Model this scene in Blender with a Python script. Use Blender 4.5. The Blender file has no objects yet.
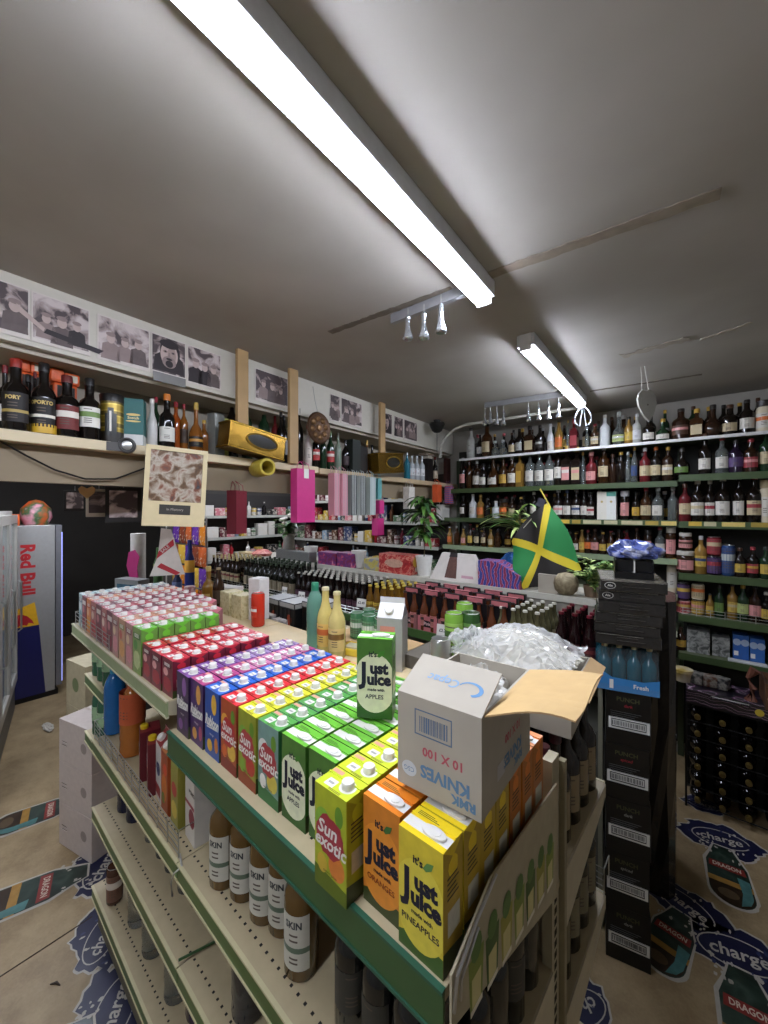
import bpy, bmesh, math, random
from mathutils import Vector, Matrix
random.seed(7)
S = bpy.context.scene
COL = S.collection
PI = math.pi
# ---------------------------------------------------------------- camera maths
TH = math.radians(39.5); FPX = 395.0; CAMH = 2.03; HY = 510.0
FW = Vector((-math.sin(TH), math.cos(TH), 0)); RT = Vector((math.cos(TH), math.sin(TH), 0))
def ray(px, py): return FW + RT*((px-384)/FPX) + Vector((0, 0, -(py-HY)/FPX))
def PZ(px, py, z):
    r = ray(px, py); t = (z-CAMH)/r.z; return Vector((r.x*t, r.y*t, z))
def PD(px, py, d):
    r = ray(px, py); return Vector((r.x*d, r.y*d, CAMH+r.z*d))
def PY(px, Y, z):           # point of the vertical plane y=Y seen in column px
    r = ray(px, HY); t = Y/r.y; return Vector((r.x*t, Y, z))
def PYY(px, py, Y):
    r = ray(px, py); t = Y/r.y; return Vector((r.x*t, Y, CAMH+r.z*t))
cam = bpy.data.cameras.new('camera'); camo = bpy.data.objects.new('camera', cam); COL.objects.link(camo)
cam.sensor_fit = 'HORIZONTAL'; cam.sensor_width = 36; cam.lens = 36*FPX/768
cam.shift_y = -2/768; cam.clip_start = .01
camo.location = (0, 0, CAMH); camo.rotation_euler = (PI/2, 0, TH)
S.camera = camo
# ---------------------------------------------------------------- materials
def lin(h):
    h = h.lstrip('#'); o = []
    for i in (0, 2, 4):
        c = int(h[i:i+2], 16)/255
        o.append(c/12.92 if c <= .04045 else ((c+.055)/1.055)**2.4)
    return (*o, 1)
MC = {}
def M(h, rough=.5, metal=0, var=.06, scale=30, bump=0, trans=0, emit=0, alpha=1, coat=0, ior=1.45):
    k = (h, rough, metal, var, scale, bump, trans, emit, alpha, coat)
    if k in MC: return MC[k]
    m = bpy.data.materials.new('surface_'+h.strip('#')); m.use_nodes = True
    nt = m.node_tree; b = nt.nodes['Principled BSDF']; c = lin(h)
    b.inputs['Roughness'].default_value = rough; b.inputs['Metallic'].default_value = metal
    b.inputs['IOR'].default_value = ior
    if trans: b.inputs['Transmission Weight'].default_value = trans
    if alpha < 1: b.inputs['Alpha'].default_value = alpha
    if coat: b.inputs['Coat Weight'].default_value = coat; b.inputs['Coat Roughness'].default_value = .05
    if emit:
        b.inputs['Emission Color'].default_value = c; b.inputs['Emission Strength'].default_value = emit
    b.inputs['Base Color'].default_value = c
    if var or bump:
        tc = nt.nodes.new('ShaderNodeTexCoord'); n = nt.nodes.new('ShaderNodeTexNoise')
        n.inputs['Scale'].default_value = scale; n.inputs['Detail'].default_value = 3
        nt.links.new(tc.outputs['Object'], n.inputs['Vector'])
        if var:
            mx = nt.nodes.new('ShaderNodeMix'); mx.data_type = 'RGBA'
            mx.inputs[6].default_value = tuple(max(0, x*(1-var*2)) for x in c[:3])+(1,)
            mx.inputs[7].default_value = tuple(min(1, x*(1+var*2)) for x in c[:3])+(1,)
            nt.links.new(n.outputs['Fac'], mx.inputs[0]); nt.links.new(mx.outputs[2], b.inputs['Base Color'])
        if bump:
            bp = nt.nodes.new('ShaderNodeBump'); bp.inputs['Strength'].default_value = bump; bp.inputs['Distance'].default_value = .01
            nt.links.new(n.outputs['Fac'], bp.inputs['Height']); nt.links.new(bp.outputs['Normal'], b.inputs['Normal'])
    MC[k] = m; return m
def MP(name, stops, scale=12, rough=.5, kind='noise', distort=0, stretch=(1, 1, 1), coat=0, metal=0, detail=3):
    """printed surface: a colour ramp over a procedural pattern"""
    if name in MC: return MC[name]
    m = bpy.data.materials.new(name); m.use_nodes = True; nt = m.node_tree; b = nt.nodes['Principled BSDF']
    b.inputs['Roughness'].default_value = rough; b.inputs['Metallic'].default_value = metal
    if coat: b.inputs['Coat Weight'].default_value = coat
    tc = nt.nodes.new('ShaderNodeTexCoord'); mp = nt.nodes.new('ShaderNodeMapping'); mp.inputs['Scale'].default_value = stretch
    nt.links.new(tc.outputs['Object'], mp.inputs['Vector'])
    if kind == 'noise':
        n = nt.nodes.new('ShaderNodeTexNoise'); n.inputs['Detail'].default_value = detail; n.inputs['Distortion'].default_value = distort; out = 'Fac'
    elif kind == 'voronoi':
        n = nt.nodes.new('ShaderNodeTexVoronoi'); out = 'Distance'
    else:
        n = nt.nodes.new('ShaderNodeTexWave'); n.inputs['Distortion'].default_value = distort; n.inputs['Detail'].default_value = detail; out = 'Fac'
        n.bands_direction = kind[-1].upper()
    n.inputs['Scale'].default_value = scale
    nt.links.new(mp.outputs['Vector'], n.inputs['Vector'])
    cr = nt.nodes.new('ShaderNodeValToRGB'); e = cr.color_ramp.elements
    cr.color_ramp.interpolation = 'LINEAR'
    while len(e) < len(stops): e.new(.5)
    for el, (p, h) in zip(e, stops): el.position = p; el.color = lin(h)
    nt.links.new(n.outputs[out], cr.inputs['Fac']); nt.links.new(cr.outputs['Color'], b.inputs['Base Color'])
    MC[name] = m; return m
# ---------------------------------------------------------------- mesh builder
class MB:
    def __init__(s): s.v = []; s.f = []; s.m = []; s.sm = []; s.mats = []
    def mi(s, m):
        if m not in s.mats: s.mats.append(m)
        return s.mats.index(m)
    def add(s, vs, fs, m, smooth=False, T=None):
        o = len(s.v); k = s.mi(m)
        s.v += [tuple(T @ Vector(v)) if T else tuple(v) for v in vs]
        for f in fs: s.f.append(tuple(o+i for i in f)); s.m.append(k); s.sm.append(smooth)
        return s
    def box(s, x0, x1, y0, y1, z0, z1, m, T=None):
        vs = [(x0,y0,z0),(x1,y0,z0),(x1,y1,z0),(x0,y1,z0),(x0,y0,z1),(x1,y0,z1),(x1,y1,z1),(x0,y1,z1)]
        return s.add(vs, [(0,3,2,1),(4,5,6,7),(0,1,5,4),(1,2,6,5),(2,3,7,6),(3,0,4,7)], m, False, T)
    def lathe(s, prof, m, seg=16, T=None, cap=True, ang=2*PI, a0=0):
        """prof: list of (r,z) or (r,z,mat) - mat applies to the band that starts there"""
        full = ang > 6.28; n = seg if full else seg+1; vs = []; cur = m
        for p in prof:
            for i in range(n):
                a = a0+ang*i/seg; vs.append((p[0]*math.cos(a), p[0]*math.sin(a), p[1]))
        for j in range(len(prof)-1):
            if len(prof[j]) > 2: cur = prof[j][2]
            fs = []
            for i in range(seg):
                i2 = (i+1) % n
                fs.append((j*n+i, j*n+i2, (j+1)*n+i2, (j+1)*n+i))
            o = len(s.v) if j == 0 else o
            if j == 0: s.v += [tuple(T @ Vector(v)) if T else v for v in vs]
            k = s.mi(cur)
            for f in fs: s.f.append(tuple(o+q for q in f)); s.m.append(k); s.sm.append(True)
        if cap and full:
            if prof[0][0] > 1e-4: s.f.append(tuple(o+i for i in reversed(range(n)))); s.m.append(s.mi(m)); s.sm.append(False)
            if prof[-1][0] > 1e-4: s.f.append(tuple(o+(len(prof)-1)*n+i for i in range(n))); s.m.append(s.mi(cur)); s.sm.append(False)
        return s
    def tube(s, pts, r, m, seg=8, closed=False):
        pts = [Vector(p) for p in pts]; n = len(pts); o = len(s.v); k = s.mi(m)
        for i, p in enumerate(pts):
            a = pts[i-1] if (i or closed) else p; b = pts[(i+1) % n] if (i < n-1 or closed) else p
            t = (b-a).normalized(); u = t.cross(Vector((0,0,1)))
            if u.length < .05: u = t.cross(Vector((1,0,0)))
            u.normalize(); w = t.cross(u); rr = r[i] if isinstance(r, (list, tuple)) else r
            for q in range(seg):
                an = 2*PI*q/seg; s.v.append(tuple(p+u*rr*math.cos(an)+w*rr*math.sin(an)))
        for i in range(n if closed else n-1):
            for q in range(seg):
                a, b = i*seg+q, i*seg+(q+1) % seg; j = ((i+1) % n)*seg
                s.f.append((o+a, o+j+q, o+j+(q+1) % seg, o+b)); s.m.append(k); s.sm.append(True)
        if not closed:
            s.f.append(tuple(o+q for q in range(seg))); s.m.append(k); s.sm.append(False)
            s.f.append(tuple(o+(n-1)*seg+q for q in reversed(range(seg)))); s.m.append(k); s.sm.append(False)
        return s
    def poly(s, pts, m, th=0, T=None):
        """flat polygon in local XY (list of (x,y)) at z=0, optional thickness"""
        n = len(pts)
        if not th: return s.add([(x, y, 0) for x, y in pts], [tuple(range(n))], m, False, T)
        vs = [(x, y, 0) for x, y in pts]+[(x, y, th) for x, y in pts]
        fs = [tuple(reversed(range(n))), tuple(range(n, 2*n))]+[(i, (i+1) % n, n+(i+1) % n, n+i) for i in range(n)]
        return s.add(vs, fs, m, False, T)
    def text(s, body, size, m, T=None, bold=0, shear=0, align='CENTER', res=2, font_y=1, lines=1):
        vs, fs = text_geo(body, size, bold, shear, align, res, font_y, lines); return s.add(vs, fs, m, False, T)
    def mesh(s, name, bevel=0, sharp=40):
        me = bpy.data.meshes.new(name); me.from_pydata(s.v, [], s.f)
        for m in s.mats: me.materials.append(m)
        me.polygons.foreach_set('material_index', s.m); me.polygons.foreach_set('use_smooth', s.sm)
        if bevel:
            bm = bmesh.new(); bm.from_mesh(me)
            es = [e for e in bm.edges if len(e.link_faces) == 2 and e.calc_face_angle(0) > .6]
            bmesh.ops.bevel(bm, geom=es, offset=bevel, segments=2, affect='EDGES', profile=.6)
            bm.to_mesh(me); bm.free()
        me.update()
        if any(s.sm): me.set_sharp_from_angle(angle=math.radians(sharp))
        return me
    def build(s, name, parent=None, loc=(0,0,0), rz=0, bevel=0):
        o = bpy.data.objects.new(name, s.mesh(name, bevel)); COL.objects.link(o)
        o.location = loc; o.rotation_euler = (0, 0, rz)
        if parent: o.parent = parent
        return o
TXT = {}
def text_geo(body, size, bold, shear, align, res, fy, lines=1):
    k = (body, size, bold, shear, align, res, fy, lines)
    if k in TXT: return TXT[k]
    cu = bpy.data.curves.new('lettering', 'FONT'); cu.body = body; cu.size = size; cu.offset = bold; cu.shear = shear
    cu.align_x = align; cu.align_y = 'CENTER'; cu.resolution_u = res; cu.space_line = .8*lines
    ob = bpy.data.objects.new('lettering', cu); COL.objects.link(ob)
    dg = bpy.context.evaluated_depsgraph_get(); me = bpy.data.meshes.new_from_object(ob.evaluated_get(dg))
    vs = [(v.co.x, v.co.y*fy, 0) for v in me.vertices]; fs = [tuple(p.vertices) for p in me.polygons]
    bpy.data.objects.remove(ob); bpy.data.curves.remove(cu); bpy.data.meshes.remove(me)
    TXT[k] = (vs, fs); return TXT[k]
def T_(x=0, y=0, z=0, rx=0, ry=0, rz=0, s=1):
    return Matrix.Translation((x, y, z)) @ Matrix.Rotation(rz, 4, 'Z') @ Matrix.Rotation(ry, 4, 'Y') @ Matrix.Rotation(rx, 4, 'X') @ Matrix.Scale(s, 4)
def front(x, y, z, spin=0, s=1):      # local XY plane stood up facing -Y
    return Matrix.Translation((x, y, z)) @ Matrix.Rotation(PI/2, 4, 'X') @ Matrix.Rotation(spin, 4, 'Z') @ Matrix.Scale(s, 4)
def side(x, y, z, spin=0, s=1):       # facing +X
    return Matrix.Translation((x, y, z)) @ Matrix.Rotation(PI/2, 4, 'Z') @ Matrix.Rotation(PI/2, 4, 'X') @ Matrix.Rotation(spin, 4, 'Z') @ Matrix.Scale(s, 4)
def sideL(x, y, z, spin=0, s=1):      # facing -X
    return Matrix.Translation((x, y, z)) @ Matrix.Rotation(-PI/2, 4, 'Z') @ Matrix.Rotation(PI/2, 4, 'X') @ Matrix.Rotation(spin, 4, 'Z') @ Matrix.Scale(s, 4)
def tag(o, label, cat, group=None, kind=None):
    o['label'] = label; o['category'] = cat
    if group: o['group'] = group
    if kind: o['kind'] = kind
    return o
def struct(o): o['kind'] = 'structure'; return o
def empty(name, loc=(0,0,0), rz=0):
    o = bpy.data.objects.new(name, None); COL.objects.link(o); o.location = loc; o.rotation_euler = (0, 0, rz)
    o.empty_display_size = .05; return o
def inst(t, loc, rz, label, cat, group=None, sc=1, rx=0, ry=0):
    """t = (name, body mesh, [(part name, mesh), ...]) : one object with copies of its parts"""
    o = bpy.data.objects.new(t[0], t[1]); COL.objects.link(o)
    o.location = loc; o.rotation_euler = (rx, ry, rz)
    o.scale = sc if isinstance(sc, tuple) else (sc, sc, sc)
    tag(o, label, cat, group)
    for n, me in t[2]:
        c = bpy.data.objects.new(n, me); COL.objects.link(c); c.parent = o
    return o
ORD = 'first second third fourth fifth sixth seventh eighth ninth tenth eleventh twelfth thirteenth fourteenth fifteenth sixteenth seventeenth eighteenth nineteenth'.split()
def nth(i):
    if i < 19: return ORD[i]
    t, u = divmod(i+1, 10); tens = {2:'twent', 3:'thirt', 4:'fort', 5:'fift', 6:'sixt'}[t]
    return tens+'ieth' if u == 0 else tens+'y-'+ORD[u-1]
# ---------------------------------------------------------------- common surfaces
WHITE = M('#e8e6e0', .45); CREAM = M('#cfc6ac', .55, var=.04); GREEN = M('#3d5a2c', .45, var=.08, scale=12)
GREENT = M('#1f6b4a', .4); PALEGREEN = M('#8f9c72', .45); BLACK = M('#0b0b0c', .4, var=0); DKGREY = M('#26262a', .5)
STEEL = M('#b8b8b4', .3, .9, var=.03); GOLD = M('#b8923a', .3, .8); WOOD = M('#a98a5e', .55, var=.12, scale=9); PALEWOOD = M('#cbb892', .55, var=.08, scale=7)
CARD = M('#b49468', .8, var=.05); WCARD = M('#a8a091', .75, var=.07, scale=11, bump=.15)
# ================================================================ ROOM SHELL
CEIL = 2.94; BACK = 4.12
def ceiling_mat():
    m = bpy.data.materials.new('painted_ceiling'); m.use_nodes = True; nt = m.node_tree; b = nt.nodes['Principled BSDF']
    b.inputs['Roughness'].default_value = .75
    tc = nt.nodes.new('ShaderNodeTexCoord'); n = nt.nodes.new('ShaderNodeTexNoise'); n.inputs['Scale'].default_value = 1.6; n.inputs['Detail'].default_value = 5
    cr = nt.nodes.new('ShaderNodeValToRGB'); e = cr.color_ramp.elements
    e[0].position = .3; e[0].color = lin('#9a948b'); e[1].position = .7; e[1].color = lin('#aca79f')
    nt.links.new(tc.outputs['Object'], n.inputs['Vector']); nt.links.new(n.outputs['Fac'], cr.inputs['Fac']); nt.links.new(cr.outputs['Color'], b.inputs['Base Color'])
    return m
def floor_mat():
    m = bpy.data.materials.new('worn_lino_floor'); m.use_nodes = True; nt = m.node_tree; b = nt.nodes['Principled BSDF']
    b.inputs['Roughness'].default_value = .55
    tc = nt.nodes.new('ShaderNodeTexCoord'); n = nt.nodes.new('ShaderNodeTexNoise'); n.inputs['Scale'].default_value = 5; n.inputs['Detail'].default_value = 8; n.inputs['Roughness'].default_value = .65
    cr = nt.nodes.new('ShaderNodeValToRGB'); e = cr.color_ramp.elements
    e[0].position = .3; e[0].color = lin('#86704f'); e[1].position = .72; e[1].color = lin('#b29c76')
    n2 = nt.nodes.new('ShaderNodeTexNoise'); n2.inputs['Scale'].default_value = 90
    mx = nt.nodes.new('ShaderNodeMix'); mx.data_type = 'RGBA'; mx.blend_type = 'MULTIPLY'; mx.inputs[0].default_value = .25
    nt.links.new(tc.outputs['Object'], n.inputs['Vector']); nt.links.new(tc.outputs['Object'], n2.inputs['Vector'])
    nt.links.new(n.outputs['Fac'], cr.inputs['Fac']); nt.links.new(cr.outputs['Color'], mx.inputs[6]); nt.links.new(n2.outputs['Fac'], mx.inputs[7])
    nt.links.new(mx.outputs[2], b.inputs['Base Color']); return m
PLASTER = M('#a19c92', .8, var=.05, scale=3, bump=.1); DARKW = M('#3c3833', .8, var=.1, scale=3)
X0, X1, Y0, Y1 = -8.0, 1.5, -1.9, BACK
struct(MB().box(X0, X1, Y0, Y1, -.05, 0, floor_mat()).build('floor'))
struct(MB().box(X0, X1, Y0, Y1, CEIL, CEIL+.05, ceiling_mat()).build('ceiling'))
struct(MB().box(X0, X1, BACK, BACK+.08, 0, CEIL, PLASTER).build('wall_back'))
struct(MB().box(X1, X1+.08, Y0, Y1, 0, CEIL, PLASTER).build('wall_right'))
struct(MB().box(X0, X1, Y0-.08, Y0, 0, CEIL, PLASTER).build('wall_front'))
struct(MB().box(X0-.08, X0, Y0, Y1, 0, CEIL, DARKW).build('wall_left'))
# side room partition behind the counter
struct(MB().box(-5.35, -5.28, 2.05, BACK, 0, CEIL, DARKW).build('wall_partition'))
# plaster scars left by removed battens, in the ceiling
SCAR = M('#8a7f70', .9, var=.15, scale=25); SCARD = M('#6d655a', .9, var=.2, scale=20)
def strip(name, a, b, w, m, z=CEIL-.004, jag=.004, seg=30):
    mb = MB(); d = (b-a); L = d.length; d.normalize(); n = Vector((-d.y, d.x, 0)); vs = []
    for i in range(seg+1):
        p = a+d*(L*i/seg); e1 = w/2+random.uniform(-jag, jag); e2 = w/2+random.uniform(-jag, jag)
        for q, zz in ((e1, z), (-e2, z), (e1, z+.003), (-e2, z+.003)): vs.append((p.x+n.x*q, p.y+n.y*q, zz))
    fs = []
    for i in range(seg):
        k = i*4; fs += [(k, k+4, k+5, k+1), (k+2, k+3, k+7, k+6), (k, k+2, k+6, k+4), (k+1, k+5, k+7, k+3)]
    return struct(mb.add(vs, fs, m).build(name))
strip('trim_1', PZ(483, 277, CEIL), PZ(721, 192, CEIL), .05, SCAR)
strip('trim_2', PZ(330, 332, CEIL), PZ(452, 288, CEIL), .035, SCARD)
strip('trim_3', PZ(590, 391, CEIL), PZ(702, 374, CEIL), .025, SCARD)
strip('trim_4', PZ(622, 356, CEIL), PZ(690, 338, CEIL), .05, M('#a59c8e', .9, var=.1), jag=.02, seg=14)
strip('trim_5', PZ(700, 340, CEIL), PZ(752, 322, CEIL), .02, M('#a59c8e', .9, var=.1), jag=.01, seg=14)
# ---------------------------------------------------------------- tube lights: two in view, four more added for brightness
def tube_light(x, y0, y1, label, x2=None, power=1):
    root = empty('batten_light', (x, (y0+y1)/2, CEIL)); L = (y1-y0)/2
    if x2 is not None: root.rotation_euler[2] = -math.atan2(x2-x, y1-y0); root.location.x = (x+x2)/2
    mb = MB().box(-.045, .045, -L, L, -.062, 0, M('#dfe3e8', .4)); mb.build('housing', root, bevel=.004)
    pr = [(.030, -.060), (.029, -.074), (.025, -.081), (.012, -.084), (-.012, -.084), (-.025, -.081), (-.029, -.074), (-.030, -.060)]
    vs = [(a, -L+.012, z) for a, z in pr]+[(a, L-.012, z) for a, z in pr]; n = len(pr)
    fs = [(i, i+n, (i+1) % n+n, (i+1) % n) for i in range(n)]+[tuple(range(n)), tuple(reversed(range(n, 2*n)))]
    MB().add(vs, fs, M('#e6edff', .4, var=0, emit=TUBE*power), False).build('diffuser', root)
    for sy in (-1, 1):
        MB().box(-.031, .031, sy*L-.006, sy*L+.006, -.086, 0, M('#e4e6ea', .4)).build('end_cap', root, bevel=.004)
    return tag(root, label, 'ceiling light')
TUBE = 104
tube_light(-.635, -.02, 1.49, 'long white batten light on the ceiling nearest the camera, lit', x2=-.703)
tube_light(-.735, 2.04, 3.46, 'shorter looking lit batten light on the ceiling towards the bottle wall', x2=-.80)
tube_light(-4.3, -.1, 1.4, 'added unseen lit batten light over the counter side of the shop behind the header', x2=-4.3, power=1.7)  # added out of view, brightens the fridge and the floor beside it
tube_light(-4.0, 2.3, 3.75, 'added unseen lit batten light over the wine bottle end of the shop behind the header')  # added, hidden by the header, to lift the rear shelves
tube_light(-2.35, -1.7, -.25, 'added unseen lit batten light over the aisle behind the camera on the cooler side', power=1.5)  # added out of frame to light the carton fronts
tube_light(-.66, -1.75, -.25, 'added unseen lit batten light continuing the row behind the camera')  # added out of frame, extra light from behind the camera
# ---------------------------------------------------------------- left header with bottle shelf
LO = Vector((-2.0, .2215, 0)); LDIR = Vector((-.0655, .998, 0)).normalized(); LN = Vector((-LDIR.y, LDIR.x, 0))   # LN points away from the aisle
LRZ = math.atan2(LDIR.y, LDIR.x)
def Lp(s, off, z): p = LO+LDIR*s+LN*off; return Vector((p.x, p.y, z))
def Lpx(px, off, z):
    r = ray(px, HY); a = LO+LN*off; det = r.x*(-LDIR.y)+LDIR.x*r.y
    t = (a.x*(-LDIR.y)+LDIR.x*a.y)/det; return Vector((r.x*t, r.y*t, z))
def Ls(px, off):
    return (Lpx(px, off, 0)-LO-LN*off).dot(LDIR)
def lbox(name, s0, s1, o0, o1, z0, z1, m, bevel=0):
    return MB().box(s0, s1, o0, o1, z0, z1, m).build(name, None, LO, LRZ, bevel)
SEND = 3.88
FASC = M('#c9c4b6', .6, var=.03)
struct(lbox('trim_6', -2.1, SEND, .07, .11, 2.68, CEIL, FASC))              # white photo board under the ceiling
struct(lbox('wall_header', -2.1, SEND, .36, .42, 2.16, CEIL, M('#a39a8a', .8, var=.06, scale=4)))
struct(lbox('trim_8', -2.1, SEND, .111, .359, 2.66, 2.68, M('#b5ab9a', .8, var=.05, scale=4)))
struct(lbox('trim_7', -2.1, SEND, .06, .10, 2.14, 2.285, M('#84765f', .7, var=.1, scale=5)))   # board under the shelf
sh = lbox('bottle_shelf', -2.0, 1.62, 0, .35, 2.287, 2.330, M('#cdbd9b', .5, var=.06, scale=6), .004)
tag(sh, 'long pale wooden shelf under the photographs, nearer stretch with port bottles', 'shelf')
sh = lbox('bottle_shelf', 1.63, SEND-.02, 0.0, .35, 2.283, 2.325, M('#b9a482', .5, var=.08, scale=6), .004)
tag(sh, 'narrower wooden shelf continuing beyond the second wooden post to the corner', 'shelf')
for px, zb, lab in ((242, 2.45, 'wooden upright post above the gold lantern, nearest the cream framed picture'), (293, 2.33, 'tall wooden upright post beside the round bronze plaque'), (382, 2.40, 'short wooden upright post beyond the plaque, next to portrait photographs')):
    p = Lpx(px, -.012, 0)
    mb = MB().box(-.035, .035, -.012, .012, zb, CEIL-.002, WOOD)
    tag(mb.build('wooden_post', None, (p.x, p.y, 0), LRZ, .002), lab, 'post')
# ================================================================ FRONT GONDOLA
GO = Vector((-.308, .518, 0)); GRZ = math.radians(-1.8)
GU = Vector((math.cos(GRZ), math.sin(GRZ), 0)); GV = Vector((-GU.y, GU.x, 0))
def G(u, v, z): p = GO+GU*u+GV*v; return Vector((p.x, p.y, z))
def Guv(p): d = Vector((p.x, p.y, 0))-GO; return d.dot(GU), d.dot(GV)
gon = empty('gondola_shelving', GO, GRZ)
tag(gon, 'green and cream double sided gondola shelving unit full of juice cartons', 'shelving unit')
DECK = M('#b3a483', .5, var=.05); HOLE = M('#1c1a17', .9, var=0); LIPG = M('#46602f', .4, var=.08, scale=14); LIPC = M('#c3bb93', .45)
def shelf(u0, u1, v0, v1, z, lip=.05, green=LIPG, edge=LIPC, holes=True, parent=None, root=gon, back=False):
    mb = MB().box(u0, u1, v0, v1, z-.018, z, DECK)
    if holes:
        n = int((u1-u0)/.026)
        for i in range(n):
            for vv, w in ((v0+.042, .0035), (v0+.19, .003)):
                u = u0+.013+.026*i; mb.box(u-w, u+w, vv-w, vv+w, z, z+.0004, HOLE)
    s = mb.build('shelf', root)
    sgn = -1; f = v0
    if back: f = v1; sgn = 1
    r = MB()
    y0, y1 = sorted((f, f+sgn*.005)); r.box(u0, u1, y0, y1, z-lip, z, green)
    for zz in (z-.004, z-lip-.006):
        y0, y1 = sorted((f+sgn*-.002, f+sgn*.008)); r.box(u0, u1, y0, y1, zz, zz+.006, edge)
    r.build('price_rail', s)
    return s
ZT, ZL, ZM, ZW, ZB, ZBK = 1.306, 1.40, .92, .59, .21, 1.10
DKG = M('#33512c', .4, var=.08, scale=14)
shelf(-1.06, 0, 0, .49, ZT, .07, DKG, M('#27543f', .4), holes=True)
shelf(-2.42, -1.066, 0, .49, ZL, .05, PALEGREEN, M('#bcb699', .4))
for u0, u1 in ((-2.0, -.985), (-.98, 0)):
    shelf(u0, u1, 0, .49, ZM); shelf(u0, u1, 0, .49, ZW); shelf(u0, u1, 0, .49, ZB)
shelf(-2.38, -2.02, .05, .49, 1.12, holes=False); shelf(-2.38, -2.02, .05, .49, .80, holes=False)
shelf(-.98, 0, .51, 1.0, ZBK, holes=False, back=True); shelf(-2.4, -.98, .51, 1.0, 1.385, holes=False, back=True)
shelf(-.98, 0, .51, 1.0, .72, holes=False, back=True); shelf(-2.0, 0, .51, 1.0, ZB, holes=False, back=True)
shelf(-2.0, -.98, .51, 1.0, .78, holes=False, back=True)
# posts, perforated
for u in (-.012, -.98, -2.0, -2.388):
    mb = MB().box(u-.012, u+.012, .475, .525, .0 if u > -2.1 else .6, 1.42, M('#a39a80', .45, .2))
    if u > -.1:
        for i in range(46):
            z = .12+i*.027; mb.box(u+.012, u+.0125, .492, .508, z, z+.016, HOLE)
            mb.box(u-.0, u+.0, .475, .475, z, z, HOLE)
    mb.build('upright', gon)
mb = MB().box(-.004, .012, .53, .548, 0, 1.40, M('#8d8468', .45, .2)); mb.build('upright', gon)
MB().box(-2.0, -.02, .494, .506, .05, 1.395, M('#a59c86', .6)).build('back_panel', gon)
MB().box(-2.0, 0, .02, .98, 0, ZB-.02, M('#6d6753', .6)).build('plinth', gon)
# tapering end brackets
def bracket(u, z, v0, v1, drop, m=M('#b3a98f', .45)):
    s = 1 if v1 > v0 else -1
    vs = [(u, v0, z-.045), (u, v0, z-.002), (u, v1, z-.002), (u, v1, z-drop)]; t = .004
    vs += [(a+t, b, c) for a, b, c in vs]
    MB().add(vs, [(0,1,2,3), (7,6,5,4), (0,4,5,1), (1,5,6,2), (2,6,7,3), (3,7,4,0)], m).build('bracket', gon)
for z in (ZM, ZW, ZB): bracket(.0, z, .0, .475, .13); 
for z in (ZM, ZW): bracket(-.984, z, .0, .475, .13)
bracket(-1.068, ZL, 0, .475, .2)
bracket(-2.004, ZM, .0, .475, .13); bracket(-2.004, ZW, 0, .475, .13); bracket(-2.424, ZL, 0, .475, .14)
for z in (ZBK, .72): bracket(.0, z, 1.0, .55, .16)
# printed card on the end of the top shelf
CARDP = M('#a89d82', .7, var=.08)
prof = [(.0, ZT-.05), (.0, ZT+.03), (.07, ZT+.06), (.13, ZT+.085), (.475, ZT+.07), (.475, ZT-.20)]
vs = [(.008, a, b) for a, b in prof]+[(.012, a, b) for a, b in prof]; n = len(prof)
mb = MB().add(vs, [tuple(reversed(range(n))), tuple(range(n, 2*n))]+[(i, (i+1) % n, n+(i+1) % n, n+i) for i in range(n)], CARDP)
for k in range(7):
    vv = .075+k*.058; zc = ZT-.03-k*.009; w = .026; h = .095
    T = side(.0125, vv, zc)
    mb.poly([(-w*.75, -h*.6), (w*.75, -h*.6), (w, h*.35), (-w, h*.35)], M(('#7d8a3a', '#49602c', '#99913f')[k % 3], .6), 0, T)
    mb.poly([(-w*.55, -h*.5), (w*.55, -h*.5), (w*.6, h*.0), (-w*.6, h*.0)], M('#c9bf84', .6), 0, T @ T_(z=.0003))
    mb.poly([(w*.9*math.cos(a)*.8, h*.45+w*.9*math.sin(a)) for a in [i*PI/5 for i in range(10)]], M('#58753a', .6), 0, T @ T_(z=.0003))
    mb.poly([(-w*.75, -h*.6), (w*.75, -h*.6), (w*.75, -h*.5), (-w*.75, -h*.5)], M('#ddd7c4', .6), 0, T @ T_(z=.0006))
mb.build('end_card', gon)
# chrome wire clips and wire risers
mb = MB(); 
mb.tube([(.016, .0, ZT-.02), (.018, .005, ZT+.03), (.016, .07, ZT+.062), (.016, .14, ZT+.088)], .0028, STEEL)
mb.tube([(.02, .012, ZT-.01), (.02, .015, ZT+.02), (.02, .068, ZT+.055)], .0022, STEEL)
mb.build('wire_clip', gon)
def wire_fence(u0, u1, v, z, h, name='wire_riser', rows=5):
    mb = MB()
    for k in range(rows): zz = z+h*k/(rows-1); mb.tube([(u0, v, zz), (u1, v, zz)], .0016, STEEL, 5)
    n = max(2, int((u1-u0)/.09))
    for i in range(n+1): u = u0+(u1-u0)*i/n; mb.tube([(u, v, z-.02), (u, v, z+h)], .002, STEEL, 5)
    for u in (u0, u1): mb.tube([(u, v, z+h), (u, v+.07, z+h), (u, v+.07, z)], .002, STEEL, 5)
    mb.build(name, gon)
wire_fence(-2.0, -1.0, .006, ZM+.012, .075)
wire_fence(-2.38, -1.75, .004, ZL+.012, .06, rows=4)
wire_fence(-.98, 0, .994, .73, .08)
MB().tube([(-1.0, .01, ZM+.01), (-.96, .0, ZM+.0), (-.965, -.022, ZM-.01), (-.985, -.022, ZM-.05), (-.98, -.02, ZM-.09)], .003, STEEL).build('wire_clip', gon)
MB().tube([(-.985, .0, ZW+.02), (-.96, .1, ZW+.012), (-.93, .24, ZW+.01)], .004, DKG).build('wire_clip', gon)
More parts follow.
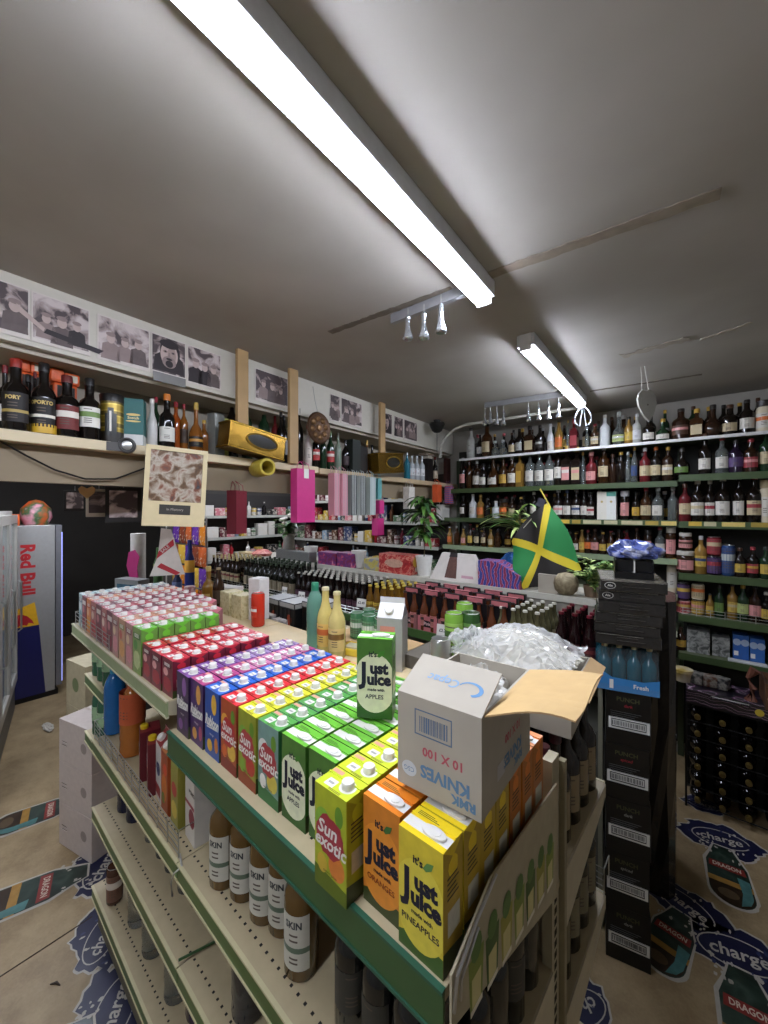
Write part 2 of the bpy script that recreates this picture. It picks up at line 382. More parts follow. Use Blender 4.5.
# wooden planks along the spine
for i, (a, b) in enumerate(((-2.02, -1.42), (-1.415, -.70), (-.695, -.12))):
    p = MB().box(a, b, .47, .67, 1.432, 1.45, M('#c2ae86', .55, var=.12, scale=8)).build('plank', None, GO, GRZ, .002)
    tag(p, ('pale wooden plank on the gondola spine under the red can', 'pale wooden plank on the gondola spine under the green bottle', 'pale wooden plank on the gondola spine behind the knives box')[i], 'plank')
    MB().box((a+b)/2-.03, (a+b)/2+.03, .5, .64, 1.394, 1.432, WOOD).build('batten', p)
# ---------------------------------------------------------------- juice cartons
CW, CD, CH = .088, .058, .195
NAVY = M('#15182c', .5, var=0); WT = M('#dedbd3', .45, var=0)
def blob(rx, ry, n=18, wob=0, seed=1):
    r = random.Random(seed); return [(rx*(1+r.uniform(-wob, wob))*math.cos(2*PI*i/n), ry*(1+r.uniform(-wob, wob))*math.sin(2*PI*i/n)) for i in range(n)]
CAPM = MB().lathe([(.0125, 0), (.0125, .011), (.0115, .013), (0, .013)], WT, 14).mesh('cap')
fl = MB().box(-.024, .024, -.010, .010, 0, .005, WT); fl.lathe([(.014, .005), (.014, .008), (0, .008)], WT, 14); FLIPM = fl.mesh('cap', .002)
def carton(name, top, frontc, sidec, kind, art=None, h=CH, w=CW, d=CD):
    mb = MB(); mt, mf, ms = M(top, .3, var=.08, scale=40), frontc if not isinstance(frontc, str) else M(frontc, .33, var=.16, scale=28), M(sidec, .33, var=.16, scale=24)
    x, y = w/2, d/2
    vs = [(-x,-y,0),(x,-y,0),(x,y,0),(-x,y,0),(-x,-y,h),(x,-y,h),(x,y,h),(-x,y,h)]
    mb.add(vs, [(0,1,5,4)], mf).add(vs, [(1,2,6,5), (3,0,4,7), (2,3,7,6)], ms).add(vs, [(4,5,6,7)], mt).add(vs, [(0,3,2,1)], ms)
    # folded seam and flaps
    mb.box(-x, x, .008, .011, h, h+.002, mt)
    for sx in (-1, 1): mb.add([(sx*x, -y, h), (sx*x, y, h), (sx*(x+.0006), 0, h-.02)], [(0, 1, 2) if sx < 0 else (0, 2, 1)], mt)
    f = lambda px, pz, k=1: front(px, -y-.0003*k, pz)
    if art: art(mb, f, x, y, h)
    sd = lambda py, pz, k=1: side(x+.0003*k, py, pz)
    mb.poly([(-y, 0), (y, 0), (y, h*.14), (-y, h*.2)], M('#3f4a26', .4, var=.15), 0, sd(0, 0)); mb.poly([(-.018, -.02), (.018, -.02), (.018, .02), (-.018, .02)], M('#c9c6b4', .45, var=.1, scale=80), 0, sd(.002, h*.38))
    for q in range(5): mb.poly([(-.018, 0), (.016-.004*(q % 3), 0), (.016-.004*(q % 3), .003), (-.018, .003)], M('#4a4632', .5), 0, sd(.0, h*.58+q*.008, 2))
    mb.poly(blob(.014, .017, 12, .1), mt, 0, sd(0, h*.82))
    e = .0005
    if kind == 'screw':
        mb.add([(-x*.62, -y*.75, h+e), (-x*.08, -y*.75, h+e), (-x*.08, -y*.05, h+e), (-x*.62, -y*.05, h+e)], [(0,1,2,3)], WT)
        mb.poly(blob(.018, .017), M('#dcdccf', .4, var=0), 0, T_(x*.45, -y*.05, h+e))
        mb.add([(-x*.95, y*.5, h+e), (-x*.3, y*.5, h+e), (-x*.3, y*.85, h+e), (-x*.95, y*.85, h+e)], [(0,1,2,3)], M('#dd9a86', .4))
        for q in range(2): mb.add([(-x*.2, -y*(.93-.1*q), h+e), (x*.5, -y*(.93-.1*q), h+e), (x*.5, -y*(.89-.1*q), h+e), (-x*.2, -y*(.89-.1*q), h+e)], [(0,1,2,3)], M('#4a4030', .5))
        mb.add([(-x*.52, -y*.5, h+e*1.3), (-x*.18, -y*.5, h+e*1.3), (-x*.18, -y*.3, h+e*1.3), (-x*.52, -y*.3, h+e*1.3)], [(0,1,2,3)], M('#9a9a94', .5))
        cap = MB().lathe([(.0125, 0), (.0125, .011), (.0115, .013), (0, .013)], WT, 14, T_(x*.45, -y*.05, h+.0008)).mesh('cap')
    else:
        mb.add([(-x, -y*.62, h+e), (x, -y*.62, h+e), (x, y*.12, h+e), (-x, y*.12, h+e)], [(0,1,2,3)], WT)
        for q in range(3): mb.add([(-x*.8, y*(.45+.12*q), h+e), (x*(.2-.15*q), y*(.45+.12*q), h+e), (x*(.2-.15*q), y*(.5+.12*q), h+e), (-x*.8, y*(.5+.12*q), h+e)], [(0,1,2,3)], M('#3a4a20', .5))
        c2 = MB(); T = T_(x*.28, -y*.25, h+.0008)
        pts = [(.022*math.cos(a)*(1 if abs(math.cos(a)) < .5 else 1.05), .0115*math.sin(a)) for a in [i*PI/9 for i in range(18)]]
        c2.poly(pts, WT, .0045, T); c2.lathe([(.009, .0045), (.009, .006), (0, .006)], WT, 14, T @ T_(x=.004)); cap = c2.mesh('cap', .001)
    return (name, mb.mesh(name, 0), [('cap', cap)])
def art_jj(bg, fruit, word, base, leaf):
    def a(mb, f, x, y, h):
        mb.poly([(-x, -h*.5), (x, -h*.5), (x, -h*.34), (-x*.2, -h*.30), (-x, -h*.38)], M(base, .4), 0, f(0, h*.5))
        mb.poly([(max(-x*.985, min(x*.985, a)), b) for a, b in blob(x*1.22, h*.37, 32)], M(fruit, .4, var=.08, scale=60), 0, f(0, h*.44, 1.5))
        mb.text("it's", .018, NAVY, f(-.004, h*.80, 3), bold=.0006)
        mb.poly([(0, 0), (.008, .012), (.021, .016), (.017, .004), (.006, -.003)], M(leaf, .4), 0, f(.006, h*.78, 3))
        mb.text("J", .062, NAVY, f(-x*.60, h*.555, 3), bold=.0022, font_y=1.12)
        mb.text("ust", .036, NAVY, f(.011, h*.625, 3), bold=.0020, font_y=1.05)
        mb.text("uice", .036, NAVY, f(.011, h*.485, 3), bold=.0020, font_y=1.05)
        mb.text("made with", .010, NAVY, f(.004, h*.36, 3), bold=.0003)
        mb.text(word, .0145, NAVY if fruit != '#d8892f' else M('#7a2d14', .4), f(.0, h*.27, 3), bold=.0003)
    return a
def art_sun(blobc, f1, f2, f3, base):
    def a(mb, f, x, y, h):
        mb.poly([(-x, -h*.5), (x, -h*.5), (x, -h*.36), (-x, -h*.30)], M(base, .4), 0, f(0, h*.5))
        mb.poly(blob(.022, .026), M(f1, .4, var=.1, scale=60), 0, f(-x*.45, h*.66, 1.4)); mb.poly(blob(.022, .024), M(f2, .4, var=.1, scale=60), 0, f(x*.4, h*.30, 1.6))
        mb.poly(blob(.014, .018), M(f3, .4), 0, f(-x*.5, h*.25, 1.7)); mb.poly(blob(.011, .02), M('#5f8a2a', .4), 0, f(x*.55, h*.8, 1.6))
        mb.poly(blob(x*.86, h*.20, 24, .1, 4), M(blobc, .4), 0, f(0, h*.55, 2))
        mb.text('Sun', .037, WT, f(-.008, h*.605, 3), bold=.0009, shear=.2); mb.text('exotic', .034, WT, f(0, h*.475, 3), bold=.0009, shear=.2)
        mb.text('exotic juice', .008, M('#3c3a14', .5), f(0, h*.2, 3))
    return a
def art_rub(f1, f2):
    def a(mb, f, x, y, h):
        mb.poly(blob(.016, .03), M(f1, .4, var=.1, scale=60), 0, f(x*.3, h*.80, 1.5)); mb.poly(blob(.016, .018), M(f1, .4, var=.1), 0, f(-x*.3, h*.16, 1.5))
        mb.poly(blob(.011, .022), M(f2, .4), 0, f(x*.62, h*.22, 1.7))
        mb.text('Rubicon', .025, WT, f(0, h*.52, 3), bold=.0012, shear=.25, font_y=1.7)
        mb.poly([(-x*.7, 0), (x*.7, .006), (x*.7, .009), (-x*.7, .004)], WT, 0, f(0, h*.41, 3))
        mb.text('mango', .010, WT, f(0, h*.34, 3))
    return a
def art_plain(c1, c2, c3):
    def a(mb, f, x, y, h):
        mb.poly(blob(x*.75, h*.20, 20, .08, 2), M(c1, .4, var=.1, scale=60), 0, f(0, h*.30, 1.5)); mb.poly(blob(x*.45, h*.11), M(c2, .4), 0, f(-x*.3, h*.62, 1.6))
        mb.poly([(-x*.8, -.012), (x*.8, -.012), (x*.8, .012), (-x*.8, .012)], M(c3, .4), 0, f(0, h*.82, 1.8))
        for k in range(3): mb.poly([(-x*.55, 0), (x*.5, 0), (x*.5, .004), (-x*.55, .004)], WT, 0, f(0, h*(.79+.03*k), 2.5))
    return a
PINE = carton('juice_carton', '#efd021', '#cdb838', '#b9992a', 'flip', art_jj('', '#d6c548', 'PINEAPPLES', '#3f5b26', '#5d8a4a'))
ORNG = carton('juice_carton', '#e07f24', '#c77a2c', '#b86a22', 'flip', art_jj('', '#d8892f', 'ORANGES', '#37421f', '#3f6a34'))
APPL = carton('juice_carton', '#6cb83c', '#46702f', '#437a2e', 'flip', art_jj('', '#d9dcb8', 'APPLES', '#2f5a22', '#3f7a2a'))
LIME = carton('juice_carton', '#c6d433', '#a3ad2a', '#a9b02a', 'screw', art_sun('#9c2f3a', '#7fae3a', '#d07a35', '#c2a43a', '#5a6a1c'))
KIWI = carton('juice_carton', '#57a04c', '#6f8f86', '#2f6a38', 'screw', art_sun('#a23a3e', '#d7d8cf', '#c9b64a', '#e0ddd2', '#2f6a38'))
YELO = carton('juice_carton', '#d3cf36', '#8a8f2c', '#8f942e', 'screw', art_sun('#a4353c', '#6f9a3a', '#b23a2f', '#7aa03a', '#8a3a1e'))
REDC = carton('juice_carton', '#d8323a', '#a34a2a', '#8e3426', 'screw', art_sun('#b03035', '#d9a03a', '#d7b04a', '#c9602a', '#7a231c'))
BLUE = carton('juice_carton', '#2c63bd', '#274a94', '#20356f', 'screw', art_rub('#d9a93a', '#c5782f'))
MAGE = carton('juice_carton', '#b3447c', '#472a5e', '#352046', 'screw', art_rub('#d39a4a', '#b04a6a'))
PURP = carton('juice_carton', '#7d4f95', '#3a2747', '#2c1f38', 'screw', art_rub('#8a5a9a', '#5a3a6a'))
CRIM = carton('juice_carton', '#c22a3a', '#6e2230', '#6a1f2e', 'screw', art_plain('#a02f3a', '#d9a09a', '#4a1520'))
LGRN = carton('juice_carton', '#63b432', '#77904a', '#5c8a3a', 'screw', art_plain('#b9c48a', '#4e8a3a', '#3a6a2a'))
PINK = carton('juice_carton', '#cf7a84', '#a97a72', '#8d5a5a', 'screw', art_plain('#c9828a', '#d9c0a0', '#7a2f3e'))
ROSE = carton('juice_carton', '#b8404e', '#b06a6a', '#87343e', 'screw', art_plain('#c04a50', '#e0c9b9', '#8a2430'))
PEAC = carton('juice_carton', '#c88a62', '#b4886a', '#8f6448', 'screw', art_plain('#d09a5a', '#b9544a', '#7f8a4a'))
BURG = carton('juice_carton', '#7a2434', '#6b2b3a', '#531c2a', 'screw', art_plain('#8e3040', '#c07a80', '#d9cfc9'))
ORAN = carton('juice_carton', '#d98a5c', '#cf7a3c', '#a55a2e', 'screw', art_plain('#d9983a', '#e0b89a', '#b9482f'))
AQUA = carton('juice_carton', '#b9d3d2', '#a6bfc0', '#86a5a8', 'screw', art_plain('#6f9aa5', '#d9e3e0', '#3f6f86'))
NAMES = {id(PINE): 'yellow pineapple', id(ORNG): 'orange topped', id(APPL): 'bright green apple', id(LIME): 'lime green tropical', id(KIWI): 'dark green tropical', id(YELO): 'yellow topped tropical',
 id(REDC): 'scarlet topped tropical', id(BLUE): 'blue topped mango', id(MAGE): 'magenta topped mango', id(PURP): 'violet topped', id(CRIM): 'crimson topped', id(LGRN): 'leaf green topped', id(PINK): 'pink topped',
 id(ROSE): 'rose red topped', id(PEAC): 'peach topped', id(BURG): 'burgundy topped', id(ORAN): 'pale orange topped', id(AQUA): 'pale aqua'}
PITCH = .0958
def lane(t, u, z, v0, n, where, skip=(), dv=.0615, jit=.0025, sc=1):
    for k in range(n):
        if k in skip: continue
        p = G(u+random.uniform(-jit, jit)*.6, v0+k*dv+random.uniform(-jit, jit)*.3, z)
        inst(t, p, GRZ+random.uniform(-.02, .02), f'{NAMES[id(t)]} juice carton, {nth(k)} from the shelf edge {where}', 'juice carton', f'{NAMES[id(t)]} juice cartons {where}', sc)
U0 = -.052
lane(PINE, U0, ZT, .036, 4, 'in lane beside the end card')
lane(ORNG, U0, ZT, .036+4*.0615, 3, 'in rear of pineapple lane')
lane(ORNG, U0-PITCH, ZT, .050, 7, 'next to the pineapple lane')
lane(LIME, U0-2*PITCH, ZT, .012, 7, 'in lime lane')
lane(APPL, U0-3*PITCH, ZT, .072, 6, 'in lane touching the lime cartons')
lane(APPL, U0-4*PITCH, ZT, .066, 7, 'touching the dark green lane')
lane(KIWI, U0-5*PITCH, ZT, .062, 7, 'in its lane')
lane(YELO, U0-6*PITCH, ZT, .060, 7, 'in its lane')
lane(REDC, U0-7*PITCH, ZT, .058, 7, 'in its lane')
lane(BLUE, U0-8*PITCH, ZT, .058, 7, 'in its lane')
lane(MAGE, U0-9*PITCH, ZT, .056, 7, 'in its lane')
lane(PURP, U0-10*PITCH+.003, ZT, .05, 7, 'in its lane')
u = -1.118
seq = [(CRIM, 'beside the violet cartons', .045, 6, .64), (CRIM, 'in middle crimson lane', .04, 6, .64), (CRIM, 'beside the leaf green cartons', .04, 6, .66), (LGRN, 'in its lane', .036, 5, .9),
       (PINK, 'beside the leaf green cartons', .036, 6, .9), (PEAC, 'in its lane', .036, 6, .9), (PINK, 'between peach and burgundy lanes', .036, 7, .9), (BURG, 'beside second pink lane', .04, 7, .9),
       (ROSE, 'between the burgundy lanes', .04, 7, .9), (BURG, 'between two rose lanes', .04, 7, .9), (ROSE, 'before the pale orange lane', .04, 7, .9), (ORAN, 'in its lane', .04, 7, .9),
       (BURG, 'next to the aqua lane', .04, 7, .9), (AQUA, 'at the far shelf end', .045, 7, .9)]
for t, w, v0, n, hz in seq:
    lane(t, u, ZL, v0, n, w, sc=(1, 1, hz)); u -= .0925
# one apple carton standing on top of the others
p = PZ(373, 716, ZT+CH+.010)
inst(APPL, (p.x-.005, p.y+.02, ZT+CH+.0095), GRZ+.55, 'green apple juice carton standing upright on top of the other cartons', 'juice carton', None, 1.02)
# ================================================================ BOTTLES, CANS, JARS
BT = {}
def bottle(name, kind, H, R, body, cap, label=None, lab2=None, z1=None, z2=None, seg=16, ang=2.6, neck=None, text=None):
    """kinds: spirit wine port round square slim jar beer can pet; label / lab2 are colours"""
    k = (name, kind, H, R, body, cap, label, lab2, z1, z2, seg, ang, neck, text)
    if k in BT: return BT[k]
    bm = body if not isinstance(body, str) else M(body, .09, var=.05, scale=20); cm = cap if not isinstance(cap, str) else M(cap, .35, var=.03)
    n = .3*R if kind in ('wine', 'beer', 'slim', 'pet') else .36*R
    P = {'spirit': [(0,0),(.9,0),(1,.02),(1,.56),(.96,.60),(.75,.66),(.45,.71),(.36,.76),(.36,.90)],
         'wine':   [(0,0),(.9,0),(1,.02),(1,.58),(.93,.64),(.6,.70),(.38,.75),(.33,.80),(.33,.90)],
         'port':   [(0,0),(.92,0),(1,.03),(1,.50),(.98,.56),(.8,.63),(.45,.68),(.40,.74),(.40,.88)],
         'round':  [(0,0),(.6,0),(.85,.06),(1,.2),(1,.3),(.9,.42),(.6,.52),(.36,.58),(.3,.68),(.3,.86)],
         'square': [(0,0),(.95,0),(1,.02),(1,.60),(.9,.65),(.5,.70),(.38,.73),(.38,.86)],
         'slim':   [(0,0),(.9,0),(1,.02),(1,.45),(.8,.58),(.5,.68),(.4,.76),(.4,.9)],
         'beer':   [(0,0),(.9,0),(1,.02),(1,.52),(.9,.60),(.6,.70),(.45,.78),(.4,.88),(.4,.95)],
         'pet':    [(0,.01),(.7,0),(.95,.02),(1,.06),(.95,.2),(1,.24),(.97,.40),(1,.44),(1,.66),(.9,.75),(.6,.84),(.4,.89),(.4,.93)],
         'jar':    [(0,0),(.9,0),(1,.04),(1,.7),(.9,.78),(.8,.80),(.8,.82)],
         'can':    [(0,0),(.78,0),(.86,.01),(1,.05),(1,.93),(.9,.97),(.88,.985)]}[kind]
    a0 = 0
    if kind == 'square': seg = 4; a0 = PI/4
    sq = 1.22 if kind == 'square' else 1
    mb = MB().lathe([(p[0]*R*(sq if p[1] < .66 else 1), p[1]*H) for p in P], bm, seg, T_(rz=a0)); parts = []
    if kind == 'square': pass
    top = P[-1]; rt = top[0]*R
    cb = MB()
    if kind == 'can': cb.lathe([(rt, top[1]*H-.001), (rt*1.03, H-.001), (rt*.98, H), (rt*.94, H-.004), (0, H-.004)], STEEL, seg)
    elif kind == 'jar': cb.lathe([(rt*1.12, top[1]*H-.002), (rt*1.16, top[1]*H+.002), (rt*1.16, H-.002), (rt*1.1, H), (0, H)], cm, seg)
    else:
        low = top[1] if neck is None else neck
        cb.lathe([(rt*1.12, low*H), (rt*1.12, H-.004), (rt*1.0, H), (0, H)], cm, 12)
    parts.append(('cap', cb.mesh('cap')))
    if label:
        if z1 is None: z1, z2 = {'spirit':(.16,.46),'wine':(.2,.48),'port':(.14,.40),'round':(.12,.32),'square':(.14,.46),'slim':(.1,.38),'beer':(.14,.46),'pet':(.3,.58),'jar':(.15,.6),'can':(.1,.9)}[kind]
        L1 = label if not isinstance(label, str) else M(label, .55, var=.04, scale=60); L2 = M(lab2 or label, .5, var=.04)
        h = (z2-z1)*H
        if kind == 'square':
            s = R*1.22*.7072*1.012; lb = MB().box(-s*.86, s*.86, -s, -s+.001, z1*H, z2*H, L1)
            if lab2: lb.box(-s*.8, s*.8, -s-.0004, -s, z1*H+h*.55, z1*H+h*.8, L2)
        else:
            r = R*1.012; lb = MB(); b = z1*H
            lo, hi = (.32, .42) if text else (.5, .76)
            pr = [(r, b, L1), (r, b+h*.12, L1), (r, b+h*lo, L2 if lab2 else L1), (r, b+h*hi, L1), (r, b+h, L1)]
            lb.lathe(pr, L1, max(6, int(seg*ang/6.28)+2), ang=ang, a0=-PI/2-ang/2, cap=False)
            for q in ((.12, .2, .52, .62) if text else (.2, .3, .40, .86)):      # lines of small print
                lw = ang*.28; lb.lathe([(r*1.003, b+h*q), (r*1.003, b+h*(q+.035))], M('#54493f', .6), 5, ang=lw, a0=-PI/2-lw/2, cap=False)
            if text:
                vs, fs = text_geo(text, h*.16, .0008, 0, 'CENTER', 2, 1.1); vv = []
                for x, y, z in vs: a = -PI/2+x/r; vv.append((r*1.006*math.cos(a), r*1.006*math.sin(a), b+h*.82+y))
                lb.add(vv, fs, M('#c2a860' if isinstance(label, str) and int(label[1:3], 16) < 64 else '#2b2f33', .5))
        parts.append(('label', lb.mesh('label')))
    BT[k] = (name, mb.mesh(name), parts); return BT[k]
CLEAR = M('#dde2df', .05, trans=.9, var=0); PETC = M('#e3e9ea', .04, trans=.92, var=0, ior=1.25)
def cbox(name, w, d, h, m, parts=(), bevel=.002):
    return MB().box(-w/2, w/2, -d/2, d/2, 0, h, m)
# ---------------------------------------------------------------- lower shelves of the gondola
def onshelf(px, py, z): return PZ(px, py, z)
SYR = M('#7a5a22', .12, var=.1, scale=9); 
syr = bottle('syrup_bottle', 'wine', .305, .0415, M('#604824', .1, var=.12, scale=9), '#3a2c18', '#bfbdb0', '#5a6a58', .10, .52, 24, 1.9, text='SKIN')
nm = ['beside the white carton', 'second after the white carton', 'third after the white carton', 'set back behind its neighbour', 'nearest the shelf edge end']
for (x, y), a in zip(((218, 884), (238.7, 896), (259, 918), (278, 930), (295, 972)), nm):
    p = PZ(x, y, ZM); inst(syr, (p.x, p.y+.02, ZM), .4, f'amber syrup bottle with white label on middle shelf, {a}', 'bottle', 'syrup bottles on the middle shelf')
# white fruit carton and other cartons standing behind the wire
def simple_carton(w, d, h, fc, top, deco, capc='#e9e6dc', gable=True):
    mb = MB().box(-w/2, w/2, -d/2, d/2, 0, h, M(fc, .4, var=.06))
    t = M(top, .4, var=.04)
    if gable: 
        vs = [(-w/2,-d/2,h),(w/2,-d/2,h),(w/2,d/2,h),(-w/2,d/2,h),(-w/2,0,h+d*.5),(w/2,0,h+d*.5)]
        mb.add(vs, [(0,1,5,4),(2,3,4,5),(3,0,4),(1,2,5)], t); mb.box(-w/2, w/2, -.002, .002, h+d*.5-.002, h+d*.5+.014, t)
    else: mb.box(-w/2, w/2, -d/2, d/2, h, h+.001, t)
    f = lambda x, z, k=1: front(x, -d/2-.0004*k, z)
    for kind, c, x, z, sx, sz in deco:
        if kind == 'o': mb.poly(blob(sx, sz, 18, .04), M(c, .45), 0, f(x, z, 1))
        elif kind == 'r': mb.poly([(-sx, -sz), (sx, -sz), (sx, sz), (-sx, sz)], M(c, .45), 0, f(x, z, 2))
        else: mb.text(kind, sx, M(c, .5), f(x, z, 3), bold=.0006)
    cap = MB().lathe([(.015, 0), (.015, .014), (.012, .017), (0, .017)], M(capc, .35, var=0), 14, T_(0, -d*.26, h+d*.25 if gable else h, rx=.75 if gable else 0)).mesh('cap')
    return ('juice_carton', mb.mesh('juice_carton', .001), [('cap', cap)])
wc = simple_carton(.085, .085, .235, '#cfcac0', '#d8d4ca', [('o', '#7a2433', .018, .085, .026, .032), ('r', '#8e2f3c', 0, .125, .0425, .006), ("POMO", "#2b2626", .022, .17, .018, 0)])
p = PZ(194, 840, ZM); inst(wc, (p.x, p.y+.03, ZM), -.1, 'tall white juice carton with dark red fruit on middle shelf', 'juice carton')
def wrow(px, py, t, lab, cat, rz=0, sc=1, dy=.03): 
    p = PZ(px, py, ZM); return inst(t, (p.x, p.y+dy, ZM), rz, lab, cat, None, sc)
smo = simple_carton(.075, .07, .22, '#9f4a26', '#b06a3a', [('o', '#c9702a', 0, .09, .03, .05), ('o', '#c94a2a', .01, .16, .022, .022), ('o', '#6a8a3a', -.01, .05, .02, .02)])
grn = simple_carton(.075, .07, .22, '#8f8a3a', '#7f9a3e', [('o', '#b03a3a', 0, .13, .026, .026), ('o', '#c9b24a', 0, .06, .03, .03)])
ber = simple_carton(.08, .075, .20, '#5f1c24', '#7a1f2c', [('o', '#ddd8d0', -.005, .12, .028, .028), ('o', '#2b2b52', -.005, .12, .018, .018), ('o', '#8a2a3a', .01, .05, .03, .022)], '#e3c020', False)
inn = simple_carton(.075, .07, .215, '#c9c6bf', '#8e2a2a', [('o', '#34446a', 0, .12, .026, .026), ('o', '#d8d4cc', 0, .12, .016, .016), ('r', '#8a3030', 0, .04, .035, .02)])
wrow(176, 826, grn, 'olive green juice carton with red badge behind the wire riser', 'juice carton', -.1)
wrow(166, 812, smo, 'orange juice carton beside the olive green one behind the wire', 'juice carton', -.1)
wrow(160, 800, inn, 'white and navy smoothie carton behind the wire riser', 'juice carton', -.15)
wrow(150, 792, ber, 'dark red berry carton with yellow cap, nearer one behind wire', 'juice carton', -.3, 1)
wrow(142, 778, ber, 'dark red berry carton with yellow cap, set further along the wire', 'juice carton', -.3, 1)
tb = bottle('sports_drink', 'pet', .30, .042, M('#1e5f9a', .12, var=.1), '#2a8aa8', seg=20, neck=.86)
wrow(103, 736, tb, 'bright blue sports drink bottle with turquoise cap behind wire', 'bottle', 0, 1.12, dy=.05)
ob = bottle('squash_bottle', 'pet', .31, .047, M('#a5622a', .14, var=.15, scale=12), '#a8522e', '#b4532f', None, .44, .84, 20, 6.2, neck=.84)
wrow(120, 758, ob, 'orange squash bottle with rust coloured wrap behind the wire', 'bottle', 0, 1.1, dy=.05)
tea = simple_carton(.09, .07, .16, '#d2c9c4', '#cfc6c0', [('r', '#b03038', 0, .09, .03, .025), ('o', '#34446a', .0, .045, .02, .015)], gable=False)
p = PZ(118, 712, ZM); inst(tea, (p.x-.12, p.y+.24, ZM), 0, 'white and red box standing at the back behind the blue bottle', 'box')
dk = bottle('cola_bottle', 'pet', .29, .042, M('#171a33', .12), '#22263f', seg=16)
for i, (x, y) in enumerate(((120, 812), (129, 822))):
    p = PZ(x, y, ZW); inst(dk, (p.x, p.y+.03, ZW), 0, 'dark navy bottle on the lower shelf, '+('far one of the pair' if i == 0 else 'near one of the pair'), 'bottle', 'pair of dark navy bottles')
redb = simple_carton(.09, .10, .19, '#a3202a', '#8c1a24', [('o', '#d9b4a8', 0, .10, .03, .03)], gable=False)
p = PZ(107, 780, ZW); inst(redb, (p.x-.05, p.y+.10, ZW), 0, 'red drinks box at the far end of the lower shelf', 'box')
wat = bottle('water_bottle', 'pet', .285, .038, PETC, '#9fb0b4', '#8f8a90', '#6a6a74', seg=18)
for i, (x, y) in enumerate(((147, 842), (158, 858), (167, 872), (180, 893), (193, 907))):
    p = PZ(x, y, ZW); inst(wat, (p.x, p.y+.03, ZW), 0, f'clear water bottle on the lower shelf, {nth(i)} after the navy pair', 'bottle', 'clear bottles on the lower shelf')
dkb = bottle('water_bottle', 'pet', .27, .05, M('#3a3a40', .12, trans=.4, var=0), '#26262a', seg=18)
for i, (x, y) in enumerate(((222, 940), (240, 1018))):
    p = PZ(x, y, ZW); inst(dkb, (p.x, p.y+.03, ZW), 0, ('squat dark bottle on the lower shelf under the first syrup bottle', 'squat dark bottle on the lower shelf, nearest the bottom edge')[i], 'bottle')
can = bottle('drinks_can', 'can', .168, .033, '#4a3026', '#888888', '#6a4a3c', '#c9c0b4', .12, .8, 20, 6.2)
p = PZ(111, 903, ZB); inst(can, (p.x, p.y+.015, ZB), .4, 'tall brown can on the bottom shelf at its far end', 'can')
amb = bottle('cider_bottle', 'pet', .30, .04, M('#8a5f22', .12, var=.1), '#3a2c18')
p = PZ(108, 880, ZB); inst(amb, (p.x-.03, p.y+.09, ZB), 0, 'amber plastic bottle behind the brown can on the bottom shelf', 'bottle')
big = bottle('water_bottle', 'pet', .33, .048, M('#dfe8ea', .04, trans=.92, var=0, ior=1.25), '#5a6a70', '#6a3a40', None, .5, .62, seg=18)
for i, (x, y) in enumerate(((127, 925), (141, 955), (163, 1000))):
    p = PZ(x, y, ZB); inst(big, (p.x+.02, p.y+.045, ZB), 0, f'large clear bottle on the bottom shelf, {nth(i)} after the brown can', 'bottle', 'large clear bottles on the bottom shelf')
pur = bottle('juice_bottle', 'pet', .31, .048, M('#3d3248', .12), '#2a2233', '#5c4a66', None)
p = PZ(182, 1018, ZB); inst(pur, (p.x+.03, p.y+.05, ZB), 0, 'dusky purple bottle on the bottom shelf after the large clear ones', 'bottle')
# dark bottles packed at the post end of the middle shelf
pk = bottle('mixer_bottle', 'wine', .285, .036, M('#1f1f1d', .1, var=.05), '#1a1a19', '#33322d', None, .2, .5)
q = 0
for i in range(4):
    for j in range(5):
        u = -.05-i*.082; v = .09+j*.082
        inst(pk, G(u, v, ZM), random.uniform(-1, 1), f'dark grey bottle under the pineapple cartons, {nth(j)} from the edge in {nth(i)} file', 'bottle', 'dark bottles under the pineapple cartons'); q += 1
# end bay oddments
gb = bottle('squash_bottle', 'pet', .27, .04, M('#39664c', .12, trans=.3), '#2f5a42', '#86a27c')
for i, (u, v, z) in enumerate(((-2.3, .10, 1.12), (-2.2, .10, 1.12), (-2.1, .10, 1.12), (-2.3, .10, .80), (-2.2, .1, .8))):
    inst(gb, G(u, v, z), 0, f'green bottle on the {"upper" if z > 1 else "lower"} little end shelf, {nth(i % 3)} from the far corner', 'bottle', 'green bottles on the end shelves')
# dark labelled bottles on the far side, seen past the post
ov = bottle('wine_bottle', 'spirit', .335, .042, '#241d16', '#3a1518', '#857558', None, .14, .5, 18, 1.3)
for i in range(3):
    for j in range(5):
        u, v = -.055-i*.09, .575+j*.092
        inst(ov, G(u, v, ZBK), .75, f'dark bottle with oval tan label past the perforated post, {nth(j)} along, {nth(i)} row in', 'bottle', 'dark bottles past the perforated post', (1, 1, .885))
ov2 = bottle('wine_bottle', 'spirit', .33, .042, '#1b1a16', '#41302a', '#6f6850', None, .16, .5, 18, 1.3)
for i in range(2):
    for j in range(5):
        inst(ov2, G(-.055-i*.09, .575+j*.092, .72), .75, f'dark bottle behind the back wire fence, {nth(j)} along, {nth(i)} row in', 'bottle', 'dark bottles behind the back wire fence')
